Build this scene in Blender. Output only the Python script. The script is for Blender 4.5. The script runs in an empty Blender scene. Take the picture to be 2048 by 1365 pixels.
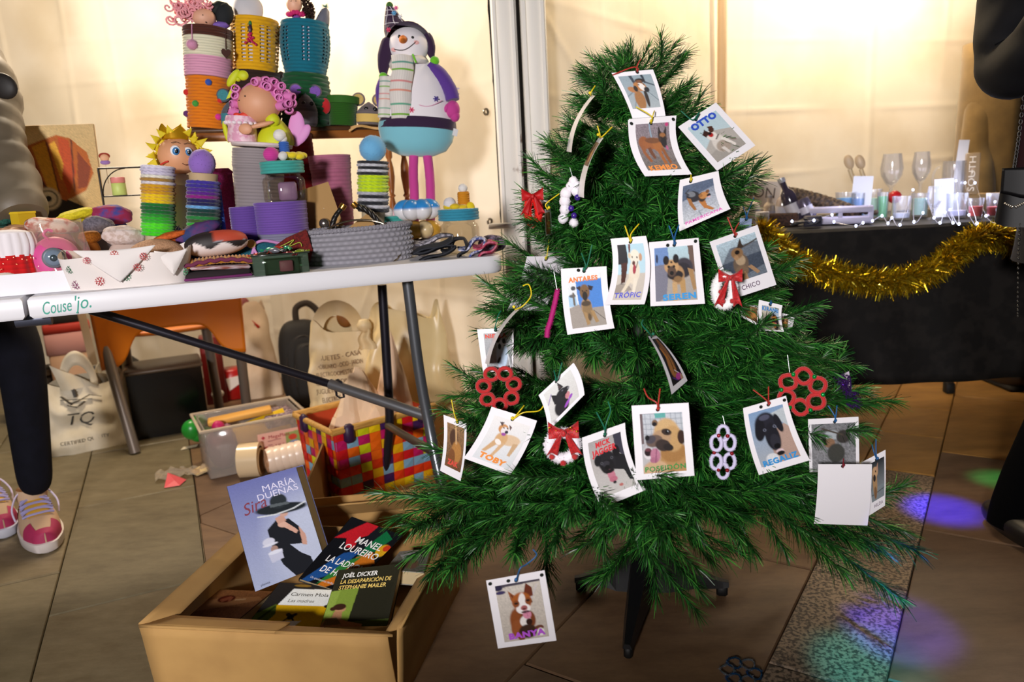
import bpy, bmesh, math, random
import numpy as np
from mathutils import Vector, Matrix, Euler, noise

rnd = random.Random(11)
PI = math.pi
sc = bpy.context.scene
COL = sc.collection
R = math.radians

# ------------------------------------------------------------------ camera
FPX, ROLL, YH, CH = 1500.0, R(3.0), 369.0, 0.90
PITCH = math.atan((682.5 - YH) / FPX)
CAM = Vector((0, 0, CH))
FW = Vector((0, math.cos(PITCH), -math.sin(PITCH)))
_U0 = Vector((0, math.sin(PITCH), math.cos(PITCH)))
RT = Vector((1, 0, 0)) * math.cos(ROLL) - _U0 * math.sin(ROLL)
UP = _U0 * math.cos(ROLL) + Vector((1, 0, 0)) * math.sin(ROLL)
cd = bpy.data.cameras.new('camera')
cam = bpy.data.objects.new('camera', cd)
COL.objects.link(cam)
cam.matrix_world = Matrix(((RT.x, UP.x, -FW.x, CAM.x), (RT.y, UP.y, -FW.y, CAM.y), (RT.z, UP.z, -FW.z, CAM.z), (0, 0, 0, 1)))
cd.sensor_fit = 'HORIZONTAL'; cd.sensor_width = 36.0
cd.lens = FPX * 36.0 / 2048.0
cd.clip_start = 0.05; cd.clip_end = 60
cd.dof.use_dof = True; cd.dof.focus_distance = 1.5; cd.dof.aperture_fstop = 3.6
sc.camera = cam

# ------------------------------------------------------------------ world, lamps, exposure
sc.view_settings.view_transform = 'Standard'
sc.view_settings.look = 'None'
sc.view_settings.gamma = 1.0
sc.view_settings.use_curve_mapping = False
sc.view_settings.exposure = 0.0
w = bpy.data.worlds.new('night'); sc.world = w
w.use_nodes = True
w.node_tree.nodes['Background'].inputs[0].default_value = (0.30, 0.24, 0.20, 1)
w.node_tree.nodes['Background'].inputs[1].default_value = 0.035

def lamp(name, kind, loc, energy, color, size=0.1, target=None, spot=None, blend=0.3):
    ld = bpy.data.lights.new(name, kind)
    ld.energy = energy; ld.color = color
    if kind == 'AREA':
        ld.shape = 'DISK'; ld.size = size
    else:
        ld.shadow_soft_size = size
    if spot:
        ld.spot_size = R(spot); ld.spot_blend = blend
    o = bpy.data.objects.new(name, ld); COL.objects.link(o)
    o.location = loc
    if target is not None:
        o.rotation_euler = (Vector(target) - Vector(loc)).to_track_quat('-Z', 'Y').to_euler()
    return o
# flood lamp of the stall opposite, behind the photographer
lamp('flood_lamp', 'AREA', (-0.62, -1.3, 1.22), 90, (1.0, 0.955, 0.95), 0.30, (0.15, 1.6, 0.62))
# warm work lamps under the stall roofs; the low spot is an added fill
lamp('stall_lamp', 'POINT', (-1.40, 2.60, 1.95), 112, (1.0, 0.83, 0.62), 0.16)
lamp('stall_lamp.001', 'POINT', (1.66, 3.28, 1.86), 32, (1.0, 0.80, 0.54), 0.10)
lamp('stall_lamp.002', 'POINT', (0.78, 2.70, 2.30), 58, (1.0, 0.80, 0.54), 0.10)
lamp('floor_fill_spot', 'SPOT', (0.36, 2.95, 0.72), 230, (1.0, 0.70, 0.34), 0.06, (1.55, 2.35, 0), 62, 0.7)  # added low down to brighten the floor under the glassware table
# coloured effect lights of the fair
lamp('effect_light', 'SPOT', (1.3, 2.7, 2.7), 2600, (0.02, 0.015, 1.0), 0.02, (1.119, 1.837, 0), 4.6, 0.9)
lamp('effect_light.001', 'SPOT', (0.95, 2.12, 2.6), 520, (0.05, 0.9, 0.25), 0.02, (1.375, 2.007, 0), 4.0, 0.9)
lamp('effect_light.002', 'SPOT', (0.2, -0.5, 2.7), 1700, (0.07, 0.05, 1.0), 0.02, (0.742, 1.33, 0), 4.2, 0.7)
lamp('effect_light.003', 'SPOT', (0.2, -0.4, 2.7), 700, (0.05, 0.55, 0.62), 0.02, (0.632, 1.224, 0), 4.6, 0.8)
lamp('effect_light.004', 'SPOT', (1.6, -0.3, 2.6), 120, (0.75, 0.85, 1.0), 0.02, (0.93, 1.12, 0), 6, 0.9)
lamp('effect_light.005', 'SPOT', (1.5, 1.6, 2.5), 300, (1.0, 0.12, 0.05), 0.02, (1.774, 2.65, 0), 4.0, 0.9)

# ------------------------------------------------------------------ pixel -> world helpers (photograph frame 2048 x 1365)
def ray(x, y):
    return FW + RT * ((x - 1024) / FPX) + UP * ((682.5 - y) / FPX)
def onz(x, y, z):
    d = ray(x, y); return CAM + d * ((z - CH) / d.z)
def onY(x, y, Y):
    d = ray(x, y); return CAM + d * (Y / d.y)
def onpl(x, y, p, n):
    d = ray(x, y); return CAM + d * ((p - CAM).dot(n) / d.dot(n))
def depth(P):
    return (Vector(P) - CAM).dot(FW)
def proj(P):
    v = Vector(P) - CAM; z = v.dot(FW)
    return 1024 + FPX * v.dot(RT) / z, 682.5 - FPX * v.dot(UP) / z

# ------------------------------------------------------------------ materials
def C(h):
    h = h.lstrip('#')
    v = [int(h[i:i + 2], 16) / 255 for i in (0, 2, 4)]
    return tuple(((c + 0.055) / 1.055) ** 2.4 if c > 0.04045 else c / 12.92 for c in v) + (1.0,)
_mats = {}
def M(col, rough=0.6, metal=0.0, kind=None, trans=0.0, em=0.0, alpha=1.0, col2=None, scale=1.0, sheen=0.0, spec=0.5, sss=0.0):
    key = (col, rough, metal, kind, trans, em, alpha, col2, scale, sheen, spec, sss)
    if key in _mats: return _mats[key]
    m = bpy.data.materials.new('mat_%d' % len(_mats)); _mats[key] = m
    m.use_nodes = True
    nt = m.node_tree; N = nt.nodes; L = nt.links
    b = N['Principled BSDF']
    c = C(col) if isinstance(col, str) and col != 'attr' else col
    b.inputs['Roughness'].default_value = rough
    b.inputs['Metallic'].default_value = metal
    b.inputs['Specular IOR Level'].default_value = spec
    if sheen: b.inputs['Sheen Weight'].default_value = sheen
    if trans: b.inputs['Transmission Weight'].default_value = trans
    if alpha < 1: b.inputs['Alpha'].default_value = alpha
    if col == 'attr':
        a = N.new('ShaderNodeAttribute'); a.attribute_name = 'Col'
        L.new(a.outputs['Color'], b.inputs['Base Color']); src = a.outputs['Color']
    else:
        b.inputs['Base Color'].default_value = c; src = None
    if em:
        b.inputs['Emission Strength'].default_value = em
        if src: L.new(src, b.inputs['Emission Color'])
        else: b.inputs['Emission Color'].default_value = c
    if kind:
        tc = N.new('ShaderNodeTexCoord')
        nz = N.new('ShaderNodeTexNoise'); nz.inputs['Detail'].default_value = 6
        L.new(tc.outputs['Object'], nz.inputs['Vector'])
        nz.inputs['Scale'].default_value = scale
        if kind == 'streak':
            mp = N.new('ShaderNodeMapping'); mp.inputs['Scale'].default_value = (1, 7, 7)
            if scale > 3: mp.inputs['Scale'].default_value = (1.0, 2.4, 2.4); nz.inputs['Detail'].default_value = 10; nz.inputs['Roughness'].default_value = .72
            L.new(tc.outputs['Object'], mp.inputs['Vector']); L.new(mp.outputs[0], nz.inputs['Vector'])
        rp = N.new('ShaderNodeValToRGB')
        L.new(nz.outputs['Fac'], rp.inputs['Fac'])
        c2 = C(col2) if col2 else tuple(x * 0.75 for x in c[:3]) + (1,)
        rp.color_ramp.elements[0].color = c2; rp.color_ramp.elements[1].color = c
        rp.color_ramp.elements[0].position = 0.36; rp.color_ramp.elements[1].position = 0.62
        if kind == 'chip':
            rp.color_ramp.elements[0].position = 0.30; rp.color_ramp.elements[1].position = 0.34
        if kind == 'fleck':
            rp.color_ramp.elements[0].position = 0.42; rp.color_ramp.elements[1].position = 0.56
        L.new(rp.outputs['Color'], b.inputs['Base Color'])
        bp = N.new('ShaderNodeBump'); bp.inputs['Strength'].default_value = 0.25
        bp.inputs['Distance'].default_value = 0.004
        L.new(nz.outputs['Fac'], bp.inputs['Height']); L.new(bp.outputs['Normal'], b.inputs['Normal'])
    return m
def glass(col='#ffffff', rough=0.03, haze=0.0):
    """thin clear film or glass wall: mostly transparent, with a glossy surface"""
    key = ('glass', col, rough, haze)
    if key in _mats: return _mats[key]
    m = bpy.data.materials.new('clear_%d' % len(_mats)); _mats[key] = m
    m.use_nodes = True; nt = m.node_tree; N = nt.nodes; L = nt.links
    for n in list(N):
        if n.type != 'OUTPUT_MATERIAL': N.remove(n)
    out = [n for n in N if n.type == 'OUTPUT_MATERIAL'][0]
    t = N.new('ShaderNodeBsdfTransparent'); t.inputs[0].default_value = C(col)
    g = N.new('ShaderNodeBsdfGlossy'); g.inputs['Roughness'].default_value = rough
    lw = N.new('ShaderNodeLayerWeight'); lw.inputs['Blend'].default_value = 0.35
    mr = N.new('ShaderNodeMath'); mr.operation = 'MULTIPLY_ADD'; mr.inputs[1].default_value = 0.30; mr.inputs[2].default_value = 0.03
    L.new(lw.outputs['Fresnel'], mr.inputs[0])
    mx = N.new('ShaderNodeMixShader')
    L.new(mr.outputs[0], mx.inputs[0]); L.new(t.outputs[0], mx.inputs[1]); L.new(g.outputs[0], mx.inputs[2])
    last = mx
    if haze:
        df = N.new('ShaderNodeBsdfDiffuse'); df.inputs[0].default_value = C(col)
        m2 = N.new('ShaderNodeMixShader'); m2.inputs[0].default_value = haze
        L.new(mx.outputs[0], m2.inputs[1]); L.new(df.outputs[0], m2.inputs[2]); last = m2
    L.new(last.outputs[0], out.inputs['Surface'])
    return m

# ------------------------------------------------------------------ geometry
def rotm(rx=0, ry=0, rz=0):
    return Euler((R(rx), R(ry), R(rz))).to_matrix()
class G:
    def __init__(s): s.v = []; s.f = []; s.m = []; s.c = {}
    def add(s, V, F, mi=0, col=None):
        o = len(s.v); s.v += [tuple(p) for p in V]
        for f in F:
            s.f.append(tuple(i + o for i in f)); s.m.append(mi)
        if col is not None:
            for i in range(len(V)): s.c[o + i] = col if not isinstance(col, list) else col[i]
        return s
    def box(s, c, d, rot=None, mi=0, bev=0.0, taper=1.0):
        x, y, z = d[0] / 2, d[1] / 2, d[2] / 2
        b = min(bev, x * .9, y * .9, z * .9)
        V = []; F = []
        if b <= 0:
            for sz in (-1, 1):
                k = taper if sz > 0 else 1
                for sx, sy in ((-1, -1), (1, -1), (1, 1), (-1, 1)): V.append((sx * x * k, sy * y * k, sz * z))
            F = [(3, 2, 1, 0), (4, 5, 6, 7), (0, 1, 5, 4), (1, 2, 6, 5), (2, 3, 7, 6), (3, 0, 4, 7)]
        else:   # bevelled: 4 rings of an octagon
            def ring(zz, ins, k):
                X, Y = (x - ins) * k, (y - ins) * k; q = b * k if ins == 0 else b * .3 * k
                return [(-X + q, -Y, zz), (X - q, -Y, zz), (X, -Y + q, zz), (X, Y - q, zz), (X - q, Y, zz), (-X + q, Y, zz), (-X, Y - q, zz), (-X, -Y + q, zz)]
            for zz, ins, k in ((-z, b, 1), (-z + b, 0, 1), (z - b, 0, taper), (z, b, taper)): V += ring(zz, ins, k)
            for r in range(3):
                for i in range(8): F.append((r * 8 + i, r * 8 + (i + 1) % 8, r * 8 + 8 + (i + 1) % 8, r * 8 + 8 + i))
            F.append(tuple(range(7, -1, -1))); F.append(tuple(range(24, 32)))
        c = Vector(c)
        V = [((rot @ Vector(p)) if rot else Vector(p)) + c for p in V]
        return s.add(V, F, mi)
    def lathe(s, prof, n=28, c=(0, 0, 0), sx=1, sy=1, rot=None, mi=0, cap=True, fn=None, col=None):
        V = []; F = []; k = len(prof); cols = []
        for j, (r, z) in enumerate(prof):
            for i in range(n):
                a = 2 * PI * i / n
                rr = r if fn is None else fn(r, z, a, j)
                V.append((rr * math.cos(a) * sx, rr * math.sin(a) * sy, z))
                if col: cols.append(col[j])
        for j in range(k - 1):
            for i in range(n): F.append((j * n + i, j * n + (i + 1) % n, (j + 1) * n + (i + 1) % n, (j + 1) * n + i))
        if cap:
            F.append(tuple(range(n - 1, -1, -1))); F.append(tuple(range((k - 1) * n, k * n)))
        c = Vector(c); V = [((rot @ Vector(p)) if rot else Vector(p)) + c for p in V]
        return s.add(V, F, mi, cols if col else None)
    def tube(s, pts, r, n=8, mi=0, closed=False, cap=True, flat=1.0, col=None):
        P = [Vector(p) for p in pts]; k = len(P)
        V = []; F = []; cols = []
        up = None
        for i, p in enumerate(P):
            if closed: t = P[(i + 1) % k] - P[i - 1]
            else: t = P[min(i + 1, k - 1)] - P[max(i - 1, 0)]
            if t.length < 1e-9: t = Vector((0, 0, 1))
            t.normalize()
            if up is None:
                up = Vector((0, 0, 1)) if abs(t.z) < .9 else Vector((0, 1, 0))
            up = (up - t * up.dot(t))
            if up.length < 1e-6: up = t.orthogonal()
            up.normalize(); sd = t.cross(up)
            rr = r[i] if isinstance(r, (list, tuple)) else r
            for j in range(n):
                a = 2 * PI * j / n
                V.append(p + up * (math.cos(a) * rr * flat) + sd * (math.sin(a) * rr))
                if col: cols.append(col[i])
        for i in range(k if closed else k - 1):
            a, b = i * n, ((i + 1) % k) * n
            for j in range(n): F.append((a + j, a + (j + 1) % n, b + (j + 1) % n, b + j))
        if cap and not closed:
            F.append(tuple(range(n - 1, -1, -1))); F.append(tuple(range((k - 1) * n, k * n)))
        return s.add(V, F, mi, cols if col else None)
    def ell(s, c, r, n=16, m=10, rot=None, mi=0, ns=0.0, nf=1.0, seed=0.0, p=1.0):
        if not isinstance(r, (tuple, list)): r = (r, r, r)
        V = []; F = []
        def pw(t): return math.copysign(abs(t) ** p, t)
        for j in range(1, m):
            th = PI * j / m
            for i in range(n):
                a = 2 * PI * i / n
                V.append(Vector((pw(math.sin(th)) * pw(math.cos(a)), pw(math.sin(th)) * pw(math.sin(a)), pw(-math.cos(th)))))
        V.append(Vector((0, 0, -1))); V.append(Vector((0, 0, 1)))
        for j in range(m - 2):
            for i in range(n): F.append((j * n + i, j * n + (i + 1) % n, (j + 1) * n + (i + 1) % n, (j + 1) * n + i))
        b, t = (m - 1) * n, (m - 1) * n + 1
        for i in range(n):
            F.append((b, (i + 1) % n, i)); F.append((t, (m - 2) * n + i, (m - 2) * n + (i + 1) % n))
        c = Vector(c); out = []
        for q in V:
            k = 1 + (ns * noise.noise(q * nf + Vector((seed, seed * 1.7, 0))) if ns else 0)
            q = Vector((q.x * r[0] * k, q.y * r[1] * k, q.z * r[2] * k))
            out.append(((rot @ q) if rot else q) + c)
        return s.add(out, F, mi)
    def grid(s, fn, nu, nv, mi=0, cu=False, col=None):
        V = []; F = []; cols = []
        for j in range(nv + 1):
            for i in range(nu + (0 if cu else 1)):
                V.append(fn(i / nu, j / nv))
                if col: cols.append(col(i / nu, j / nv))
        wd = nu + (0 if cu else 1)
        for j in range(nv):
            for i in range(nu):
                i2 = (i + 1) % wd
                F.append((j * wd + i, j * wd + i2, (j + 1) * wd + i2, (j + 1) * wd + i))
        return s.add(V, F, mi, cols if col else None)
    def prism(s, poly, t, rot=None, c=(0, 0, 0), mi=0):
        """outline in x,z; thickness t along y (centred)"""
        n = len(poly)
        V = [(x, -t / 2, z) for x, z in poly] + [(x, t / 2, z) for x, z in poly]
        F = [tuple(range(n)), tuple(range(2 * n - 1, n - 1, -1))]
        for i in range(n): F.append((i, i + n, (i + 1) % n + n, (i + 1) % n))
        c = Vector(c); V = [((rot @ Vector(p)) if rot else Vector(p)) + c for p in V]
        return s.add(V, F, mi)
    def fuzz(s, c, r, cnt=260, ln=0.25, wd=0.03, mi=0, seed=1, sq=(1, 1, 1), rot=None):
        """a ball of short fibres"""
        q = random.Random(seed); c = Vector(c); V = []; F = []
        for k in range(cnt):
            d = Vector((q.gauss(0, 1), q.gauss(0, 1), q.gauss(0, 1))).normalized()
            d2 = (d + Vector((q.uniform(-.6, .6), q.uniform(-.6, .6), q.uniform(-.6, .6)))).normalized()
            e = d.orthogonal().normalized() * (wd * r)
            p = Vector((d.x * sq[0], d.y * sq[1], d.z * sq[2])) * (r * .8)
            tip = p + d2 * (r * ln * q.uniform(.7, 1.2))
            if rot: p = rot @ p; tip = rot @ tip
            i = len(V); V += [c + p - e, c + p + e, c + tip]; F.append((i, i + 1, i + 2))
        return s.add(V, F, mi)
    def build(s, name, mats, parent=None, smooth=True, label=None, kind=None):
        me = bpy.data.meshes.new(name); me.from_pydata(s.v, [], s.f)
        if not isinstance(mats, (list, tuple)): mats = [mats]
        for m in mats: me.materials.append(m)
        if len(mats) > 1: me.polygons.foreach_set('material_index', s.m)
        if smooth: me.polygons.foreach_set('use_smooth', [True] * len(me.polygons))
        if s.c:
            a = me.color_attributes.new('Col', 'FLOAT_COLOR', 'POINT')
            buf = np.ones((len(s.v), 4), np.float32)
            for i, c in s.c.items(): buf[i, :len(c)] = c
            a.data.foreach_set('color', buf.ravel())
        if smooth is True and len(s.v) < 60000:
            try: me.set_sharp_from_angle(angle=R(50))
            except Exception: pass
        me.update()
        o = bpy.data.objects.new(name, me); COL.objects.link(o)
        if parent is not None: o.parent = parent
        if label: o['label'] = label
        if kind: o['kind'] = kind
        return o
def tag(o, label, cat, group=None):
    o['label'] = label; o['category'] = cat
    if group: o['group'] = group
    return o
def thing(name, label, cat, P, s=1.0, rz=None, group=None):
    """Empty at the base of a thing; local x to the right seen from the camera side, z up; s metres per local unit"""
    o = bpy.data.objects.new(name, None); COL.objects.link(o)
    o.empty_display_size = 0.02
    P = Vector(P)
    kz = s
    if s < .02:     # local heights are photograph pixels: allow for the camera looking down
        y0 = proj(P)[1]; y1 = proj(P + Vector((0, 0, 100 * s)))[1]; kz = s * 100 / max(40, y0 - y1)
    o.location = P; o.scale = (s, s, kz)
    if rz is None: rz = math.atan2(-P[0], P[1])
    o.rotation_euler = (0, 0, rz)
    return tag(o, label, cat, group)
def lean_of(t, k=.85):
    x0, y0 = proj(t.location); x1, y1 = proj(t.location + Vector((0, 0, .1))); t.rotation_euler[1] = k * math.atan2(x0 - x1, y0 - y1)
def top(t, h): return t.location + t.rotation_euler.to_matrix() @ Vector((0, 0, h * t.scale[2] + .0008))
def cpy(o, parent=None):
    c = o.copy(); COL.objects.link(c)
    if parent is not None: c.parent = parent
    return c
def dup(root, **kw):
    r = cpy(root)
    for ch in list(root.children):
        k = cpy(ch, r)
        for g in ch.children: cpy(g, k)
    for a, b in kw.items(): r[a] = b
    return r
_txt = {}
def text_geo(body, bold=0.0, shear=0.0, spacing=1.0):
    """vertices (x right, y up, height of capitals about 0.7) and faces of a line of lettering"""
    k = (body, bold, shear, spacing)
    if k in _txt: return _txt[k]
    cu = bpy.data.curves.new('t', 'FONT'); cu.body = body; cu.align_x = 'CENTER'; cu.offset = max(0.0, bold)
    cu.shear = shear; cu.space_character = spacing; cu.resolution_u = 3
    ob = bpy.data.objects.new('t', cu)
    me = ob.to_mesh()
    V = [tuple(v.co) for v in me.vertices]; F = [tuple(p.vertices) for p in me.polygons]
    ob.to_mesh_clear(); bpy.data.objects.remove(ob); bpy.data.curves.remove(cu)
    _txt[k] = (V, F); return V, F
def lettering(g, body, fn, w=None, h=1.0, cx=0.0, cy=0.0, rot=0.0, bold=0.0, shear=0.0, spacing=1.0, mi=0, jit=0.0):
    """place a line of text: fn maps flat (x, y) to a 3-D point; w fits the width"""
    V, F = text_geo(body, bold, shear, spacing)
    xs = [p[0] for p in V]
    if not xs: return
    wd = max(xs) - min(xs); mid = (max(xs) + min(xs)) / 2
    kx = (w / wd) if w else h; ky = h
    ca, sa = math.cos(rot), math.sin(rot)
    out = []
    for p in V:
        x, y = (p[0] - mid) * kx, (p[1] - 0.34) * ky
        if jit: y += jit * math.sin(x * 9.0 / max(w or 1, 1e-6) * 2)
        out.append(fn(cx + x * ca - y * sa, cy + x * sa + y * ca))
    g.add(out, F, mi)

# ------------------------------------------------------------------ raster for flat prints (photographs, book covers, painting)
class Pic:
    def __init__(s, w, h, bg='#cccccc', bg2=None):
        s.w, s.h = w, h; s.a = np.zeros((h, w, 3), np.float32)
        s.X, s.Y = np.meshgrid((np.arange(w) + .5) / w, (np.arange(h) + .5) / h)
        c1 = np.array(C(bg)[:3]); c2 = np.array(C(bg2)[:3]) if bg2 else c1
        s.a[:] = c1 + (c2 - c1) * s.Y[..., None]
        s.q = np.random.RandomState(5)
    def put(s, mask, col, mix=1.0):
        c = np.array(C(col)[:3], np.float32)
        m = (np.clip(mask, 0, 1) * mix)[..., None]
        s.a = s.a * (1 - m) + c * m
        return s
    def e(s, cx, cy, rx, ry, col, rot=0, soft=.18, mix=1.0):
        ar = s.h / s.w
        x = (s.X - cx); y = (s.Y - cy) * ar
        a = R(rot); u = x * math.cos(a) + y * math.sin(a); v = -x * math.sin(a) + y * math.cos(a)
        d = np.sqrt((u / rx) ** 2 + (v / (ry * ar)) ** 2)
        return s.put((1 + soft / 2 - d) / soft, col, mix)
    def p(s, pts, col, mix=1.0):
        ins = np.zeros((s.h, s.w), bool); n = len(pts)
        for i in range(n):
            x1, y1 = pts[i]; x2, y2 = pts[(i + 1) % n]
            if y1 == y2: continue
            c = ((y1 > s.Y) != (y2 > s.Y)) & (s.X < (x2 - x1) * (s.Y - y1) / (y2 - y1) + x1)
            ins ^= c
        return s.put(ins.astype(np.float32), col, mix)
    def l(s, pts, wd, col, mix=1.0):
        ar = s.h / s.w
        for (x1, y1), (x2, y2) in zip(pts, pts[1:]):
            dx, dy = x2 - x1, (y2 - y1) * ar; L2 = dx * dx + dy * dy + 1e-9
            t = np.clip(((s.X - x1) * dx + (s.Y - y1) * ar * dy) / L2, 0, 1)
            d = np.sqrt((s.X - x1 - t * dx) ** 2 + ((s.Y - y1) * ar - t * dy) ** 2)
            s.put((wd * 1.2 - d) / (wd * .4), col, mix)
        return s
    def grain(s, k=.06, sz=1):
        n = s.q.randn(s.h // sz + 1, s.w // sz + 1)
        n = np.repeat(np.repeat(n, sz, 0), sz, 1)[:s.h, :s.w]
        s.a *= (1 + k * n)[..., None]; s.a = np.clip(s.a, 0, 1); return s
    def mesh(s, g, fn, mi=0):
        """lay the print onto a surface; fn(u, v) with v downwards"""
        h, w = s.h, s.w; o = len(g.v)
        V = [fn(i / w, j / h) for j in range(h + 1) for i in range(w + 1)]
        P = np.pad(s.a, ((0, 1), (0, 1), (0, 0)), mode='edge'); Q = np.pad(s.a, ((1, 0), (1, 0), (0, 0)), mode='edge')
        c = ((P + Q) / 2).reshape(-1, 3)
        F = [(j * (w + 1) + i, (j + 1) * (w + 1) + i, (j + 1) * (w + 1) + i + 1, j * (w + 1) + i + 1) for j in range(h) for i in range(w)]
        g.add(V, F, mi, [tuple(x) for x in c.tolist()])
        return g
PRINT = M('attr', 0.42)
# ------------------------------------------------------------------ setting: paving
def struct(o, label=None):
    o['kind'] = 'structure'
    if label: o['label'] = label
    return o
fl = bpy.data.objects.new('floor', None); COL.objects.link(fl); struct(fl)
gb = G().box((0.3, 3.0, -0.055), (9.6, 9.0, 0.05))
gb.build('mortar_bed', M('#3a332b', 0.95, kind='n', scale=9), fl, smooth=False)
SLATE = [M(a, 0.55, kind='streak', col2=b, scale=s_) for a, b, s_ in (('#756a50', '#63583f', 9.0), ('#6f654c', '#5a503a', 8.0), ('#7a6d52', '#66583e', 10.0))]
BROWN = [M(a, 0.5, kind='streak', col2=b, scale=s_) for a, b, s_ in (('#6f5640', '#5a4330', 7.0), ('#665140', '#523f2f', 6.0), ('#775b40', '#614731', 6.5))]
OCHRE = [M(a, 0.5, kind='streak', col2=b, scale=5.0) for a, b in (('#b58640', '#966a30'), ('#a87c3e', '#8c652f'))]
GRAN = [M('#95806a', 0.6, kind='fleck', col2='#4a3f34', scale=130)]
def clip(poly, p, n):
    out = []
    for i in range(len(poly)):
        a, b = poly[i], poly[(i + 1) % len(poly)]
        da = (a[0] - p[0]) * n[0] + (a[1] - p[1]) * n[1]; db = (b[0] - p[0]) * n[0] + (b[1] - p[1]) * n[1]
        if da >= 0: out.append(a)
        if (da >= 0) != (db >= 0):
            t = da / (da - db); out.append((a[0] + (b[0] - a[0]) * t, a[1] + (b[1] - a[1]) * t))
    return out
def tile(poly, mat, dz=0.0):
    if len(poly) < 3: return
    cx = sum(p[0] for p in poly) / len(poly); cy = sum(p[1] for p in poly) / len(poly)
    n = len(poly); V = []
    for k, ins in ((0, 0.0), (1, 0.0), (2, 0.004)):
        for x, y in poly:
            d = math.hypot(x - cx, y - cy) + 1e-6; f = 1 - (0.0022 + ins) / d
            V.append((cx + (x - cx) * f, cy + (y - cy) * f, (-0.032, -0.003, 0.0)[k] + dz))
    F = []
    for r in range(2):
        for i in range(n): F.append((r * n + i, r * n + (i + 1) % n, (r + 1) * n + (i + 1) % n, (r + 1) * n + i))
    F.append(tuple(range(2 * n, 3 * n)))
    G().add(V, F).build('tile', mat, fl, smooth=False)
DIV = ((-1.18, 2.58), (0.39 / .9445, -0.86 / .9445))          # seam between the slate field and the brown field
DN = (-DIV[1][1], DIV[1][0])                                  # points to the brown side (right)
def field(org, ang, us, vlen, off, mats, keep, box, seed):
    q = random.Random(seed)
    ca, sa = math.cos(R(ang)), math.sin(R(ang))
    for j, (v0, v1, kind) in enumerate(us):
        L = vlen[kind]; u = -6.0 + off * (j % 2) * L + q.uniform(-.1, .1)
        while u < 7:
            l = L * q.uniform(.85, 1.15)
            pl = [(org[0] + a * ca - b * sa, org[1] + a * sa + b * ca) for a, b in ((u, v0), (u + l, v0), (u + l, v1), (u, v1))]
            for p, n in keep: pl = clip(pl, p, n) if len(pl) > 2 else []
            if len(pl) > 2:
                cx = sum(p[0] for p in pl) / len(pl); cy = sum(p[1] for p in pl) / len(pl)
                ar = abs(sum(pl[i][0] * pl[(i + 1) % len(pl)][1] - pl[(i + 1) % len(pl)][0] * pl[i][1] for i in range(len(pl)))) / 2
                if ar > .0004 and abs(cx) < 1.6 + cy * .75:
                    m = mats[kind](cx, cy, q) if callable(mats[kind]) else q.choice(mats[kind])
                    tile(pl, m, q.uniform(-.0015, .001))
            u += l
lim = [((0, .35), (0, 1)), ((0, 5.6), (0, -1)), ((-4.2, 0), (1, 0)), ((4.2, 0), (-1, 0))]
rows = []
v = -0.335 * 9
while v < 5: rows.append((v, v + 0.335, 's')); v += 0.335
field((-1.18, 2.58), 114.3, rows, {'s': 0.62}, .45, {'s': SLATE}, lim + [((DIV[0]), (-DN[0], -DN[1]))], None, 3)
# brown field: slabs with a granite band running through it
rows = [(0.0, 0.195, 'g')]
v = 0.195
while v < 4.6: rows.append((v, v + 0.40, 'b')); v += 0.40
v = 0.0
while v > -4.4: rows.append((v - 0.40, v, 'b')); v -= 0.40
bm_ = lambda x, y, q: q.choice(OCHRE) if (y > 1.95 and x > .75) else (GRAN[0] if (q.random() < .12 and x < .3) else q.choice(BROWN))
field((0.63, 1.17), 56.5, rows, {'b': 0.62, 'g': 0.34}, .5, {'b': bm_, 'g': lambda x, y, q: q.choice(OCHRE) if y > 1.98 else GRAN[0]}, lim + [((DIV[0]), (DN[0], DN[1]))], None, 8)

# ------------------------------------------------------------------ setting: tent walls and posts
WALL = M('#f2e9d8', 0.75, kind='n', col2='#e6d9c2', scale=3.0)
def tent_wall(name, a, b, z0, z1, seed, amp=0.012, creases=()):
    a = Vector((a[0], a[1], 0)); b = Vector((b[0], b[1], 0)); d = b - a; L = d.length; d.normalize(); n = Vector((d.y, -d.x, 0))
    nu = int(L / .013); nv = int((z1 - z0) / .013)
    def f(u, v):
        x = u * L; z = z0 + (z1 - z0) * v
        h = amp * noise.noise(Vector((x * 1.6, z * .5, seed))) + amp * .5 * noise.noise(Vector((x * 4.5 + z * 1.4, z * 1.6 - x, seed + 9)))
        for (cx, cz, ang, wd, am) in creases:       # packing folds left in the sheet
            t = (x - cx) * math.cos(ang) + (z - cz) * math.sin(ang)
            h += am * math.exp(-(t / wd) ** 2) * (.5 + noise.noise(Vector((x * 2.3 + cx, z * 2.3 + cz, seed))))
        return a + d * x + n * h + Vector((0, 0, z))
    g = G().grid(f, nu, nv)
    return struct(g.build(name, WALL))
# unseen panel added behind the camera to shade the floor and book box
struct(G().box((.67, -.63, .457), (2.46, .06, .915), bev=.01).build('shade_blocker', M('#8a8178', .7)))
PC = onY(1443, 120, 3.55)
folds = lambda L, s_: [(c, 0, 0.02 * math.sin(c * 7 + s_), .010, .005) for c in np.arange(.12, L, .30)] + [(0, c, PI / 2 + .05 * math.sin(c * 5 + s_), .010, .005) for c in np.arange(.25, 2.6, .31)] + [(L * .4, 1.0, .8, .012, .005), (L * .7, .8, -.7, .012, .005)]
tent_wall('wall_left', (-1.18, 3.70), (-0.015, 2.52), 0.0, 2.7, 4.0, 0.02, folds(1.6, 1))
tent_wall('wall_back', (-4.3, 4.25), (-1.18, 3.70), 0.0, 2.7, 7.0, 0.02, folds(3.2, 2))
tent_wall('wall_middle', (0.10, 2.54), (PC.x, PC.y + .03), 0.0, 2.7, 2.0, 0.02, folds(1.4, 3))
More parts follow.
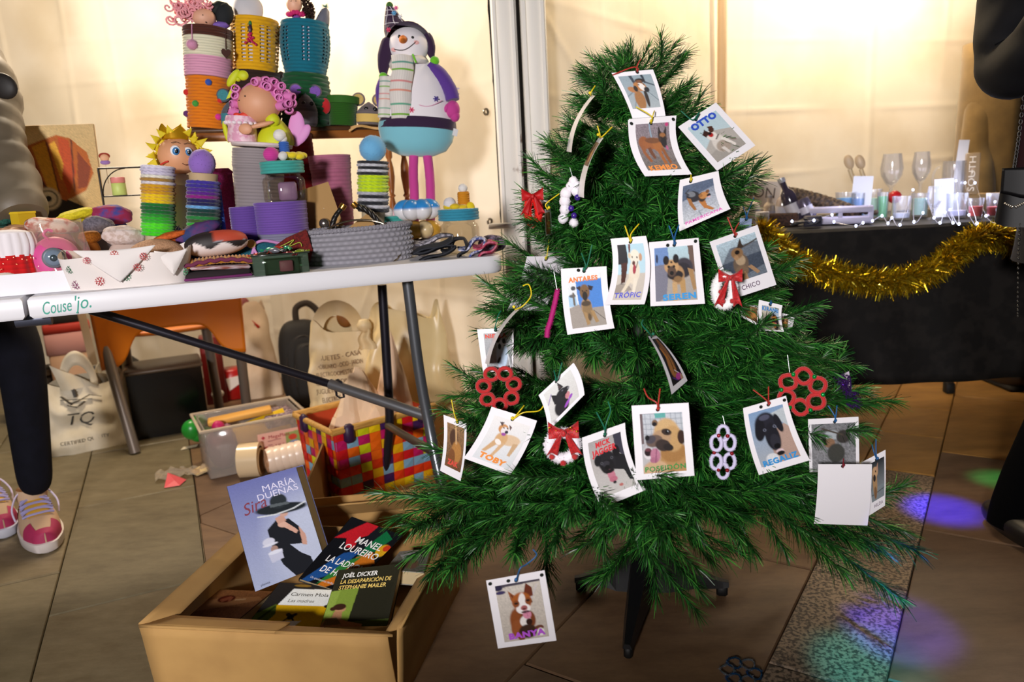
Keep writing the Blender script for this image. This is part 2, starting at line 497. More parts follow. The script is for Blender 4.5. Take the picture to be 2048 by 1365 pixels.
tent_wall('wall_right', (PC.x, PC.y + .03), (4.3, 3.72), 0.0, 2.7, 5.0, 0.02, folds(3.3, 4))
POST = M('#f6f2ea', 0.5, kind='chip', col2='#6d4a33', scale=7.0)
def post(name, px, Y, wd, dp, rz):
    p = onY(px, 300, Y)
    g = G().box((0, 0, 1.35), (wd, dp, 2.7), bev=.006)
    g.box((-wd * .36, -dp / 2 - .004, 1.35), (wd * .12, .010, 2.7)); g.box((wd * .36, -dp / 2 - .004, 1.35), (wd * .12, .010, 2.7))
    o = g.build(name, POST); o.location = (p.x, p.y, 0); o.rotation_euler = (0, 0, rz)
    return struct(o)
post('trim_1', 1020, 2.46, .078, .05, 0.0)
post('trim_2', 1077, 2.47, .078, .05, 0.0)
pp = onY(1443, 150, 3.50)
o = G().tube([(pp.x, pp.y, 0), (pp.x, pp.y, 2.7)], .019, 12).build('trim_3', M('#b59a78', .5, kind='chip', col2='#5a4330', scale=10)); struct(o)
g = G().tube([(PC.x - .02, PC.y - .06, 1.735), (4.2, 3.60, 1.735)], .012, 8)
# eyelets that tie the left sheet to its post
for px, py in ((985, 225), (992, 442)):
    p = onpl(px, py, Vector((-0.05, 2.55, 0)), Vector((.71, .70, 0)))
    g = G().lathe([(.006, -.002), (.012, -.002), (.012, .002), (.006, .002)], 16, rot=rotm(90, 0, 45), cap=False)
    o = g.build('trim_4', M('#8d8478', .3, .8)); o.location = p + Vector((-.02, -.03, 0)); struct(o)
p = onY(1003, 452, 2.425)
o = G().box((0, 0, 0), (.085, .016, .018), bev=.003).build('trim_5', M('#e9e6e0', .4)); o.location = p; struct(o)

# ------------------------------------------------------------------ folding table of the craft stall
TA = onz(48, 597, .74); TB = onz(1015, 510, .74)
TE = (TB - TA).normalized(); TN = Vector((-TE.y, TE.x, 0)); TL = (TB - TA).length; TW = 0.66
TANG = math.atan2(TE.y, TE.x)
def tp(u, v, z=.74): return TA + TE * u + TN * v + Vector((0, 0, z - .74))
def onv(px, py, v): return onpl(px, py, TA + TN * v, TN)
tb = thing('folding_table', 'long white plastic folding table with grey steel legs, covered with crafts', 'table', (TA.x, TA.y, 0), 1.0, TANG)
PLAST = M('#e6e5ea', .42)
def top_half(x0, x1, round_end):
    g = G()
    n = 10
    # plan outline with a rounded outer corner, swept down as a deep lip that steps in near the end
    def outl(ins, z, lipcut):
        P = []
        r = .05
        def arc(cx, cy, a0, a1):
            for k in range(7):
                a = R(a0 + (a1 - a0) * k / 6); P.append((cx + (r - ins) * math.cos(a), cy + (r - ins) * math.sin(a), z))
        if round_end > 0:
            P.append((x0 + ins, 0 + ins, z)); arc(x1 - r, r, -90, 0); arc(x1 - r, TW - r, 0, 90); P.append((x0 + ins, TW - ins, z))
        else:
            P.append((x1 - ins, TW - ins, z)); arc(x0 + r, TW - r, 90, 180); arc(x0 + r, r, 180, 270); P.append((x1 - ins, ins, z))
        return P
    rings = [outl(.03, .706, 0), outl(.005, .7, 0), outl(0, .706, 0), outl(0, .735, 0), outl(.004, .74, 0), outl(.012, .74, 0)]
    m = len(rings[0]); V = [p for r_ in rings for p in r_]; F = []
    for k in range(len(rings) - 1):
        for i in range(m): F.append((k * m + i, k * m + (i + 1) % m, (k + 1) * m + (i + 1) % m, (k + 1) * m + i))
    F.append(tuple(range((len(rings) - 1) * m, len(rings) * m))); F.append(tuple(range(m - 1, -1, -1)))
    g.add(V, F)
    return g
top_half(.004, TL, 1).build('tabletop', PLAST, tb)
top_half(-TL, -.004, -1).build('tabletop', PLAST, tb)
DKST = M('#2c2a33', .35, .6); STEEL = M('#85868a', .33, .75)
def leg_pts(v0, v1, uf=0.0):
    return [(TL - .20, v0, .69), (TL - .19, v0, .42), (TL - .185 + uf * .2, v0 + (v1 - v0) * .12, .32), (TL - .16 + uf * .8, v0 + (v1 - v0) * .6, .22), (TL - .15 + uf, v1, .14), (TL - .15 + uf, v1, .0)]
def smoothpts(P, k=5):
    P = [Vector(p) for p in P]; out = []
    for i in range(len(P) - 1):
        a, b, c, d = P[max(i - 1, 0)], P[i], P[i + 1], P[min(i + 2, len(P) - 1)]
        for j in range(k):
            t = j / k; out.append(.5 * ((2 * b) + (c - a) * t + (2 * a - 5 * b + 4 * c - d) * t * t + (3 * b - a - 3 * c + d) * t ** 3))
    out.append(P[-1]); return out
LGM = M('#6f7278', .32, .7)
def px_leg(pts, col, rad=.0135):
    L = []
    for (px, py, vv) in pts:
        q = onv(px, py, vv) - Vector((TA.x, TA.y, 0)); L.append((q.dot(TE), q.dot(TN), max(q.z, 0.004)))
    return G().tube(smoothpts(L), rad, 12)
px_leg([(815, 563, .10), (838, 740, .10), (858, 850, .09), (874, 930, .06), (898, 1030, .02), (912, 1090, -.0), (916, 1128, .0)], 0).build('leg', LGM, tb, label='grey front steel leg bowed outward at the foot')
px_leg([(764, 570, .50), (772, 700, .50), (779, 830, .50), (776, 890, .52), (768, 950, .54), (766, 1010, .54)], 0).build('leg', DKST, tb, label='dark rear steel leg bowed outward at the foot')
def lp(px, py, vv):
    q = onv(px, py, vv) - Vector((TA.x, TA.y, 0)); return Vector((q.dot(TE), q.dot(TN), q.z))
for a, b, r_, m_, nm in (((180, 620, .32), (690, 778, .30), .0105, DKST, 'brace_arm'), ((660, 768, .30), (868, 838, .12), .0135, STEEL, 'brace_arm'), ((690, 782, .32), (790, 804, .50), .009, DKST, 'cross_bar'), ((776, 852, .50), (872, 908, .10), .011, M('#5c5650', .4, .6), 'cross_bar')):
    A, B = lp(*a), lp(*b); G().tube([A, A.lerp(B, .5), B], r_, 10, flat=1.0).build(nm, m_, tb)
A = lp(678, 778, .29)
G().tube([A + Vector((0, 0, .024)), A + Vector((.006, -.012, .02)), A + Vector((.008, -.016, -.02)), A + Vector((0, 0, -.024)), A + Vector((-.006, .012, -.02)), A + Vector((-.006, .012, .02))], .003, 6, closed=True).build('lock_ring', DKST, tb)
g = G()
for k in (-1, 1): g.tube([(-TL + .2, .33 + .23 * k, .69), (-TL + .2, .33 + .23 * k, .3), (-TL + .17, .33 + .29 * k, .18), (-TL + .17, .33 + .29 * k, .0)], .0135, 10)
for k in (-1, 1):
    G().tube(smoothpts([(-TL + .2, .33 + .23 * k, .69), (-TL + .2, .33 + .23 * k, .3), (-TL + .17, .33 + .29 * k, .18), (-TL + .17, .33 + .29 * k, .0)]), .0135, 10).build('leg', LGM, tb)
# hinge under the middle seam
G().tube([(-.03, .05, .694), (.03, .05, .694)], .014, 12).build('hinge', M('#4a4d5c', .4, .5), tb)
gt = G()
def tflat(x, y): return (x, -.0006, .719 + y)
lettering(gt, 'Couse', tflat, w=.048, h=.034, cx=.050, cy=0, rot=.06, shear=.35, bold=-.012)
lettering(gt, "'jo.", tflat, w=.028, h=.036, cx=.092, cy=.004, rot=.06, shear=.35, bold=-.012)
gt.build('handwriting', M('#1f9a84', .5), tb, smooth=False, label='green handwritten word on the table edge')

# ------------------------------------------------------------------ table of the glassware stall
RA = onz(1500, 466, .72); RB = onz(2048, 440, .72)
RE = (RB - RA).normalized(); RN = Vector((-RE.y, RE.x, 0)); RANG = math.atan2(RE.y, RE.x)
RL = 1.75
def rp(u, v, z=.72): return RA + RE * u + RN * v + Vector((0, 0, z - .72))
rt = thing('trestle_table', 'grey legged trestle table hidden under the black cloth', 'table', (RA.x, RA.y, 0), 1.0, RANG)
G().box((RL / 2, .38, .70), (RL - .03, .70, .03), bev=.004).build('tabletop', M('#5c4a3a', .6), rt)
ql = onz(1897, 786, 0) - Vector((RA.x, RA.y, 0)); lu, lv = ql.dot(RE), ql.dot(RN)
for u_, v_ in ((lu, lv), (.15, lv), (.15, .06), (RL - .1, .06)):
    G().box((u_, min(v_, .70), .345), (.026, .026, .69), bev=.003).build('leg', M('#5a4d40', .4, .4), rt)
    G().box((u_, min(v_, .70), .022), (.034, .034, .044), bev=.004).build('rubber_foot', M('#15120f', .7), rt)
def cloth(u, v):
    x = -.02 + u * (RL + .04)
    prof = [(.73, .722), (.05, .7225), (.004, .7205), (-.008, .712), (-.012, .60), (-.016, .45), (-.018, .225)]
    k = v * (len(prof) - 1); i = min(int(k), len(prof) - 2); t = k - i
    y = prof[i][0] * (1 - t) + prof[i + 1][0] * t; z = prof[i][1] * (1 - t) + prof[i + 1][1] * t
    if z < .71:
        dp = (.71 - z) / .48
        y += -.010 * dp * (1 + math.sin(x * 13 + .6 * math.sin(x * 5))) - .006 * dp * math.sin(x * 29 + z * 8)
        z += .012 * dp * math.sin(x * 2.1) + (.02 * dp * u)
    else:
        z += .0018 * noise.noise(Vector((x * 9, y * 9, 3)))
    return (x, y, z)
tc_ = G().grid(cloth, 150, 48).build('tablecloth', M('#131110', .7, kind='fleck', col2='#1d1a18', scale=22, sheen=.0, spec=.2))
tc_.location = (RA.x, RA.y, 0); tc_.rotation_euler = (0, 0, RANG)
md = tc_.modifiers.new('thick', 'SOLIDIFY'); md.thickness = .0016; md.offset = 1
tag(tc_, 'black cloth draped over the glassware table with a gold tinsel garland', 'tablecloth')
# ------------------------------------------------------------------ artificial fir on its folding stand
T0 = Vector((0.262, 1.52, 0.0))
_prof = [(110, 1240, 1275), (180, 1160, 1400), (300, 1130, 1415), (400, 1075, 1480), (560, 995, 1560), (700, 920, 1660), (830, 880, 1735), (1000, 830, 1780), (1130, 810, 1800)]
PROF = []
for py, xl, xr in _prof:
    a, b = onY(xl, py, 1.52), onY(xr, py, 1.52); PROF.append((onY(1262, py, 1.52).z, (b.x - a.x) / 2 * .93))
PROF.sort()
def TR(z):
    if z <= PROF[0][0]: return PROF[0][1]
    for (z0, r0), (z1, r1) in zip(PROF, PROF[1:]):
        if z <= z1: return r0 + (r1 - r0) * (z - z0) / (z1 - z0)
    return 0.02
FRONT = 0.74
def tree_front(px, py, off=0.0):
    Y = 1.3
    for _ in range(4):
        P = onY(px, py, Y); r = TR(P.z); dx = P.x - T0.x
        Y = T0.y - FRONT * math.sqrt(max(r * r - dx * dx, 0.0)) - 0.015
    return Y - off
tree = thing('christmas_tree', 'green artificial Christmas tree hung with dog photo cards, standing on a black stand', 'Christmas tree', T0, 1.0, 0.0)
G().tube([(0, 0, .02), (0, 0, .6), (0, 0, 1.02)], [.014, .012, .007], 10).build('trunk', M('#1d2a1c', .6), tree)
BLK = M('#0c0d10', .42)
def stand_leg(px, py):
    q = onz(px, py, 0) - T0; q.z = 0; L = q.length; a = math.atan2(q.y, q.x)
    g = G(); V = []; F = []
    secs = [(.012, .032, .012, .105), (.06, .028, .014, .085), (L * .6, .020, .022, .052), (L - .012, .011, .022, .036), (L, .009, .024, .034)]
    for x, w_, z0, z1 in secs: V += [(x, -w_, z0), (x, w_, z0), (x, w_ * .6, z1), (x, -w_ * .6, z1)]
    for k in range(len(secs) - 1):
        for i in range(4): F.append((k * 4 + i, k * 4 + (i + 1) % 4, k * 4 + 4 + (i + 1) % 4, k * 4 + 4 + i))
    F += [(3, 2, 1, 0), (16, 17, 18, 19)]
    g.add(V, F); o = g.build('stand_leg', BLK, tree, smooth=False); o.rotation_euler = (0, 0, a)
    f = G().box((L - .014, 0, .012), (.024, .016, .024), bev=.004).build('rubber_foot', M('#050506', .6), o)
for p in ((1255, 1322), (1150, 1182), (1457, 1192), (1330, 1105)): stand_leg(*p)
G().lathe([(.03, .0), (.034, .04), (.028, .10), (.02, .13), (.016, .17)], 16).build('stand_socket', BLK, tree)

# needles: every sprig is a wire with flat ribbon needles
NEED = M('attr', 0.38, spec=.45)
GREENS = [C(c)[:3] for c in ('#19521b', '#113e13', '#226324', '#0c2e0e', '#34782a', '#154a15', '#4a9036')]
def sprig(g, P0, P1, q, dens=900, ln=.042, bend=(0, 0, 0), tipfan=True, bare=0.0):
    P0 = Vector(P0); P1 = Vector(P1); L = (P1 - P0).length
    mid = (P0 + P1) / 2 + Vector(bend)
    pts = [P0 * (1 - t) ** 2 + mid * 2 * t * (1 - t) + P1 * t * t for t in (0, .25, .5, .75, 1)]
    wc = C('#24421f')[:3]
    g.tube(pts, .0022, 4, cap=False, col=[wc] * 5)
    n = int(L * dens)
    V = []; F = []; cols = []
    for k in range(n):
        t = bare + (1 - bare) * (k + q.random()) / n
        p = P0 * (1 - t) ** 2 + mid * 2 * t * (1 - t) + P1 * t * t
        d = ((mid - P0) * (1 - t) + (P1 - mid) * t).normalized()
        s1 = d.orthogonal().normalized(); s2 = d.cross(s1); a = k * 2.39996 + q.uniform(-.4, .4)
        rad = s1 * math.cos(a) + s2 * math.sin(a)
        an = R(q.uniform(26, 54)) * (1.0 if t < .9 else (1.12 - t) * 4.2)
        nd = d * math.cos(an) + rad * math.sin(an) + Vector((0, 0, -.10))
        l = ln * q.uniform(.70, 1.05)
        sd = nd.cross(rad); sd = (sd if sd.length > 1e-5 else s1).normalized() * .00075
        md_ = p + nd * (l * .5); e = p + nd * l + Vector((0, 0, -.10 * l))
        i = len(V); V += [p - sd, p + sd, md_ + sd * 1.1, md_ - sd * 1.1, e + sd * .5, e - sd * .5]
        F += [(i, i + 1, i + 2, i + 3), (i + 3, i + 2, i + 4, i + 5)]
        c = GREENS[q.randrange(7)]; kk = q.uniform(.75, 1.15); c1 = tuple(x * kk for x in c)
        cols += [c1, c1, c1, c1, tuple(x * 1.25 for x in c1), tuple(x * 1.25 for x in c1)]
    g.add(V, F, 0, cols)
def branch_mesh(L, nside, seed, droop=0.0, lift=0.0):
    q = random.Random(seed); g = G()
    def ax(t): return Vector((L * t, 0, lift * L * t - droop * L * t * t))
    sprig(g, ax(.10), ax(.52), q, 700, .040, (0, 0, .0), bare=.1)
    sprig(g, ax(.5), ax(1.0) + Vector((0, 0, .012)), q, 1250, .041)
    g.tube([(0, 0, 0), ax(.1)], .003, 5, col=[C('#2c3a22')[:3]] * 2)
    for k in range(nside):
        t = .24 + .56 * (k + .5 * q.random()) / max(nside, 1)
        sd = (-1) ** k
        a = R(q.uniform(30, 58)) * sd
        l = min(.165, L * (.62 - .34 * t), (1.04 - t) * L) * q.uniform(.85, 1.1) + .03
        d = Vector((math.cos(a), math.sin(a), q.uniform(-.10, .42)))
        p = ax(t); sprig(g, p, p + d * l, q, 1250, .040, (0, 0, -.012))
    return g
BM = {}
for cls, L, ns_, nv_ in (('a', .15, 2, 5), ('b', .24, 4, 6), ('c', .34, 7, 6), ('d', .46, 9, 7)):
    BM[cls] = []
    for k in range(nv_):
        o = branch_mesh(L, ns_, 100 + ord(cls[0]) * 20 + k, droop=.10, lift=.12).build('branch', NEED, tree, smooth=False)
        BM[cls].append((L, o))
NB = [0]; used_mesh = set()
def put_branch(z0, end, roll=0.0, scl=1.0):
    """a branch from the trunk at height z0 to a tip (world)"""
    base = Vector((T0.x, T0.y, z0)); d = Vector(end) - base; L = d.length
    cls = 'a' if L < .19 else 'b' if L < .29 else 'c' if L < .40 else 'd'
    LL, src = BM[cls][NB[0] % len(BM[cls])]; NB[0] += 1
    o = src if src.name not in used_mesh else cpy(src, tree)
    used_mesh.add(src.name)
    az = math.atan2(d.y, d.x); el = math.atan2(d.z, math.hypot(d.x, d.y))
    m = Matrix.Rotation(az, 3, 'Z') @ Matrix.Rotation(-(el - R(1)), 3, 'Y') @ Matrix.Rotation(roll, 3, 'X')
    o.rotation_euler = m.to_euler(); k = (L - (.035 if L > .34 else .012)) / LL
    o.scale = (k, min(k, 1.15) * scl, min(k, 1.15) * scl); o.location = base - T0
    return o
def hits_gap(base, end):
    for t in (.2, .35, .5, .65, .8, .95, 1.08):
        x, y = proj(base.lerp(Vector(end), t))
        if ((x - 1205) / 66) ** 2 + ((y - 742) / 44) ** 2 < 1: return True
    return False
bq = random.Random(5)
tiers = [(.345, 15, -.30), (.40, 14, -.20), (.455, 14, -.10), (.515, 13, -.05), (.575, 13, 0), (.635, 12, .04), (.695, 12, .08), (.755, 13, .12), (.79, 11, .1), (.825, 13, .14), (.86, 11, .18), (.895, 11, .22), (.93, 10, .3), (.965, 9, .38), (1.0, 8, .5), (1.035, 6, .7), (1.06, 5, .9)]
for k, (z, n, up) in enumerate(tiers):
    for i in range(n):
        a = 2 * PI * (i + .5 * (k % 2)) / n + bq.uniform(-.16, .16) + k * .37
        L = TR(z - .03) * bq.uniform(.80, .98)
        fr = 1 - (1 - FRONT) * max(0, -math.sin(a)) ** 1.5
        L *= fr
        e = Vector((T0.x + L * math.cos(a), T0.y + L * math.sin(a), z + up * L * .8 + bq.uniform(-.015, .02)))
        b0 = Vector((T0.x, T0.y, z))
        if hits_gap(b0, e): continue
        put_branch(z, e, bq.uniform(-.3, .3))
# sprigs whose tips are seen against the light behind, and the low ones that reach out
for px, py, Y, z in ((1150, 148, 1.50, 1.03), (1172, 205, 1.46, 1.0), (1120, 265, 1.50, .93), (1098, 330, 1.48, .88), (1062, 352, 1.5, .82), (1052, 470, 1.50, .74), (1140, 195, 1.50, 1.0), (1085, 300, 1.49, .90), (1040, 420, 1.47, .78), (1450, 300, 1.48, .9), (1490, 350, 1.5, .84), (985, 578, 1.50, .62), (958, 632, 1.46, .58), (868, 805, 1.44, .44), (872, 872, 1.40, .42), (935, 790, 1.46, .46),
                     (762, 1062, 1.42, .345), (800, 1140, 1.30, .33), (850, 1010, 1.40, .36), (1398, 178, 1.48, 1.0), (1425, 222, 1.50, .97), (1538, 362, 1.48, .80), (1500, 410, 1.44, .78), (1592, 560, 1.5, .66), (1640, 655, 1.48, .58), (1700, 700, 1.5, .54),
                     (1735, 822, 1.44, .44), (1762, 868, 1.38, .42), (1765, 800, 1.50, .46), (1835, 1086, 1.40, .34), (1800, 1136, 1.30, .335), (1700, 1010, 1.34, .36), (1650, 1060, 1.22, .36), (1480, 1095, 1.14, .37), (1200, 1110, 1.14, .37), (1040, 1100, 1.16, .37), (930, 1120, 1.2, .36),
                     (1312, 1235, 1.24, .345), (1290, 1150, 1.18, .36), (1400, 1070, 1.12, .40), (1120, 1060, 1.1, .42), (1300, 190, 1.41, .98), (1258, 78, 1.50, 1.05), (1228, 98, 1.52, 1.04), (1282, 100, 1.51, 1.04), (1250, 92, 1.49, 1.03)):
    put_branch(z, onY(px, py, Y), bq.uniform(-.2, .2))
for cls in BM:
    for L, o in BM[cls]:
        if o.name not in used_mesh: bpy.data.objects.remove(o)
# bare upright leader with its top tuft
# ------------------------------------------------------------------ photo cards hanging on the tree
PAPER = M('#f2eff4', .38); STR = {'y': M('#e8cf1e', .5), 'g': M('#0f6a50', .5), 'b': M('#1f5f9a', .5), 'r': M('#b5342c', .5), 'm': M('#7a1f2c', .5)}
HOLE = M('#0b120c', .9)
def card(corners, label, pic=None, rect=(.155, .11, .85, .87), txt=(), dY=(0, 0, 0, 0), bx=0, bn=0.0, s_bend=0.0, hole=None, string='y', spts=None, holes=(), off=.0, Y=None, group='photo cards on the tree', res=None, paper=None, name='photo_card'):
    cx = sum(c[0] for c in corners) / 4; cy = sum(c[1] for c in corners) / 4
    Y0 = Y if Y else tree_front(cx, cy, .040 + off)
    P = [onY(c[0], c[1], Y0 + d) for c, d in zip(corners, dY)]
    s = depth(P[0]) / FPX
    n = ((P[1] - P[0]).cross(P[3] - P[0])).normalized()
    if n.dot(FW) > 0: n = -n
    ev = (P[3] - P[0]).normalized(); eu = (P[1] - P[0]).normalized()
    ctr = sum(P, Vector()) / 4
    def S(u, v, o=0.0):
        p = P[0] * (1 - u) * (1 - v) + P[1] * u * (1 - v) + P[2] * u * v + P[3] * (1 - u) * v
        k = 4 * v * (1 - v)
        p = p + eu * (bx * s * k) + n * (bn * k + s_bend * math.sin(2 * PI * v) + o)
        return p - ctr
    t = thing(name, label, 'photo card', ctr, 1.0, 0.0, group)
    G().grid(lambda u, v: S(u, v), 8, 14).build('paper_sheet', paper or PAPER, t)
    u0, v0, u1, v1 = rect
    if pic:
        pic.mesh(G(), lambda u, v: S(u0 + (u1 - u0) * u, v0 + (v1 - v0) * v, .0007)) if False else None
        g = G(); pic.mesh(g, lambda u, v: S(u0 + (u1 - u0) * u, v0 + (v1 - v0) * v, .0007)); g.build('photograph', PRINT, t)
    for (body, x, y, w_, h_, rot, col, bold) in txt:
        g = G(); lettering(g, body, lambda a, b: S(a, 1 - b, .0015), w=w_, h=h_, cx=x, cy=1 - y, rot=rot, bold=bold * (1.0 if 'Ó' in body else 2.2), spacing=1.12)
        g.build('lettering', M(col, .5), t, smooth=False)
    hs = list(holes) + ([hole] if hole else [])
    for hx, hy in hs:
        g = G(); c = S(hx, hy, .0013); r_ = .0030
        g.add([c] + [c + eu * (r_ * math.cos(a)) + ev * (r_ * math.sin(a)) for a in [2 * PI * k / 12 for k in range(12)]], [(0, k + 1, (k + 1) % 12 + 1) for k in range(12)])
        g.build('punched_hole', HOLE, t, smooth=False)
    if string:
        hx, hy = hole if hole else (.5, .05)
        a = S(hx, hy, .003); hp = proj(a + ctr)
        for pts in (spts or [[(hp[0] - 2, hp[1] - 14), (hp[0] - 13, hp[1] - 42)], [(hp[0] + 3, hp[1] - 14), (hp[0] + 15, hp[1] - 44)]]):
            L = [a] + [onY(x, y, Y0 - .012 + .010 * i) - ctr for i, (x, y) in enumerate(pts)]
            G().tube(smoothpts(L, 5), .0011, 6).build('string', STR[string], t)
        G().ell(a + n * .002 + Vector((0, 0, .004)), .0028, 8, 6).build('knot', STR[string], t)
    return t
def pic_head_top():
    p = Pic(72, 84, '#8fa2ad', '#a9b3b8'); p.p([(.30, 0), (.40, 0), (.44, .28), (.36, .28)], '#2f3e4d').p([(.66, 0), (.74, 0), (.76, .24), (.70, .26)], '#22303f').p([(.74, .2), (1, .32), (1, .36), (.74, .26)], '#4b5a66')
    p.l([(0, .62), (.4, .4)], .012, '#5a6d78').l([(.1, 1), (.3, .6)], .012, '#6a7a84').l([(.7, .5), (1, .8)], .012, '#6a7a84')
    p.e(.38, .75, .17, .30, '#a3703f').e(.62, .70, .06, .28, '#2a1d15').e(.52, .34, .20, .14, '#b8793c', 20).e(.58, .17, .15, .07, '#22160f').e(.55, .19, .09, .04, '#7a4a28').e(.58, .36, .09, .13, '#eee6e0', -25)
    p.e(.25, .42, .15, .085, '#b67a48', 25).e(.36, .40, .065, .09, '#1c1310').e(.70, .45, .085, .08, '#17161a').e(.50, .29, .025, .02, '#120d0b').e(.66, .28, .025, .02, '#120d0b')
    return p.grain(.07)
def pic_kembo():
    p = Pic(76, 96, '#8b7f88', '#6d665f'); p.grain(.18, 2); p.l([(.4, 0), (.46, .3)], .02, '#8fa6b8').e(.92, .04, .05, .04, '#c23a78')
    p.e(.20, .40, .15, .14, '#96562b').e(.44, .42, .27, .125, '#9c5b2d').e(.60, .46, .15, .15, '#a5642f')
    p.p([(.08, .44), (.22, .46), (.20, .60), (.30, .80), (.22, .83), (.11, .62)], '#93552b').p([(.28, .52), (.38, .50), (.44, .74), (.37, .76), (.30, .62)], '#6d3d20')
    p.p([(.54, .54), (.64, .54), (.70, .86), (.60, .88)], '#a2602d').p([(.67, .54), (.76, .52), (.84, .84), (.76, .88)], '#8e5328').e(.47, .36, .22, .06, '#5c3a26', 4, mix=.7)
    p.p([(.65, .28), (.68, .07), (.79, .25)], '#2a1f20').p([(.80, .25), (.90, .06), (.91, .28)], '#2a1f20').e(.78, .32, .13, .12, '#3d2a24').e(.79, .26, .085, .05, '#99663a').e(.80, .41, .085, .11, '#1f191b').e(.74, .30, .02, .015, '#0a0808').e(.85, .30, .02, .015, '#0a0808').e(.86, .53, .035, .05, '#b55a86')
    return p.grain(.06)
def pic_otto():
    p = Pic(80, 96, '#b5cdd6', '#c3d2d6'); p.p([(0, .62), (.55, .35), (1, .50), (1, 1), (0, 1)], '#b3ada6').p([(0, .78), (.5, .70), (1, .82), (1, 1), (0, 1)], '#a39d96')
    p.e(.44, .66, .20, .22, '#d9d2ca', 15).e(.47, .76, .20, .14, '#a8998c').p([(.54, .58), (.64, .58), (.80, .86), (.74, .90)], '#e4ddd5').p([(.38, .76), (.48, .78), (.52, .95), (.44, .97)], '#d8d0c8').e(.82, .74, .10, .03, '#8f8078', 35)
    p.e(.40, .42, .14, .12, '#e6ded6').p([(.20, .30), (.36, .22), (.34, .36), (.24, .40)], '#3a2018').p([(.46, .20), (.60, .24), (.58, .34), (.48, .32)], '#4a2a1e').e(.32, .32, .075, .06, '#3a2018').e(.50, .31, .075, .06, '#4a2a1e').e(.40, .40, .07, .055, '#b01f1f').e(.40, .36, .05, .035, '#1a1212').l([(.44, .54), (.58, .48)], .016, '#4c4038')
    return p.grain(.04)
def pic_run():
    p = Pic(72, 84, '#6a7890', '#c9cdd4'); p.p([(0, 0), (1, 0), (1, .22), (0, .40)], '#55637c').grain(.12, 2); p.l([(.45, .8), (.5, 1)], .015, '#8a909c').l([(.3, .86), (.9, .74)], .01, '#98a0ac')
    p.e(.34, .36, .24, .14, '#2a2830', 35).e(.28, .28, .14, .07, '#767a82', 30).l([(.20, .28), (.10, .20), (.20, .14)], .022, '#3a3a42')
    p.p([(.14, .34), (.26, .40), (.34, .60), (.40, .74), (.34, .76), (.22, .56)], '#a06a38').p([(.48, .52), (.66, .52), (.70, .74), (.86, .90), (.80, .93), (.60, .78)], '#b9773c').e(.60, .45, .12, .14, '#3a2a24').e(.66, .42, .14, .10, '#bf8348').e(.56, .40, .06, .05, '#9c6836').e(.78, .34, .06, .05, '#7a4c2a').e(.80, .46, .06, .045, '#1c1416').e(.80, .51, .04, .025, '#e6b0b4')
    return p.grain(.05)
def pic_antares():
    p = Pic(80, 104, '#e9eef2', '#dfe6ea'); p.p([(.24, .14), (1, .10), (1, .68), (.30, .66)], '#4a86d6').p([(0, .40), (.20, .36), (.26, .60), (0, .60)], '#a9cdea').e(.16, .26, .07, .04, '#4a4f58').e(.12, .40, .10, .03, '#5c6068').l([(.15, .36), (.16, .56)], .03, '#6a6258')
    p.p([(0, .62), (.30, .56), (.34, .66), (1, .64), (1, 1), (0, 1)], '#a39a92'); p.l([(.7, .7), (1, .9)], .01, '#6d665f')
    p.e(.50, .62, .16, .16, '#a98860').e(.52, .70, .14, .20, '#8f744f').p([(.40, .70), (.50, .74), (.54, .95), (.44, .97)], '#a8875a').p([(.60, .70), (.70, .70), (.80, .92), (.70, .94)], '#a8875a').e(.50, .56, .14, .05, '#4d3f30').e(.49, .34, .15, .14, '#7a5a38').p([(.24, .25), (.38, .22), (.36, .32)], '#2a1c20').p([(.60, .22), (.76, .25), (.70, .33), (.62, .30)], '#2a1c20').e(.49, .42, .075, .09, '#1c1614').e(.43, .32, .022, .016, '#0c0a08').e(.55, .32, .022, .016, '#0c0a08').e(.55, .82, .05, .07, '#3c3026', mix=.7)
    return p.grain(.06)
def pic_tropic():
    p = Pic(76, 104, '#b9dcec', '#c4e2ee'); p.p([(0, .54), (1, .52), (1, 1), (0, 1)], '#cfc6bb').p([(0, 0), (.32, 0), (.36, .34), (0, .36)], '#1b1a22').p([(.10, .34), (.34, .32), (.30, .68), (.16, .70)], '#4a241c').e(.20, .74, .13, .04, '#23283a').p([(.42, 0), (.50, 0), (.46, .14), (.40, .14)], '#6a2c24').p([(0, .72), (.4, .70), (.6, .82), (0, .9)], '#a59a90')
    p.e(.60, .50, .20, .22, '#ece0cc').p([(.44, .56), (.56, .62), (.34, .86), (.22, .86)], '#e9dcc6').p([(.60, .62), (.74, .60), (.72, .90), (.62, .90)], '#f0e6d4').e(.62, .23, .18, .13, '#f4ead8').e(.83, .24, .06, .07, '#c99a78').e(.42, .20, .05, .05, '#e0cdb0').e(.60, .32, .12, .09, '#f2e8d8').e(.57, .34, .055, .04, '#5a2c28').e(.52, .23, .024, .018, '#1c1412').e(.70, .24, .024, .018, '#1c1412').e(.60, .45, .06, .085, '#a83a4c').l([(.66, .42), (.72, .32)], .014, '#3a1c18')
    return p.grain(.03)
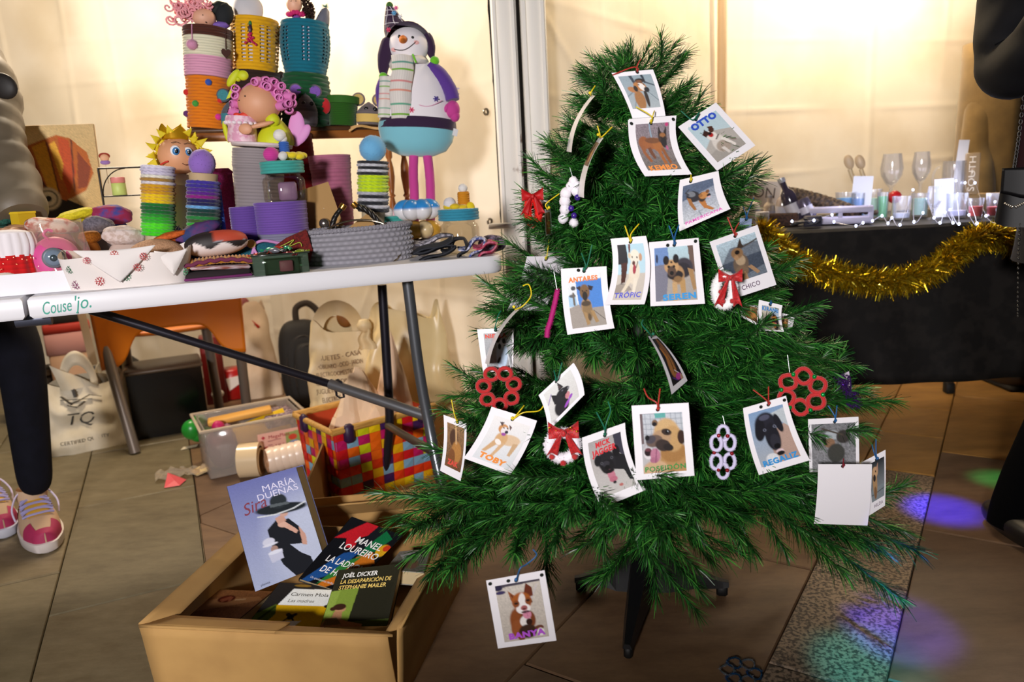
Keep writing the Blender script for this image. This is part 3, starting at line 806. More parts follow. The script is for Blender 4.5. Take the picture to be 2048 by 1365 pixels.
def pic_seren():
    p = Pic(84, 104, '#b7d5e0', '#a8a4a2'); p.p([(0, 0), (.34, 0), (.38, .30), (0, .34)], '#6f8fc4').p([(0, .33), (.38, .30), (.30, .90), (.1, 1), (0, 1)], '#7c7c8c').p([(.36, .32), (1, .40), (1, 1), (.25, 1)], '#a9a29c').p([(.86, 0), (1, 0), (1, .5), (.90, .40)], '#6d5850').e(.06, .2, .03, .08, '#2b3350')
    p.e(.74, .38, .22, .17, '#3c3842', 20).e(.70, .44, .2, .14, '#2a2830').e(.56, .52, .17, .18, '#b08a60').p([(.82, .40), (.96, .44), (1.0, .80), (.92, .82)], '#a8845a').p([(.42, .66), (.54, .64), (.54, 1), (.42, 1)], '#c6a274').p([(.60, .64), (.74, .60), (.74, 1), (.64, 1)], '#b8925f').e(.50, .52, .20, .09, '#241f22').e(.56, .60, .10, .06, '#8a6a46')
    p.e(.42, .36, .18, .13, '#c39a6a').e(.29, .24, .075, .085, '#1d191c').e(.54, .22, .075, .085, '#1d191c').e(.42, .45, .11, .10, '#5a463a').e(.42, .48, .05, .04, '#0f0d0f').e(.35, .36, .035, .025, '#1a1414').e(.48, .36, .035, .025, '#1a1414').e(.42, .28, .03, .02, '#3a2a22')
    return p.grain(.06)
def pic_chico():
    p = Pic(84, 90, '#b6ccd8', '#5c6470'); p.p([(.3, .18), (1, .20), (1, 1), (0, 1), (0, .5)], '#6a7480').p([(0, .5), (1, .46), (1, .78), (0, 1)], '#434c5a').l([(.55, .25), (1, .16)], .02, '#4a4440').grain(.12, 2)
    p.e(.44, .62, .19, .26, '#6a5a4c', 15).e(.46, .52, .12, .13, '#b0997c').e(.42, .78, .16, .14, '#7a6450').p([(.34, .82), (.5, .80), (.52, 1), (.36, 1)], '#a88460').p([(.58, .72), (.68, .70), (.84, .92), (.76, .95)], '#a58260').e(.43, .34, .15, .13, '#8a6a4a').p([(.46, .22), (.60, .02), (.62, .26)], '#3c3028').e(.44, .32, .06, .05, '#1c1614').e(.38, .44, .06, .06, '#a88460')
    return p.grain(.08)
def pic_toby():
    p = Pic(84, 104, '#eceaea', '#d9dde2')
    p.e(.62, .42, .30, .12, '#dcbf9e', -8).e(.42, .44, .16, .15, '#d2a878').p([(.28, .46), (.42, .52), (.20, .80), (.10, .80)], '#d0a87c').p([(.46, .52), (.58, .50), (.44, .86), (.36, .88)], '#d4ae84').p([(.76, .46), (.90, .44), (.84, .74), (.76, .74)], '#c9a680').e(.38, .52, .10, .05, '#f2ece6', 30).e(.36, .22, .13, .10, '#c98f58').e(.40, .25, .09, .08, '#e9e2e2').p([(.20, .10), (.32, .08), (.30, .18)], '#5a4a4a').p([(.46, .10), (.56, .14), (.54, .22)], '#6a5450').e(.47, .27, .045, .035, '#2c2838').e(.42, .33, .06, .035, '#9c4aa0').e(.36, .20, .02, .015, '#201818').e(.46, .19, .02, .015, '#201818')
    return p.grain(.03)
def pic_blackear():
    p = Pic(80, 88, '#dedfdd', '#d3d2d0'); p.l([(.02, .42), (.20, .20)], .014, '#8f6fb8')
    p.e(.42, .80, .24, .28, '#1b1a1e', -20).e(.48, .48, .22, .18, '#201f24', -30).p([(.18, .22), (.34, .36), (.30, .62), (.20, .56)], '#1d1c20').p([(.44, .30), (.50, .02), (.62, .30)], '#1a191d').p([(.47, .26), (.50, .08), (.55, .26)], '#4a3a3c').e(.64, .44, .13, .09, '#1e1d22', 10).e(.74, .45, .04, .035, '#77777e').e(.55, .38, .03, .02, '#70707a').e(.66, .64, .08, .10, '#c9838c', 10).e(.58, .54, .10, .03, '#0b0a0c').e(.60, .86, .12, .05, '#a24fc4', -35).e(.74, .76, .08, .05, '#9a48be', -35)
    return p.grain(.06)
def pic_mick():
    p = Pic(80, 112, '#a9a4a4', '#c4c0bd'); p.p([(.76, 0), (1, 0), (1, .44), (.80, .30)], '#3c3a48')
    p.p([(.70, .30), (1, .42), (1, .86), (.84, .66), (.60, .60)], '#1c1b20').p([(.86, .66), (1, .84), (1, .90), (.9, .86)], '#16151a').e(.46, .42, .27, .19, '#222126').e(.20, .36, .10, .10, '#1c1b20', 20).e(.78, .30, .11, .11, '#17161a').e(.44, .52, .20, .13, '#19181c').e(.41, .46, .11, .05, '#34333a').e(.42, .53, .075, .045, '#0c0b0e').e(.30, .43, .04, .025, '#5a5a62').e(.62, .39, .04, .025, '#5a5a62').e(.30, .43, .02, .015, '#0a0a0c').e(.62, .39, .02, .015, '#0a0a0c').e(.47, .68, .11, .10, '#c0788a').e(.48, .76, .12, .05, '#b96a7e').e(.46, .61, .13, .03, '#120f12').e(.48, .82, .05, .025, '#1a191c').e(.62, .90, .06, .025, '#b86a64')
    return p.grain(.06)
def pic_poseidon():
    p = Pic(96, 124, '#c2c9d2', '#b8b4b4')
    for k in range(9): p.l([(k * .12, 0), (k * .12 + .02, .6)], .005, '#7f8896')
    for k in range(6): p.l([(0, k * .085), (1, k * .085 + .02)], .005, '#7f8896')
    p.p([(.34, 0), (.60, 0), (.60, .08), (.36, .08)], '#5fa8a4').p([(0, 0), (.06, 0), (.06, .5), (0, .5)], '#6e5f62')
    p.e(.80, .86, .42, .34, '#b58c5c').e(.30, .95, .30, .16, '#c9a684').e(.72, .66, .30, .18, '#a37848').e(.60, .34, .30, .25, '#cba878').e(.74, .44, .24, .22, '#c09a68').e(.46, .42, .24, .14, '#b39272', -15).e(.30, .46, .20, .10, '#6a5850', -10).e(.50, .54, .18, .10, '#3a302e', 12).e(.22, .43, .12, .07, '#4c4850', -12).e(.14, .40, .055, .045, '#17161a').e(.62, .58, .12, .06, '#2a2424', 14)
    p.e(.94, .42, .09, .12, '#3a2620').e(.34, .16, .07, .055, '#7a5f48').e(.33, .18, .055, .035, '#1d1a1e').e(.60, .32, .12, .055, '#3a2c28', 14).e(.62, .32, .045, .03, '#0c0b0e').e(.635, .31, .012, .010, '#c8ccd4')
    p.e(.14, .66, .11, .10, '#ded8dc').e(.14, .64, .09, .07, '#2a1a20').e(.14, .60, .07, .03, '#6a3a44').e(.30, .70, .115, .12, '#b87a92').e(.27, .78, .10, .05, '#ab6c86').l([(.34, .60), (.30, .82)], .012, '#8d5270').l([(.04, .56), (.10, .50)], .012, '#b0a8ae')
    return p.grain(.07)
def pic_brown():
    p = Pic(48, 96, '#8d6a46', '#6a4526'); p.grain(.2, 2); p.e(.4, .3, .25, .2, '#4a2c18').e(.6, .6, .3, .25, '#b07a3c').e(.35, .75, .2, .2, '#7c4a22').l([(.5, 0), (.55, .4)], .05, '#c9a070'); return p.grain(.1)
def pic_niebla():
    p = Pic(60, 76, '#aeb0b4', '#8f9296'); p.grain(.1, 2); p.e(.62, .60, .22, .36, '#b9cfe6').e(.58, .30, .15, .11, '#d9e4ee').e(.48, .16, .10, .10, '#15161a').e(.54, .36, .06, .08, '#17181c').e(.70, .22, .06, .07, '#1a1c22').e(.5, .72, .05, .1, '#20242c', 30); return p.grain(.06)
def pic_twist():
    p = Pic(44, 110, '#231f24', '#1e1a22'); p.e(.62, .30, .22, .34, '#8a5a34').e(.5, .62, .3, .26, '#9c6a3c', 8).l([(.30, .22), (.4, .45)], .05, '#c07a2c').l([(.55, .1), (.6, .5), (.5, .8)], .03, '#3a281c').l([(.75, .2), (.75, .7)], .03, '#5c3a22').e(.7, .90, .26, .07, '#b03f90').e(.9, .96, .1, .08, '#b8907a').l([(.55, .74), (.8, .84)], .02, '#e0d6e0').l([(.2, .86), (.5, .95)], .03, '#4a2f7c'); return p.grain(.1)
def pic_regaliz():
    p = Pic(88, 116, '#7f9cc0', '#a8aeb6'); p.p([(.45, .45), (1, .30), (1, 1), (.4, 1)], '#b3978a').p([(.6, .1), (1, .05), (1, .4)], '#b9c2c8')
    p.e(.42, .26, .30, .21, '#23232e').e(.24, .34, .14, .20, '#17171f', 15).e(.76, .30, .09, .18, '#1b1b24', -12).e(.52, .52, .19, .26, '#1c1c25').e(.55, .62, .13, .15, '#33333e', mix=.6).e(.56, .70, .085, .05, '#0b0b10').e(.36, .36, .045, .028, '#6a6e80').e(.64, .34, .045, .028, '#6a6e80').e(.36, .36, .02, .016, '#08080b').e(.64, .34, .02, .016, '#08080b').e(.42, .14, .15, .05, '#5d6078', mix=.6).e(.58, .80, .10, .04, '#d9c2c6').e(.58, .84, .10, .04, '#18161a').e(.34, .90, .16, .10, '#d9dade')
    return p.grain(.07)
def pic_greydog():
    p = Pic(76, 88, '#77787c', '#86868a'); p.grain(.2, 2); p.e(.46, .24, .17, .10, '#aab2b8').e(.72, .28, .16, .14, '#3a3634', 20).l([(.24, .10), (.5, .18), (.7, .24)], .02, '#4c443c').e(.40, .40, .13, .10, '#8a6a52').p([(.24, .30), (.32, .26), (.34, .44), (.28, .44)], '#1a1614').e(.55, .62, .2, .2, '#3f403c'); return p.grain(.08)
def pic_hilda():
    p = Pic(60, 90, '#23262b', '#8f979c'); p.p([(0, .70), (1, .66), (1, 1), (0, 1)], '#7d878c').l([(0, .84), (1, .78)], .015, '#3a3f44').e(.32, .55, .16, .40, '#a88660').e(.36, .28, .20, .14, '#c09a74').p([(.42, .22), (.58, .06), (.56, .28)], '#b58c76').e(.30, .42, .09, .09, '#2a2426').e(.40, .26, .035, .03, '#0e0d0d').e(.32, .80, .10, .16, '#7c5c40'); return p.grain(.06)
def pic_kir():
    p = Pic(56, 84, '#c9c2b4', '#9a9284'); p.p([(.6, .1), (1, .1), (1, .6), (.6, .5)], '#a9bed0').e(.35, .7, .3, .25, '#5f6a3c').e(.75, .66, .2, .34, '#1d1614').e(.72, .48, .15, .11, '#b5722e').e(.70, .56, .06, .07, '#1a1412').p([(.62, .42), (.70, .26), (.78, .42)], '#2a1c14').e(.66, .78, .12, .12, '#b87a34').e(.78, .72, .04, .05, '#c86a70'); return p.grain(.08)
def pic_banya():
    p = Pic(90, 120, '#cfc7bd', '#bdb3a8'); p.grain(.06, 3); p.p([(0, 0), (1, 0), (1, .03), (0, .05)], '#4a4450').e(.07, .05, .09, .045, '#2c2844').e(.10, .13, .11, .03, '#3d3560').l([(.92, .08), (.70, .38)], .006, '#c9c2d4').e(.74, .36, .03, .02, '#2a2832')
    p.e(.42, .66, .22, .24, '#8a4a22').e(.36, .80, .16, .16, '#94522a').e(.60, .66, .17, .17, '#7a3f1f').e(.54, .68, .12, .10, '#ece6e2', 30).e(.62, .70, .07, .06, '#2f1810').e(.56, .86, .2, .12, '#3a2418').e(.82, .82, .10, .04, '#6a3a28').e(.84, .90, .08, .07, '#ece6e0').e(.40, .95, .08, .06, '#7a4424')
    p.p([(.26, .12), (.46, .26), (.40, .36), (.30, .30)], '#9c5a34').p([(.30, .17), (.42, .27), (.36, .31)], '#5c2c20').p([(.58, .24), (.68, .03), (.80, .12), (.80, .26), (.68, .28)], '#6a2f1c').e(.53, .33, .22, .155, '#a85c26').e(.53, .36, .085, .17, '#f0eae8', 8).e(.54, .46, .16, .09, '#f2ecea').e(.40, .36, .075, .06, '#8a4a24').e(.68, .34, .075, .06, '#8a4a24').e(.40, .355, .045, .018, '#2a1610').e(.67, .33, .045, .018, '#2a1610').e(.56, .45, .075, .045, '#a85c5c').e(.56, .465, .04, .015, '#5a2a2c').e(.60, .57, .095, .075, '#d58aa4').e(.58, .52, .10, .02, '#54343c').l([(.60, .53), (.61, .60)], .008, '#b06a86')
    return p.grain(.04)

card([(1223, 146), (1306, 139), (1331, 232), (1265, 237)], 'photo card of a tan dog seen from above, topmost on the tree', pic_head_top(), (.10, .09, .90, .80), bx=3, hole=(.60, .03), string='r', spts=[[(1268, 134), (1225, 150)], [(1275, 130), (1282, 118)]])
card([(1256, 240), (1350, 236), (1378, 350), (1290, 352)], 'blank edge of a card peeking out behind the orange lettered card', None, dY=(.022,) * 4, bx=-9, string=None)
card([(1258, 238), (1353, 231), (1384, 349), (1290, 353)], 'photo card of a standing brown dog with orange lettering KEMBO', pic_kembo(), (.15, .10, .86, .90), [('KEMBO', .50, .855, .60, .115, .03, '#f0913c', .02)], bx=-11, bn=-.006, hole=(.47, .10), holes=((.06, .08), (.94, .06)), string='y', spts=[[(1302, 232), (1272, 214)], [(1306, 230), (1309, 222)]])
card([(1356, 254), (1432, 205), (1511, 291), (1434, 342)], 'photo card of a white brown-faced dog with blue lettering OTTO', pic_otto(), (.13, .11, .87, .88), [('OTTO', .50, .155, .62, .15, .0, '#2a50c0', .03)], dY=(0, .01, .02, .01), off=.07, hole=(.40, .06), string='g', spts=[[(1398, 225), (1385, 240), (1362, 222)]])
card([(1360, 360), (1437, 342), (1461, 418), (1359, 463)], 'photo card of a running black and tan dog with pink lettering', pic_run(), (.10, .14, .84, .90), [('PAMERICANA', .50, .90, .74, .085, .0, '#ea68c4', .012)], hole=(.28, .08), string='y', spts=[[(1382, 350)]], bx=-4)
card([(1122, 538), (1213, 533), (1229, 657), (1135, 670)], 'photo card of a sitting tan dog with orange lettering ANTARES', pic_antares(), (.13, .09, .86, .92), [('ANTARES', .47, .17, .64, .10, .03, '#f08238', .02)], hole=(.50, .055), holes=((.38, .035),), string='g', bx=-3, spts=[[(1171, 530), (1163, 507)], [(1175, 528), (1184, 490)]])
card([(1221, 478), (1292, 472), (1289, 609), (1209, 610)], 'photo card of a white dog with tongue out and blue lettering TROPIC', pic_tropic(), (.15, .10, .87, .93), [('TRÓPIC', .50, .855, .66, .11, .02, '#5458d8', .02)], bx=9, bn=.004, hole=(.53, .07), string='y', off=.012, spts=[[(1256, 470), (1250, 452)], [(1262, 468), (1278, 448)]])
card([(1298, 485), (1397, 476), (1410, 608), (1301, 613)], 'photo card of a shepherd dog with light blue lettering SEREN', pic_seren(), (.10, .10, .87, .93), [('SEREN', .54, .865, .62, .125, .03, '#3a9ade', .024)], hole=(.50, .075), holes=((.37, .07), (.93, .045)), string='b', spts=[[(1346, 474), (1338, 452)], [(1350, 472), (1358, 450)]])
card([(1419, 484), (1515, 450), (1553, 570), (1458, 601)], 'instant photo card of a dark dog printed with the name CHICO', pic_chico(), (.09, .09, .90, .76), [('CHICO', .50, .875, .38, .105, .0, '#4a1f4c', .004)], dY=(-.01, .01, .01, -.01), hole=(.50, .05), string='r', spts=[[(1466, 462), (1455, 435)], [(1470, 460), (1478, 446)]])
card([(1518, 600), (1565, 611), (1568, 664), (1524, 662)], 'small photo card with blue hand lettering, by the black cloth', pic_kir(), (.14, .14, .88, .96), [('KIRANE', .50, .24, .70, .20, .0, '#2f7fc6', .02)], hole=(.48, .08), string='b', Y=1.36, bx=-4, spts=[[(1542, 602)]])
card([(1484, 606), (1516, 612), (1516, 652), (1478, 632)], 'curled photo card half hidden behind the blue lettered one', pic_brown(), (.15, .10, .95, .86), Y=1.39, string=None)
card([(1560, 626), (1590, 632), (1582, 668), (1560, 660)], 'corner of a photo card showing behind the blue lettered one', pic_brown(), (.1, .22, .6, .8), Y=1.42, string=None)
card([(983, 814), (1074, 842), (1020, 951), (927, 917)], 'photo card of a pale standing dog with orange lettering TOBY', pic_toby(), (.12, .12, .90, .92), [('TOBY', .50, .84, .58, .125, -.06, '#f0913c', .026)], bx=5, hole=(.50, .10), string='y', spts=[[(1040, 822), (1048, 812)], [(1046, 826), (1078, 822), (1090, 806)]])
card([(1077, 791), (1147, 726), (1169, 790), (1096, 864)], 'tilted photo card of a black dog with upright ears, no lettering', pic_blackear(), (.10, .08, .86, .90), bx=5, hole=(.48, .05), string='g', spts=[[(1112, 758), (1108, 742)], [(1116, 756), (1124, 726)]])
card([(1164, 876), (1250, 846), (1293, 980), (1204, 1017)], 'photo card of a panting black dog under red two-line lettering', pic_mick(), (.13, .10, .88, .88), [('MICK', .46, .165, .34, .10, .02, '#d8303a', .02), ('JAGGER', .46, .265, .56, .11, .02, '#d8303a', .02)], bx=-9, bn=-.004, hole=(.52, .075), string='g', spts=[[(1208, 855), (1193, 825)], [(1212, 850), (1221, 822), (1216, 804)]])
card([(1263, 812), (1377, 806), (1389, 952), (1273, 961)], 'large photo card of a tan dog head with green lettering POSEIDON', pic_poseidon(), (.13, .115, .87, .92), [('POSEIDÓN', .51, .855, .70, .095, .03, '#249348', .018)], hole=(.45, .07), string='r', off=.05, spts=[[(1313, 806), (1296, 795), (1288, 778)], [(1317, 804), (1320, 778)]])
card([(887, 830), (933, 847), (921, 963), (880, 942)], 'narrow photo card of a brown dog beside the grey table leg', pic_brown(), (.15, .10, .90, .86), [('ZAK', .5, .76, .5, .12, .0, '#d84a38', .03)], bx=4, hole=(.6, .04), string='y', spts=[[(908, 826), (903, 800)]], Y=1.36)
card([(954, 659), (1028, 656), (1026, 742), (966, 745)], 'photo card of a white and black dog with red lettering NIEBLA', pic_niebla(), (.16, .10, .95, .98), [('NIEBLA', .50, .165, .60, .125, .02, '#d8402c', .02)], hole=(.5, .04), string='g', spts=[[(991, 652), (996, 632), (1002, 622)]], Y=1.34)
card([(1031, 619), (1038, 620), (978, 731), (970, 727)], 'curved photo card seen edge-on in front of the red lettered one', None, dY=(.05, -.03, -.03, .05), bx=8, bn=.01, string='y', hole=(.6, .02), spts=[[(1046, 612), (1062, 592), (1058, 570), (1046, 572)]], Y=1.28, group=None)
card([(1054, 513), (1133, 513), (1088, 622), (1014, 621)], 'grey back of a photo card turned away beside the white post', None, bx=4, hole=(.5, .06), string='y', spts=[[(1094, 512), (1098, 480)]], Y=1.47, paper=M('#c9c4cb', .5), group=None)
card([(1184, 190), (1190, 192), (1143, 305), (1133, 303)], 'curved photo card seen edge-on, the upper of two near the tree top', None, dY=(.05, -.03, -.03, .05), bx=7, bn=.01, string='y', hole=(.5, .02), spts=[[(1182, 185), (1190, 172)]], Y=1.40, group=None)
card([(1200, 272), (1207, 276), (1168, 396), (1156, 393)], 'curved photo card seen edge-on, the lower of two near the tree top', pic_brown(), (.1, .1, .9, .5), dY=(.05, -.03, -.03, .05), bx=11, bn=.01, string='y', hole=(.5, .02), spts=[[(1200, 270), (1195, 252)], [(1206, 272), (1224, 254)]], Y=1.34, group=None)
card([(1089, 419), (1101, 415), (1105, 468), (1092, 472)], 'narrow turned photo card beside the red fluffy ornament', pic_brown(), (.0, .14, .72, .96), dY=(-.02, .02, .02, -.02), string='y', hole=(.3, .04), spts=[[(1092, 408), (1118, 388)]], Y=1.42)
card([(1296, 673), (1313, 672), (1375, 762), (1343, 790)], 'curled photo card twisted sideways in the middle of the tree', pic_twist(), (.16, .06, .84, .90), bx=-14, bn=.01, hole=(.2, .02), string='g', spts=[[(1296, 664), (1284, 650), (1286, 640)]], dY=(.0, .03, .03, -.01))
card([(1486, 817), (1572, 792), (1620, 921), (1518, 951)], 'photo card of a black long-eared dog with blue lettering REGALIZ', pic_regaliz(), (.10, .10, .88, .90), [('REGALIZ', .50, .855, .70, .115, .02, '#2f93d8', .02)], bx=-5, hole=(.57, .05), holes=((.40, .05), (.94, .05)), string='r', spts=[[(1532, 800), (1506, 780)], [(1537, 796), (1537, 774)]])
card([(1616, 839), (1717, 834), (1719, 940), (1619, 945)], 'photo card of a grey yard and dog behind the blank card', pic_greydog(), (.06, .10, .93, 1.0), hole=(.52, .07), string='b', spts=[[(1669, 832), (1656, 812)], [(1672, 830), (1674, 812)]], Y=1.29)
card([(1722, 926), (1771, 900), (1770, 1012), (1735, 1034)], 'printed photo card lettered HILDA, behind the blank card', pic_hilda(), (.28, .10, .93, .80), [('HILDA', .62, .885, .46, .085, .0, '#5a3a5c', .003)], bx=1, hole=(.6, .08), string='b', Y=1.30, spts=[[(1748, 905), (1744, 890)], [(1752, 905), (1752, 878)]])
card([(1636, 929), (1744, 929), (1735, 1052), (1628, 1048)], 'blank white back of a photo card, lowest at the tree right', None, bx=2, hole=(.45, .03), string='m', spts=[[(1686, 935), (1687, 918)]], Y=1.235)
card([(1682, 750), (1698, 743), (1706, 790), (1690, 790)], 'slim lilac photo card half covered by purple tinsel', None, Y=1.40, string=None, paper=M('#cfc0d4', .5))
card([(972, 1162), (1089, 1141), (1113, 1282), (996, 1298)], 'photo card of a brown and white dog lettered BANYA, lowest on the tree', pic_banya(), (.13, .10, .89, .92), [('BANYA', .53, .84, .62, .115, .02, '#b355d2', .026)], hole=(.50, .07), holes=((.37, .055), (.94, .055), (.06, .05)), string='b', Y=1.06, spts=[[(1040, 1138), (1052, 1130), (1073, 1112), (1066, 1100)]])
card([(1480, 436), (1504, 438), (1502, 462), (1478, 460)], 'tiny blue photo tag beside the gold tinsel end', None, Y=1.5, paper=M('#8797b8', .5), string='b', hole=(.5, .1))

# ------------------------------------------------------------------ hand-made ornaments on the tree
def orn(name, label, px, py, Y=None, off=.02, rz=None, group=None, cat='ornament'):
    Y = Y or tree_front(px, py, off); P = onY(px, py, Y)
    return thing(name, label, cat, P, depth(P) / FPX, rz, group)
def pipe(g, pts, r, seed, closed=True, fz=1.0):
    g.tube(pts, r, 8, closed=closed)
    q = random.Random(seed); P = [Vector(p) for p in pts]; n = len(P); V = []; F = []
    segs = range(n if closed else n - 1)
    for i in segs:
        a, b = P[i], P[(i + 1) % n]; cnt = max(3, int((b - a).length * 5))
        for k in range(cnt):
            p = a.lerp(b, q.random()); d = Vector((q.gauss(0, 1), q.gauss(0, 1), q.gauss(0, 1))).normalized()
            e = d.orthogonal().normalized() * (r * .10); j = len(V)
            V += [p + d * r * .8 - e, p + d * r * .8 + e, p + d * r * (1 + .55 * fz * q.uniform(.6, 1.2))]; F.append((j, j + 1, j + 2))
    g.add(V, F)
def ring_pts(cx, cz, rx, rz_, n=16, y=0, a0=0, a1=360, sq=1.0):
    P = []
    for k in range(n):
        a = R(a0 + (a1 - a0) * k / (n if a1 - a0 == 360 else n - 1))
        P.append((cx + rx * math.copysign(abs(math.cos(a)) ** sq, math.cos(a)), y, cz + rz_ * math.copysign(abs(math.sin(a)) ** sq, math.sin(a))))
    return P
REDP = M('#b81216', .75, sheen=.4); WHTP = M('#efeaf2', .8, sheen=.3)
def hanger(t, x, z, L=30, m=None): G().tube([(x, 0, z), (x - 5, 4, z + L)], .6, 5).build('hanger_thread', m or M('#c8ccd0', .3, .6), t)
t = orn('loop_wreath', 'red pipe cleaner wreath of seven loops beside the grey table leg', 998, 778, group=None)
for k in range(7):
    a = 2 * PI * (k + .25) / 7; cx, cz = 31 * math.cos(a), 33 * math.sin(a)
    g = G(); pipe(g, ring_pts(cx, cz, 13, 12, 14, y=(-1) ** k * 1.5), 4.0, k); g.build('loop', REDP, t)
hanger(t, 26, 38)
t = orn('diamond_wreath', 'red pipe cleaner wreath of six loops with green beads', 1604, 784, 1.22)
GREENB = M('#0a8a3c', .12, .3)
for k in range(6):
    a = 2 * PI * k / 6 + .45; cx, cz = 32 * math.cos(a), 32 * math.sin(a)
    pts = ring_pts(0, 0, 15, 14, 16, sq=.85); a2 = a + PI / 4
    pts = [(cx + x * math.cos(a2) - z * math.sin(a2), (-1) ** k * 1.2, cz + x * math.sin(a2) + z * math.cos(a2)) for x, y, z in pts]
    g = G(); pipe(g, pts, 4.2, k + 20); g.build('loop', REDP, t)
    b = a + PI / 6; G().ell((39 * math.cos(b), -4, 39 * math.sin(b)), 4.6, 10, 8).build('bead', GREENB, t)
hanger(t, -24, 38, 34)
t = orn('flower_chain', 'white pipe cleaner star with dark red beads, turned side on', 1446, 905)
for k in range(6):
    a = 2 * PI * k / 6 + PI / 2; cx, cz = 15 * math.cos(a), 38 * math.sin(a)
    g = G(); pipe(g, ring_pts(cx, cz, 10, 15, 14, y=4 * math.cos(a), sq=.9), 3.6, k + 40); g.build('loop', M('#cfc9e8', .8, sheen=.3), t)
    b = a + PI / 6; G().ell((17 * math.cos(b), -5, 40 * math.sin(b)), 4.0, 10, 8).build('bead', M('#8a1420', .2, .1), t)
hanger(t, 4, 52, 20)
def fluffy_ring(g, cx, cz, rx, rz_, r, seed, y=0.0, wd=.05):
    n = 22
    for k in range(n):
        a = 2 * PI * k / n; g.fuzz((cx + rx * math.cos(a), y, cz + rz_ * math.sin(a)), r, 90, .42, wd, seed=seed + k)
    g.tube(ring_pts(cx, cz, rx, rz_, 24, y), r * .82, 10, closed=True)
VEL = M('#c01318', .55, kind='fleck', col2='#9c0d12', scale=.25, sheen=.3)
def bow(t, cx, cz, s_, mat, y=-8, tail=1.0, lean=0.0):
    for sd in (-1, 1):
        g = G()
        g.grid(lambda u, v: (cx + sd * s_ * 24 * u, y - 5 * math.sin(PI * u) * math.cos(2 * PI * v), cz + (5 + 9 * u) * s_ * math.cos(PI * v) + 5 * u * s_), 8, 10)
        g.build('bow_loop', mat, t)
        g = G()
        g.grid(lambda u, v: (cx + sd * (4 + 16 * u) * s_ + (v - .5) * (6 + 12 * u) * s_ + lean * u, y - 2 - 2 * math.sin(3 * u + v * 3), cz - (40 * u + (6 * abs(v - .5) * 2 * u)) * s_ * tail), 8, 5)
        o = g.build('bow_tail', mat, t); m_ = o.modifiers.new('t', 'SOLIDIFY'); m_.thickness = .4
    G().ell((cx, y - 4, cz), (4.5 * s_, 4 * s_, 5.5 * s_), 12, 8).build('bow_knot', mat, t)
GOLDP = M('#d9a520', .25, .9)
t = orn('pompom_wreath', 'white fluffy wreath with red bow and three red pompoms, under the black dog card', 1125, 892, off=.05)
g = G(); fluffy_ring(g, 0, 0, 27, 26, 12, 300); g.build('wreath', WHTP, t)
bow(t, 3, 30, 1.25, VEL, y=-14, tail=.78)
for x, z in ((-22, -18), (0, -31), (23, -19)):
    g = G(); g.ell((x, -12, z), 5.2, 12, 8).fuzz((x, -12, z), 6, 160, .4, .06, seed=int(x + 90)); g.build('pompom', REDP, t)
q = random.Random(4)
for k in range(8):
    sd = q.choice((-1, 1)); G().ell((3 + sd * q.uniform(8, 30), -24 - q.random(), 36 + q.uniform(-4, 10)), (q.uniform(1.2, 2.6), .6, q.uniform(.8, 1.6)), 6, 5).build('gold_fleck', GOLDP, t)
t = orn('pompom_wreath', 'white fluffy wreath with red bow, in front of the CHICO card', 1451, 580, off=.05)
g = G(); fluffy_ring(g, -2, -2, 17, 30, 11, 500); g.build('wreath', M('#f4f4f4', .8), t)
bow(t, 9, 26, .95, VEL, y=-13, tail=1.35, lean=-4)
for x, z in ((-9, -2), (-5, -22), (13, -21)):
    g = G(); g.ell((x, -12, z), 4.6, 12, 8).fuzz((x, -12, z), 5.4, 140, .4, .06, seed=int(x + 190)); g.build('pompom', REDP, t)
t = orn('chenille_star', 'white fluffy ornament with purple beads at the tree left edge', 1138, 405)
for k, (x, z, r_) in enumerate(((10, 42, 9), (4, 32, 9), (-6, 18, 11), (-8, 2, 11), (-9, -14, 10), (-13, -32, 10), (8, -42, 9), (14, 22, 9), (16, 34, 8))):
    g = G(); g.ell((x, k % 2, z), (r_, r_, r_ * 1.15), 14, 10, ns=.12, nf=2, seed=k).fuzz((x, k % 2, z), r_ * 1.1, 220, .26, .05, seed=k + 700); g.build('tuft', WHTP, t)
for x, z in ((17, 9), (4, -12), (9, -27)):
    G().ell((x, -7, z), (6, 5, 6.5), 14, 10).build('bead', M('#3c1f86', .3), t)
hanger(t, 9, 50, 20)
t = orn('fluffy_wreath', 'red fluffy ornament with a red felt bow beside the white post', 1066, 415, 1.44)
g = G(); fluffy_ring(g, 0, -8, 11, 26, 9, 800, wd=.06); g.build('wreath', M('#e0140e', .8), t)
bow(t, 0, 22, .9, M('#b00d12', .6), y=-9, tail=.9)
t = orn('chenille_stick', 'magenta pipe cleaner stick hanging left of the ANTARES card', 1104, 628)
g = G(); pipe(g, [(13, 0, 48), (11, 2, 38), (7, 0, 22), (2, 2, 4), (-4, 0, -16), (-10, 2, -32), (-12, 0, -48)], 5.2, 61, closed=False); g.build('chenille', M('#b0106e', .7), t)
hanger(t, 12, 48, 36)
t = orn('tinsel_ornament', 'purple glitter tinsel ornament at the tree right edge', 1697, 782, 1.37)
g = G(); qq = random.Random(9)
for k in range(420):
    z = qq.uniform(-32, 30); x = (-6 if z > 0 else 6) + qq.gauss(0, 5) + z * -.25; d = Vector((qq.gauss(0, 1), qq.gauss(0, 1), qq.gauss(0, 1))).normalized() * 8
    e = d.orthogonal().normalized() * .8; p = Vector((x, qq.gauss(0, 3), z)); g.add([p - e, p + e, p + d + e, p + d - e], [(0, 1, 2, 3)])
g.build('tinsel', M('#8a5ab8', .18, .9), t, smooth=False, kind='stuff')
g = G(); pts = ring_pts(0, 0, 4, 30, 16)
g.tube(pts, 1.5, 6, closed=True); g.build('wire_ring', M('#5a3a86', .3, .8), t)
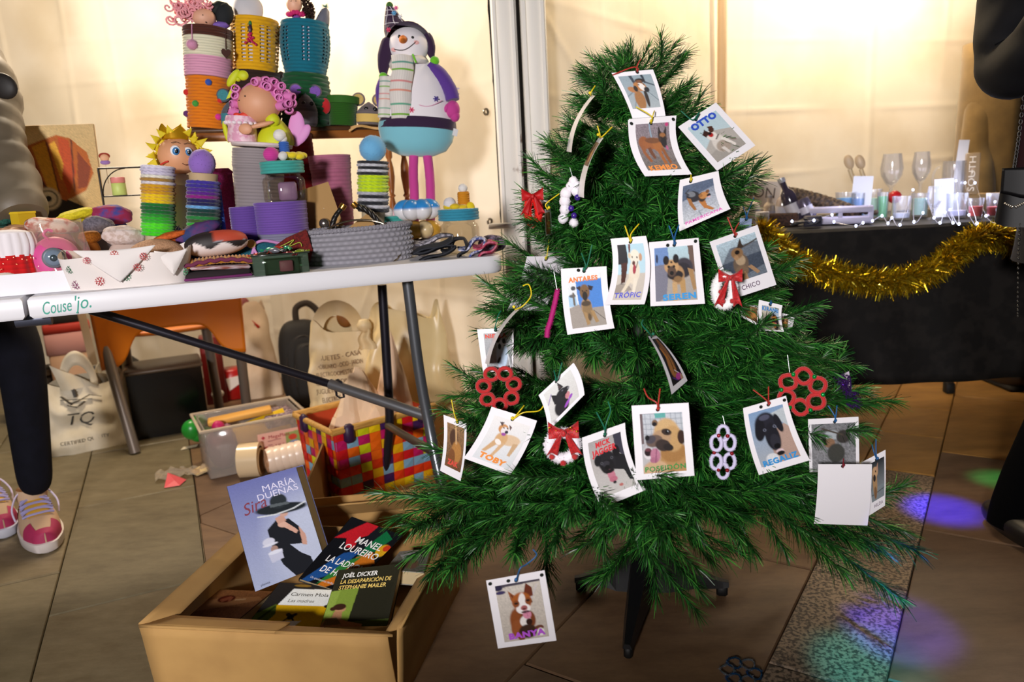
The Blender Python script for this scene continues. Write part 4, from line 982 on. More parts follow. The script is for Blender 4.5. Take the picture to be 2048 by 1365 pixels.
# tinsel star dropped on the paving
P = onz(1481, 1350, 0); t = thing('tinsel_star', 'silver and blue tinsel star lying on the paving in front of the tree', 'ornament', P, depth(P) / FPX)
for k in range(6):
    a = 2 * PI * k / 6; g = G(); pts = [(26 * math.cos(a) + 14 * math.cos(b), 1.9 * (26 * math.sin(a) + 14 * math.sin(b)) * .62, 6 + math.sin(b * 2) * 2) for b in [2 * PI * i / 14 for i in range(14)]]
    g.tube(pts, 1.6, 6, closed=True); qq = random.Random(k)
    for (x, y, z) in pts:
        for j in range(10):
            d = Vector((qq.gauss(0, 1), qq.gauss(0, 1), qq.gauss(0, 1))).normalized() * 5; e = d.orthogonal().normalized() * .6; p = Vector((x, y, z)); g.add([p - e, p + e, p + d], [(0, 1, 2)])
    g.build('loop', M('#a9b4c4' if k % 2 else '#2f6fae', .2, .9), t, smooth=False)
# ------------------------------------------------------------------ craft stall: helpers for soft goods (local unit = one photograph pixel at that depth)
def solve_px(px, v, z):
    y = 500.0
    for _ in range(12):
        P = onv(px, y, v); y += (P.z - z) * FPX / depth(P) * 1.0
    return onv(px, y, v), y
def tt(name, label, cat, px, v, z=.74, group=None, rz=None):
    P, y = solve_px(px, v, z); s = depth(P) / FPX
    t = thing(name, label, cat, P, s, rz, group); t['_y'] = y
    return t, y
def vv(px, py, v, name, label, cat, group=None, rz=None):
    """a thing whose base sits at this pixel on the upright plane v"""
    P = onv(px, py, v); return thing(name, label, cat, P, depth(P) / FPX, rz, group)
KNIT = M('attr', .85, sheen=.25, spec=.25)
def shade(c, k): return tuple(min(1, x * k) for x in c[:3])
def knit(g, wb, wt, h, bands, rows, c=(0, 0, 0), wm=None, n=56, st=None, relief=1.2, wall=True, sy=1.0, rot=None, drop=None, liner=True, wob=0.0, lip=0):
    """crocheted tube: ridged rows, stitches; bands = [(upper fraction, colour)]"""
    prof = []; cols = []; per = 4
    K = rows * per
    st = st or max(12, int(PI * max(wb, wt) / 5.5))
    def rad(f):
        r = wb / 2 + (wt - wb) / 2 * f
        if wm: r += (wm - (wb + wt) / 2) / 2 * math.sin(PI * f)
        return r
    def colat(f):
        for u, cc in bands:
            if f <= u + 1e-6: return C(cc)[:3]
        return C(bands[-1][1])[:3]
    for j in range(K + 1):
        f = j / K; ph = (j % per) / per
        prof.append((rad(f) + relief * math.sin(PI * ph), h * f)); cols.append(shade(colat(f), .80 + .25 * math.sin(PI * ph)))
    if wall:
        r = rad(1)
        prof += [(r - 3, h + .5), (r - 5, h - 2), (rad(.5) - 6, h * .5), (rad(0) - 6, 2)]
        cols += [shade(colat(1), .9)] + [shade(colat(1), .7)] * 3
    def fn(r, z, a, j):
        row = j // per
        return r + (relief * .45 * math.sin(st * a + (row % 2) * PI + z * .05) if j <= K else 0) + wob * math.sin(3 * a + z * .02)
    if drop:
        g2 = G(); g2.lathe(prof[:K + 1], n, fn=fn, cap=False, col=cols[:K + 1])
        keep = [f for k, f in enumerate(g2.f) if not drop(k // n / K, (k % n) / n, k // n, k % n)]
        vcol = [g2.c[i] for i in range(len(g2.v))]
        V = [((rot @ Vector(p)) if rot else Vector(p)) + Vector(c) for p in g2.v]
        g.add(V, keep, 0, vcol)
    else:
        g.lathe(prof, n, c, sy=sy, rot=rot, fn=fn, cap=True, col=cols)
    return g
def pom(t, x, y, z, r, col, name='pompom', seed=1, fz=.22, cnt=None, sq=(1, 1, 1)):
    g = G(); g.ell((x, y, z), (r * sq[0], r * sq[1], r * sq[2]), 18, 12, ns=.05, nf=3, seed=seed)
    g.fuzz((x, y, z), r * 1.12, cnt or int(120 + r * 14), fz, .035, seed=seed, sq=sq)
    return g.build(name, M(col, .9, sheen=.4), t)
def ball(t, x, y, z, r, col, name='ball', rough=.85):
    """small crocheted ball with spiral rows"""
    g = G(); c = C(col)[:3]; prof = []; cols = []
    for j in range(25):
        th = PI * j / 24; k = 1 + .035 * (j % 2)
        prof.append((max(.02, r * math.sin(th) * k), -r * math.cos(th))); cols.append(shade(c, .85 + .2 * (j % 2)))
    g.lathe(prof, 20, (x, y, z), col=cols); return g.build(name, KNIT, t)

# ------------------------------------------------------------------ little wooden rack with turned posts
SV = .50; SZ = 1.075
WOODL = M('#a8682f', .38, kind='streak', col2='#8d521f', scale=.09); WOODD = M('#5c3a1f', .4, kind='streak', col2='#452a15', scale=.08)
P = onv(575, 268, SV); sp_ = depth(P) / FPX
_l = onv(374, 262, SV); _r = onv(806, 258, SV)
rk = thing('wooden_rack', 'small wooden rack with turned posts carrying crochet baskets at the back of the table', 'rack', ((_l.x + _r.x) / 2, (_l.y + _r.y) / 2, .74), 1.0, TANG)
rl = (_r - _l).length
G().box((0, .055, SZ - .74 - .006), (rl, .20, .012), bev=.003).build('shelf_board', WOODD, rk)
G().box((0, -.035, SZ - .74 - .021), (rl - .01, .014, .022), bev=.002).build('shelf_apron', WOODL, rk)
def spindle(x, y, h):
    k = h / .33
    pr = [(.009, 0), (.011, .01), (.007, .02), (.012, .03), (.006, .045), (.010, .07), (.0125, .10), (.010, .13), (.006, .150), (.011, .156), (.0065, .163), (.009, .18), (.0128, .215), (.011, .245), (.006, .27), (.010, .278), (.010, .33)]
    g = G().lathe([(r, z * k) for r, z in pr], 16); o = g.build('turned_post', WOODL, rk); o.location = (x, y, 0)
for x, y in ((rl / 2 - .012, -.03), (rl / 2 - .012, .14), (-rl / 2 + .014, -.03), (-rl / 2 + .014, .14)): spindle(x, y, SZ - .74 - .03)

def shelf(px, name, label, cat, group=None, v=SV, base=None):
    P, y = solve_px(px, v, SZ if base is None else base)
    t = thing(name, label, cat, P, depth(P) / FPX, None, group); lean_of(t); return t, y
B = 'crochet baskets on the rack'
# 1 orange basket with felt dots and the striped one standing on it
t, y = shelf(419, 'crochet_basket', 'orange crochet basket dotted with coloured felt balls', 'basket', B)
zo = y - 157
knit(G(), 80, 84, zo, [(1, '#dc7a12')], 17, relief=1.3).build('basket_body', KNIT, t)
for px, py, c in ((419, 170, '#2a4fb0'), (379, 190, '#c8201c'), (395, 213, '#3f9a35'), (440, 202, '#c8201c'), (377, 232, '#5a2468'), (436, 236, '#d62a90')):
    x = px - 419; z = y - py; a = math.asin(max(-.98, min(.98, x / 42))); 
    g = G(); g.ell((42 * math.sin(a), -42 * math.cos(a), z), 6.6, 12, 8, ns=.08, nf=3).build('felt_dot', M(c, .85, sheen=.3), t)
orb_y, orb_top = y, zo
t2 = thing('crochet_basket', 'brown, cream and pink striped crochet basket on top of the orange one', 'basket', top(t, zo), t.scale[0], None, B); t2.rotation_euler = t.rotation_euler
h2 = 157 - 58
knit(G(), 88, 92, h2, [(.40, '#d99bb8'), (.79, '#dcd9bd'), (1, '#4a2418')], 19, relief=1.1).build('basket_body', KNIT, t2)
def cord_charm(t, x, ztop, zbot, R0, c, shape):
    a = math.asin(x / R0); X, Yy = R0 * math.sin(a), -R0 * math.cos(a)
    G().tube([(X, Yy - 1, ztop), (X, Yy - 2, zbot)], 1.0, 6).build('cord', M(c, .8), t)
    if shape == 'heart':
        o = [(0, -11)] + [(9.5 * math.sin(k) ** 3 * 1.0, 9 * (13 * math.cos(k) - 5 * math.cos(2 * k) - 2 * math.cos(3 * k) - math.cos(4 * k)) / 14) for k in [2 * PI * i / 22 for i in range(22)]][1:]
        o = [(9.5 * math.sin(k) ** 3, 10 * (13 * math.cos(k) - 5 * math.cos(2 * k) - 2 * math.cos(3 * k) - math.cos(4 * k)) / 15) for k in [2 * PI * i / 22 for i in range(22)]]
        G().prism(o, 4, c=(X, Yy - 4, zbot - 8)).build('heart_charm', M(c, .85), t)
    else: pom(t, X, Yy - 4, zbot - 10, 10, c, seed=5, fz=.35)
cord_charm(t2, -28, h2 - 2, h2 - 32, 47, '#cf8fb0', 'pom'); cord_charm(t2, 32, h2, h2 - 42, 46, '#3e1d14', 'heart')
# doll lying across the striped basket
t3 = thing('doll', 'doll with curly pale pink hair lying across the striped basket', 'doll', t2.location + Vector((0, 0, h2 * t.scale[2])), t.scale[0])
SKIN = M('#e2a98c', .55)
G().ell((6, -8, 18), (22, 18, 19), 20, 14).build('head', SKIN, t3)
g = G(); q = random.Random(3)
for k in range(80):
    a = q.uniform(0, 2 * PI); x = -14 + q.gauss(0, 17); z = 34 + q.gauss(0, 13); yv = -6 + q.gauss(0, 8)
    if z < 14 or (x > -2 and z < 26): x -= 22
    r_ = q.uniform(5, 9)
    g.tube([(x + r_ * math.cos(b) + b * 1.1, yv + b * .6, z + r_ * math.sin(b)) for b in [i * .7 for i in range(10)]], 2.0, 5)
g.build('curly_hair', M('#e79aa2', .8, sheen=.4), t3, kind='stuff')
for x, z in ((10, 22), (14, 8)): G().ell((x - 6, -25, z - 2), 1.3, 8, 6).build('eye', M('#15100e', .3), t3)
G().ell((44, -4, 26), (17, 12, 24), 18, 12, rot=rotm(0, 14, 0)).build('felt_hat', M('#15191c', .85), t3)
G().ell((34, -4, 4), (18, 12, 9), 14, 10, ns=.2, nf=2).build('dress', M('#7a5ab0', .8), t3)
G().ell((38, 6, 40), (22, 12, 16), 14, 10, ns=.15, nf=2).build('foot', M('#121a16', .8), t3)
# 2 yellow openwork basket with bead charm, on the dark brown handled one
t, y = shelf(513, 'crochet_basket', 'dark brown crochet basket with looped handles', 'basket', B, v=.54)
hb = y - 147
knit(G(), 92, 100, hb, [(1, '#2e1b14')], 17).build('basket_body', KNIT, t)
for sd in (-1, 1): G().tube(smoothpts([(sd * 50, -8, hb * .35), (sd * 53, -9, hb * .75), (sd * 50, -6, hb + 2), (sd * 42, 0, hb - 6)]), 6.5, 10).build('handle', M('#2e1b14', .85), t)
t2 = thing('crochet_basket', 'yellow openwork crochet basket on top of the dark brown one', 'basket', top(t, hb), t.scale[0], None, B); t2.rotation_euler = t.rotation_euler
hy = 147 - 40
dropy = lambda f, u, j, i: (.16 < f < .82) and (j % 4 in (1, 2)) and (i % 8 in (2, 3, 5, 6))
knit(G(), 82, 88, hy, [(1, '#e0a80e')], 15, wm=88, drop=dropy, n=64).build('basket_body', KNIT, t2)
G().lathe([(37, 1), (39, hy * .5), (40, hy - 4)], 32, cap=False).build('liner', M('#cfcdd8', .9), t2)
G().lathe([(0.5, 1), (40, 1)], 28, cap=False).build('base', M('#c89410', .9), t2)
g = G(); q = random.Random(2)
for k in range(26):
    z = hy - 58 + k * .85; w_ = 11 * (1 - k / 30); g.ell((-8 + q.uniform(-w_, w_), -47, z), 2.6, 8, 6)
g.build('bead_cluster', M('#b8124e', .25), t2, kind='stuff')
G().ell((-8, -47, hy - 28), (3.5, 2.5, 9), 10, 8).build('bead', M('#3a2440', .3), t2); G().ell((-8, -46, hy - 18), (3, 2, 6), 8, 6).build('felt_leaf', M('#2f7a3a', .7), t2)
t3 = thing('stuffed_toy', 'round whitish soft toy sitting in the yellow basket', 'toy', t2.location + Vector((0, 0, (hy - 6) * t.scale[2])), t.scale[0])
G().ell((0, 0, 24), (28, 22, 34), 22, 16, ns=.04, nf=2).build('soft_body', M('#c9c8cc', .95, sheen=.5), t3)
# 3 teal openwork basket on the dark green one
t, y = shelf(613, 'crochet_basket', 'dark green crochet basket with a red felt dot', 'basket', B)
hb = y - 150
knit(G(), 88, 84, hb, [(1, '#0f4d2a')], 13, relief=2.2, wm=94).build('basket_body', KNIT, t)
g = G(); g.ell((36, -30, hb - 63), (11, 7, 16), 18, 12); g.build('felt_dot', M('#c4161e', .85, sheen=.4), t)
t2 = thing('crochet_basket', 'teal openwork crochet basket on top of the dark green one', 'basket', top(t, hb), t.scale[0], None, B); t2.rotation_euler = t.rotation_euler
hy = 150 - 46
dropt = lambda f, u, j, i: (.20 < f < .86) and (j % 4 in (1, 2)) and (i % 9 in (1, 3))
knit(G(), 76, 88, hy, [(1, '#0d6a80')], 15, wm=94, drop=dropt, n=63).build('basket_body', KNIT, t2)
G().lathe([(34, 1), (41, hy * .5), (40, hy - 4)], 32, cap=False).build('liner', M('#c8c6dc', .9), t2)
G().lathe([(0.5, 1), (37, 1)], 28, cap=False).build('base', M('#0d6a80', .9), t2)
t3 = thing('doll', 'little doll with dark brown curls and a pink collar on the teal basket', 'doll', t2.location + Vector((0, 0, (hy - 4) * t.scale[2])), t.scale[0])
G().lathe([(14, -20), (17, -4), (9, 8), (6, 14)], 16, (-6, -8, 0)).build('body', M('#8a4aa8', .8), t3)
G().ell((-8, -12, 36), (15, 14, 18), 18, 12).build('head', M('#edb596', .5), t3)
for x in (-13, -4): G().ell((x, -25.5, 39), 1.1, 8, 6).build('eye', M('#15100e', .3), t3)
g = G()
for k in range(14):
    a = 2 * PI * k / 14; g.ell((-7 + 14 * math.cos(a), -12 + 9 * math.sin(a), 16 + 2 * math.sin(3 * a)), (5, 4, 5), 8, 6)
g.build('collar', M('#c81f6a', .8), t3)
g = G(); q = random.Random(13)
for k in range(150):
    a = q.uniform(-.9, 2.6); r_ = q.uniform(13, 31); x = -2 + r_ * math.cos(a) * (1 if math.cos(a) > 0 else .55); z = 34 + r_ * math.sin(a) * .9 - (8 if x > 12 else 0)
    if x < 8 and z < 46 and x > -22: continue
    g.tube([(x + 3 * math.cos(b), -6 + q.uniform(-9, 9) + 3 * math.sin(b), z + b * 1.0 - 4) for b in [i * .9 for i in range(7)]], 1.3, 5)
g.build('curly_hair', M('#3a2014', .85), t3, kind='stuff')
t4 = thing('craft_cone', 'small grey cone craft with green tinsel hair beside the brown haired doll', 'ornament', t2.location + Vector((.045, .0, (hy - 6) * t.scale[2])), t.scale[0])
G().lathe([(14, 0), (12, 12), (8, 28), (2, 34)], 16, (8, 0, 0), rot=rotm(0, 18, 0)).build('cone', M('#6c6f7c', .5), t4)
g = G(); q = random.Random(8)
for k in range(60):
    p = Vector((18, 0, 34)); d = Vector((q.gauss(0, 1), q.gauss(0, 1), q.gauss(.4, .8))).normalized() * 12; e = d.orthogonal().normalized() * .5; g.add([p - e, p + e, p + d], [(0, 1, 2)])
g.build('tinsel', M('#1f8f7a', .3, .5), t4, smooth=False, kind='stuff')
# yellow folder lying between the two openwork baskets
t = vv(560, 78, .56, 'folder', 'bright yellow folded card lying between the yellow and teal baskets', 'folder')
G().box((0, 4, 19), (74, 34, 3), rot=rotm(-12, -4, 0)).build('top_flap', M('#e8c018', .55), t)
G().box((2, -10, 4), (66, 2, 34), rot=rotm(0, -4, 0)).build('front_flap', M('#d9960f', .55), t)
# 4 small green pot, two toy mice
t, y = shelf(686, 'crochet_pot', 'small plain green crochet pot beside the dotted dark green basket', 'pot', None, v=.47)
hp = y - 193
knit(G(), 52, 60, hp, [(.74, '#24560f'), (1, '#2b6312')], 16, relief=.8).build('pot_body', KNIT, t)
G().lathe([(30, hp - 16), (32.5, hp - 15), (33, hp - 1), (30, hp)], 32).build('lid', M('#2a6012', .85), t)
def mouse(px, v, col, earc, label, w, h, pouch, ears=True):
    t, y = shelf(px, 'toy_mouse', label, 'toy', 'crochet mice on the rack', v=v)
    g = G(); pr = []
    for j in range(22):
        f = j / 21; r = w / 2 * math.sin(PI * (.22 + .78 * f)) ** .8 if f > .25 else w / 2 * (.86 + .14 * math.sin(f * 6)); pr.append((max(r, 1), h * f))
    c = C(col)[:3]
    g.lathe([(r + .8 * (j % 2), z) for j, (r, z) in enumerate(pr)], 30, col=[shade(c, .85 + .2 * (j % 2)) for j in range(22)]); g.build('body', KNIT, t)
    for sd in (-1, 1):
        G().lathe([(.5, -2), (12, -2.4), (14, 0), (12, 2.4), (.5, 2)], 22, (sd * w * .40, 4, h + 5), rot=rotm(90, 0, sd * 14)).build('ear', M(col, .85), t)
        G().lathe([(.5, -1), (10, -1), (10.5, 1), (.5, 1)], 22, (sd * w * .40, 1.2, h + 5), rot=rotm(90, 0, sd * 14)).build('inner_ear', M(earc, .85, kind='n', scale=.6), t)
        G().ell((sd * w * .17 + 4, -w * .36, h * .66), (4.4, 3, 4.4), 12, 8).build('eye', M('#101012', .3), t)
    g = G(); g.grid(lambda u, v_: ((w / 2 + 2.2) * math.sin(-1.1 + 2.2 * u), -(w / 2 + 2.2) * math.cos(-1.1 + 2.2 * u) * .98, 4 + (h * .36) * v_ + 1.0 * math.sin(v_ * 25)), 20, 16); g.build('pouch', M(pouch, .85), t)
    return t
mouse(738, .45, '#73696a', '#d6b668', 'grey crochet mouse with yellow ears beside the green pot', 50, 46, '#dcb964')
mouse(468, .44, '#545a64', '#3c8a94', 'grey crochet mouse with teal ears half hidden by the foam doll', 48, 58, '#3a7a88')
mouse(612, .44, '#65606a', '#8a5cc0', 'grey crochet mouse with lilac ear peeking behind the foam doll', 46, 66, '#85808a')
t = vv(726, 256, .44, 'ribbon_bow', 'flat beige ribbon tied at the rack edge under the grey mouse', 'ribbon')
g = G(); g.grid(lambda u, v_: (-24 + 58 * u, -6 - 4 * math.sin(PI * u * 2), -2 + 5 * v_ + 3 * math.sin(u * 5)), 14, 3); g.grid(lambda u, v_: (-10 - 18 * u, -8, 2 - 10 * u + 5 * v_), 8, 3)
g.build('ribbon', M('#c99a58', .6), t)

# ------------------------------------------------------------------ snowman at the right rear corner
t, y = tt('toy_snowman', 'tall plush snowman with pointed dark purple hat and long pink legs', 'soft toy', 838, .37, rz=0)
def sz(py): return y - py
def sx(px): return px - 838
FEL = M('#efe9ee', .9, sheen=.5); PLUM = M('#2e1238', .9, sheen=.3); PURP = M('#56308c', .9, sheen=.3); LIME = M('#72c81c', .85, sheen=.3); HOTP = M('#c23a8e', .85, sheen=.3)
for dx in (0, 32):
    G().tube(smoothpts([(sx(828 + dx), 4, -2), (sx(829 + dx), 3, sz(400)), (sx(827 + dx), 2, sz(350)), (sx(828 + dx * .8), 0, sz(305))], 6), [9.5 - .1 * (k % 3) for k in range(19)], 14).build('leg', HOTP, t)
g = G(); g.lathe([(3, sz(314)), (34, sz(312)), (58, sz(302)), (70, sz(284)), (75, sz(262)), (74, sz(250))], 36, (sx(834), 0, 0), sy=.62)
g.fuzz((sx(834), 0, sz(280)), 70, 700, .08, .012, seed=4, sq=(1.06, .66, .42)); g.build('plush_skirt', M('#7cc0d0', .9, sheen=.6), t)
G().lathe([(74, sz(264)), (76.5, sz(262)), (74, sz(244)), (72, sz(243))], 36, (sx(836), 0, 0), sy=.64, rot=None).build('belt', PLUM, t)
g = G(); pr = [(70, sz(250)), (71, sz(236)), (67, sz(205)), (58, sz(172)), (44, sz(146)), (28, sz(132)), (12, sz(126))]
g.lathe(pr, 36, (sx(832), 0, 0), sy=.62); g.build('body', FEL, t)
G().ell((sx(818), -6, sz(104)), (39, 30, 36), 26, 18).build('head', FEL, t)
# hat: hood around the face running up into a bent cone, with ear flaps
g = G(); V = []
secs = [(sx(782), sz(28), 7), (sx(785), sz(36), 11), (sx(789), sz(50), 17), (sx(797), sz(64), 26), (sx(808), sz(76), 37), (sx(818), sz(90), 43), (sx(818), sz(104), 45)]
def hatf(u, v_):
    k = v_ * (len(secs) - 1); i = min(int(k), len(secs) - 2); f = k - i
    cx, cz, r = [secs[i][m] * (1 - f) + secs[i + 1][m] * f for m in range(3)]
    a = 2 * PI * u; open_ = max(0.0, -math.sin(a)) * max(0, v_ - .58) * 95
    return (cx + r * math.cos(a), 2 + r * .82 * math.sin(a), cz + open_)
g.grid(hatf, 32, 24, cu=True); g.build('hat', PLUM, t)
G().ell((sx(782), 2, sz(26)), 7, 12, 8).build('hat_tip', M('#3a6a2a', .8), t)
def flap(pts, w_, nm='ear_flap'): G().tube(smoothpts(pts, 5), w_, 12, flat=.6).build(nm, PLUM, t)
flap([(sx(782), -8, sz(92)), (sx(774), -10, sz(120)), (sx(770), -12, sz(150)), (sx(772), -12, sz(164))], [10, 13, 14, 14, 14, 14, 14, 13, 12, 11, 10, 9, 8, 7, 5, 4])
flap([(sx(850), -6, sz(80)), (sx(858), -8, sz(100)), (sx(862), -10, sz(118)), (sx(866), -10, sz(128))], [10, 11, 12, 12, 12, 11, 11, 10, 9, 8, 7, 6, 5, 5, 4, 3])
pom(t, sx(770), -16, sz(166), 8.5, '#6cc41a', seed=31); pom(t, sx(868), -14, sz(131), 9, '#6cc41a', seed=32)
g = G()
for zf, r0 in ((.18, 13), (.30, 18), (.50, 30)):
    g.tube([hatf(u, zf) for u in [k / 24 for k in range(25)]], .7, 5)
for u0 in (.62, .74, .86): g.tube([Vector(hatf(u0 + .03 * math.sin(k), .04 + k * .1)) + Vector((0, -1, 0)) for k in range(6)], .6, 5)
g.build('stitching', M('#d8d4dc', .8), t, kind='stuff')
for px, py, c in ((795, 38, '#e05a98'), (791, 49, '#5aa8d8'), (803, 55, '#f0f0f4'), (781, 84, '#d8406a')):
    g = G()
    for k in range(3): g.box((0, 0, 0), (9, 1.6, 1.8), rot=rotm(0, 60 * k, 0))
    g.ell((0, -.6, 0), 2.6, 8, 6); o = g.build('felt_flower', M(c, .8), t); o.location = (sx(px), -24 - (py - 38) * .35, sz(py))
G().lathe([(8, 0), (7, 8), (4.5, 18), (1, 24)], 14, (sx(808), -34, sz(99)), rot=rotm(98, 0, 0)).build('carrot_nose', M('#e07a12', .7), t)
G().ell((sx(801), -32, sz(93)), 3.2, 10, 8).build('eye', M('#141214', .3), t); G().ell((sx(826), -33, sz(94)), 3.0, 10, 8).build('eye', M('#141214', .3), t)
def facept(px, py, o=1.0):
    x = (px - 818) / 39; z = (104 - py) / 36; yy = math.sqrt(max(0.02, 1 - x * x - z * z)); return (sx(px), -6 - (30 + o) * yy, sz(py))
G().tube([facept(788 + k * 4.6, 114 + 10.5 * math.sin(PI * (k / 10)) - k * 1.4, .4) for k in range(11)], .9, 6).build('smile', M('#3a2a2c', .7), t)
for px, py in ((791, 116), (832, 103)): G().ell(facept(px, py, -.6), (6, 1.6, 4), 10, 6).build('blush', M('#eab0ae', .9), t)
# scarf
def scarf(u, v_):
    return (sx(786 + 36 * u + (1 - v_) * 2) + 2 * math.sin(v_ * 8), -34 - 9 * math.sin(PI * u) - 6 * math.sin(PI * v_), sz(130 + 118 * v_))
def scol(u, v_):
    base = C('#e4ded8')[:3]
    for c0, cc in ((.12, '#5a9a8a'), (.24, '#6fae2a'), (.42, '#d88a8a'), (.56, '#e0907a'), (.78, '#5fa88a'), (.93, '#6fae2a')):
        if abs(v_ - c0) < .013: return C(cc)[:3]
    return shade(base, .94 + .08 * math.sin(u * 60))
g = G(); g.grid(scarf, 24, 70, col=scol); o = g.build('scarf_end', KNIT, t); m_ = o.modifiers.new('t', 'SOLIDIFY'); m_.thickness = 4
def scarf2(u, v_): return (sx(766 + 22 * u - 4 * v_), -26 - 5 * math.sin(PI * u), sz(168 + 78 * v_))
g = G(); g.grid(scarf2, 12, 40, col=scol); o = g.build('scarf_end', KNIT, t); m_ = o.modifiers.new('t', 'SOLIDIFY'); m_.thickness = 4
g = G(); g.lathe([(36, -7), (40, 0), (36, 8)], 30, (sx(818), -4, sz(136)), sy=.85, rot=rotm(0, -8, 0), cap=False); o = g.build('scarf_wrap', M('#e4ded8', .9), t); m_ = o.modifiers.new('t', 'SOLIDIFY'); m_.thickness = 4
G().box((sx(829), -38, sz(134)), (3, 2, 17), rot=rotm(0, -22, 0)).build('scarf_stripe', LIME, t)
# arm and mitten
G().tube(smoothpts([(sx(857), -6, sz(142)), (sx(880), -12, sz(160)), (sx(897), -18, sz(185)), (sx(903), -20, sz(206))], 6), [15, 15.5, 16, 16, 16, 16, 15.5, 15, 15, 14.5, 14, 14, 14, 14, 14, 14, 14, 14, 13.5], 14).build('sleeve', PURP, t)
for zz in (182, 192): G().tube(ring_pts(sx(901), sz(zz + 1), 14.6, 1.6, 20, -20), .7, 5, closed=True).build('stitching', M('#c9b8dc', .8), t)
g = G(); g.ell((sx(903), -21, sz(224)), (14, 11, 18), 18, 12); g.ell((sx(907), -21, sz(236)), (10, 9, 12), 14, 10); g.ell((sx(891), -24, sz(222)), (5, 5, 10), 12, 8, rot=rotm(0, 25, 0)); g.build('mitten', HOTP, t)
G().tube(smoothpts([(sx(775), -2, sz(160)), (sx(764), -6, sz(190)), (sx(768), -8, sz(225))], 6), 10, 10).build('sleeve', PURP, t)
g = G(); g.tube([(sx(818 + k * 6.4), -43 + abs(k - 4) * 1.1, sz(210 + 14 * math.sin(k / 11 * PI * 1.1))) for k in range(11)], .8, 5); g.build('stitching', M('#d89ab8', .8), t)
for px, py, c in ((824, 232, '#d8406a'), (870, 208, '#4a3a8c')):
    g = G()
    for k in range(3): g.box((0, 0, 0), (11, 1.4, 2), rot=rotm(0, 60 * k, 0))
    o = g.build('felt_flower', M(c, .8), t); o.location = (sx(px), -44 if px < 850 else -38, sz(py))
G().box((sx(908), -22, sz(268)), (10, 1, 14), rot=rotm(0, 12, 20)).build('care_tag', M('#f0eef0', .5), t)
# make the snowman lean against the tent behind as in the stall
t.rotation_euler = (R(-5), 0, math.atan2(-t.location.x, t.location.y)); lean_of(t, 1.0)
# ------------------------------------------------------------------ goods standing on the table under and before the rack
def lid_spool(t, x, z, y=0, body='#d08010', ballc='#e8e4e0', k=1.0):
    G().lathe([(12 * k, 0)] + [(13 * k - (j % 2), 2 + j * 2.2 * k) for j in range(12)] + [(11 * k, 29 * k)], 18, (x, y, z)).build('thread_spool', M(body, .8), t)
    ball(t, x, y, z + 36 * k, 9.5 * k, ballc)
def flower(t, x, z, y, c, w=26):
    g = G()
    for k in range(7):
        a = 2 * PI * k / 7; g.ell((x + w * .62 * math.cos(a), y + w * .5 * math.sin(a), z + 2 * math.sin(a * 2)), (w * .42, w * .36, 7), 12, 8)
    g.build('crochet_flower', M(c, .85, sheen=.3), t)
def jar(px, v, top, w, hl, label, lidc, z=.74, ht=None):
    t, y = tt('lidded_jar', label, 'jar', px, v, z=z, group='glass jars with crochet lids')
    h = ht or (y - top); hb = h - hl
    GL = glass('#f4f1ea', .02)
    pr = [(w * .40, 0), (w * .44, 3), (w * .455, 8), (w * .455, hb * .75), (w * .42, hb * .86), (w * .37, hb * .92), (w * .37, hb)]
    G().lathe(pr, 32, cap=False).build('glass_body', GL, t)
    G().lathe([(.5, 1), (w * .38, 1.2), (w * .42, 4)], 32, cap=False).build('glass_base', GL, t)
    g = G(); knit(g, w * .92, w * .92, hl, [(1, lidc)], 4, c=(0, 0, hb), relief=1.0, wall=False); g.lathe([(w * .46, 0), (w * .3, 1), (.5, 1.5)], 32, (0, 0, hb + hl), cap=False, col=[C(lidc)[:3]] * 3); g.build('crochet_lid', KNIT, t)
    return t, h
TURQ = '#3a9a92'
# foam doll on its disc standing on the tall grey basket
t, y = tt('crochet_basket', 'tall light grey crochet basket under the foam doll', 'basket', 520, .30, group='crochet baskets below the rack')
hg = y - 303
g = knit(G(), 76, 96, hg - 32, [(1, '#8b8284')], 30, relief=.7); g.build('basket_body', KNIT, t)
g = knit(G(), 98, 96, 34, [(1, '#8f8688')], 7, c=(0, 0, hg - 34), relief=.7, wall=False); g.lathe([(48, 0), (.5, 1)], 40, (0, 0, hg), cap=False, col=[C('#8f8688')[:3]] * 2); g.build('lid', KNIT, t)
lean_of(t)
d = thing('foam_doll', 'foam doll with pink curls and lime dress hugging a pink jar on a round disc', 'doll', top(t, hg + 2) + Vector((.012, -.01, 0)), t.scale[0], 0.0); lean_of(d)
FOAM = M('#d79c78', .55); PINKF = M('#d77ab8', .6); LIMEF = M('#c4cc16', .6); PALE = M('#e8b9cc', .6)
G().lathe([(54, 0), (56, 1), (56, 6), (54, 7)], 40).build('disc', M('#b8a8a4', .6), d); G().lathe([(56.6, 4), (57, 5), (57, 8), (55, 9), (.5, 9)], 40, cap=False).build('disc_top', M('#d9c9cc', .6), d)
G().lathe([(34, 8), (35, 14), (33, 26), (26, 40), (16, 52), (10, 58)], 28, (26, 4, 0)).build('dress', LIMEF, d)
G().ell((-2, -6, 88), (40, 36, 40), 28, 20).build('head', FOAM, d)
for px_, pz_ in ((-16, 92), (-30, 84)): G().ell((px_ - 2, -6 - 36 * math.sqrt(max(.05, 1 - ((px_ + 0) / 40) ** 2 - ((pz_ - 88) / 40) ** 2)), pz_ + 6), 1.5, 8, 6).build('eye', M('#2a1c18', .4), d)
g = G(); g.lathe([(40.5, 0), (42, 6), (38, 20), (26, 32), (10, 39), (.5, 40)], 28, (0, 0, 92), sy=.9, cap=False, rot=rotm(-28, 18, 0)); g.build('hair_cap', PINKF, d)
q = random.Random(6)
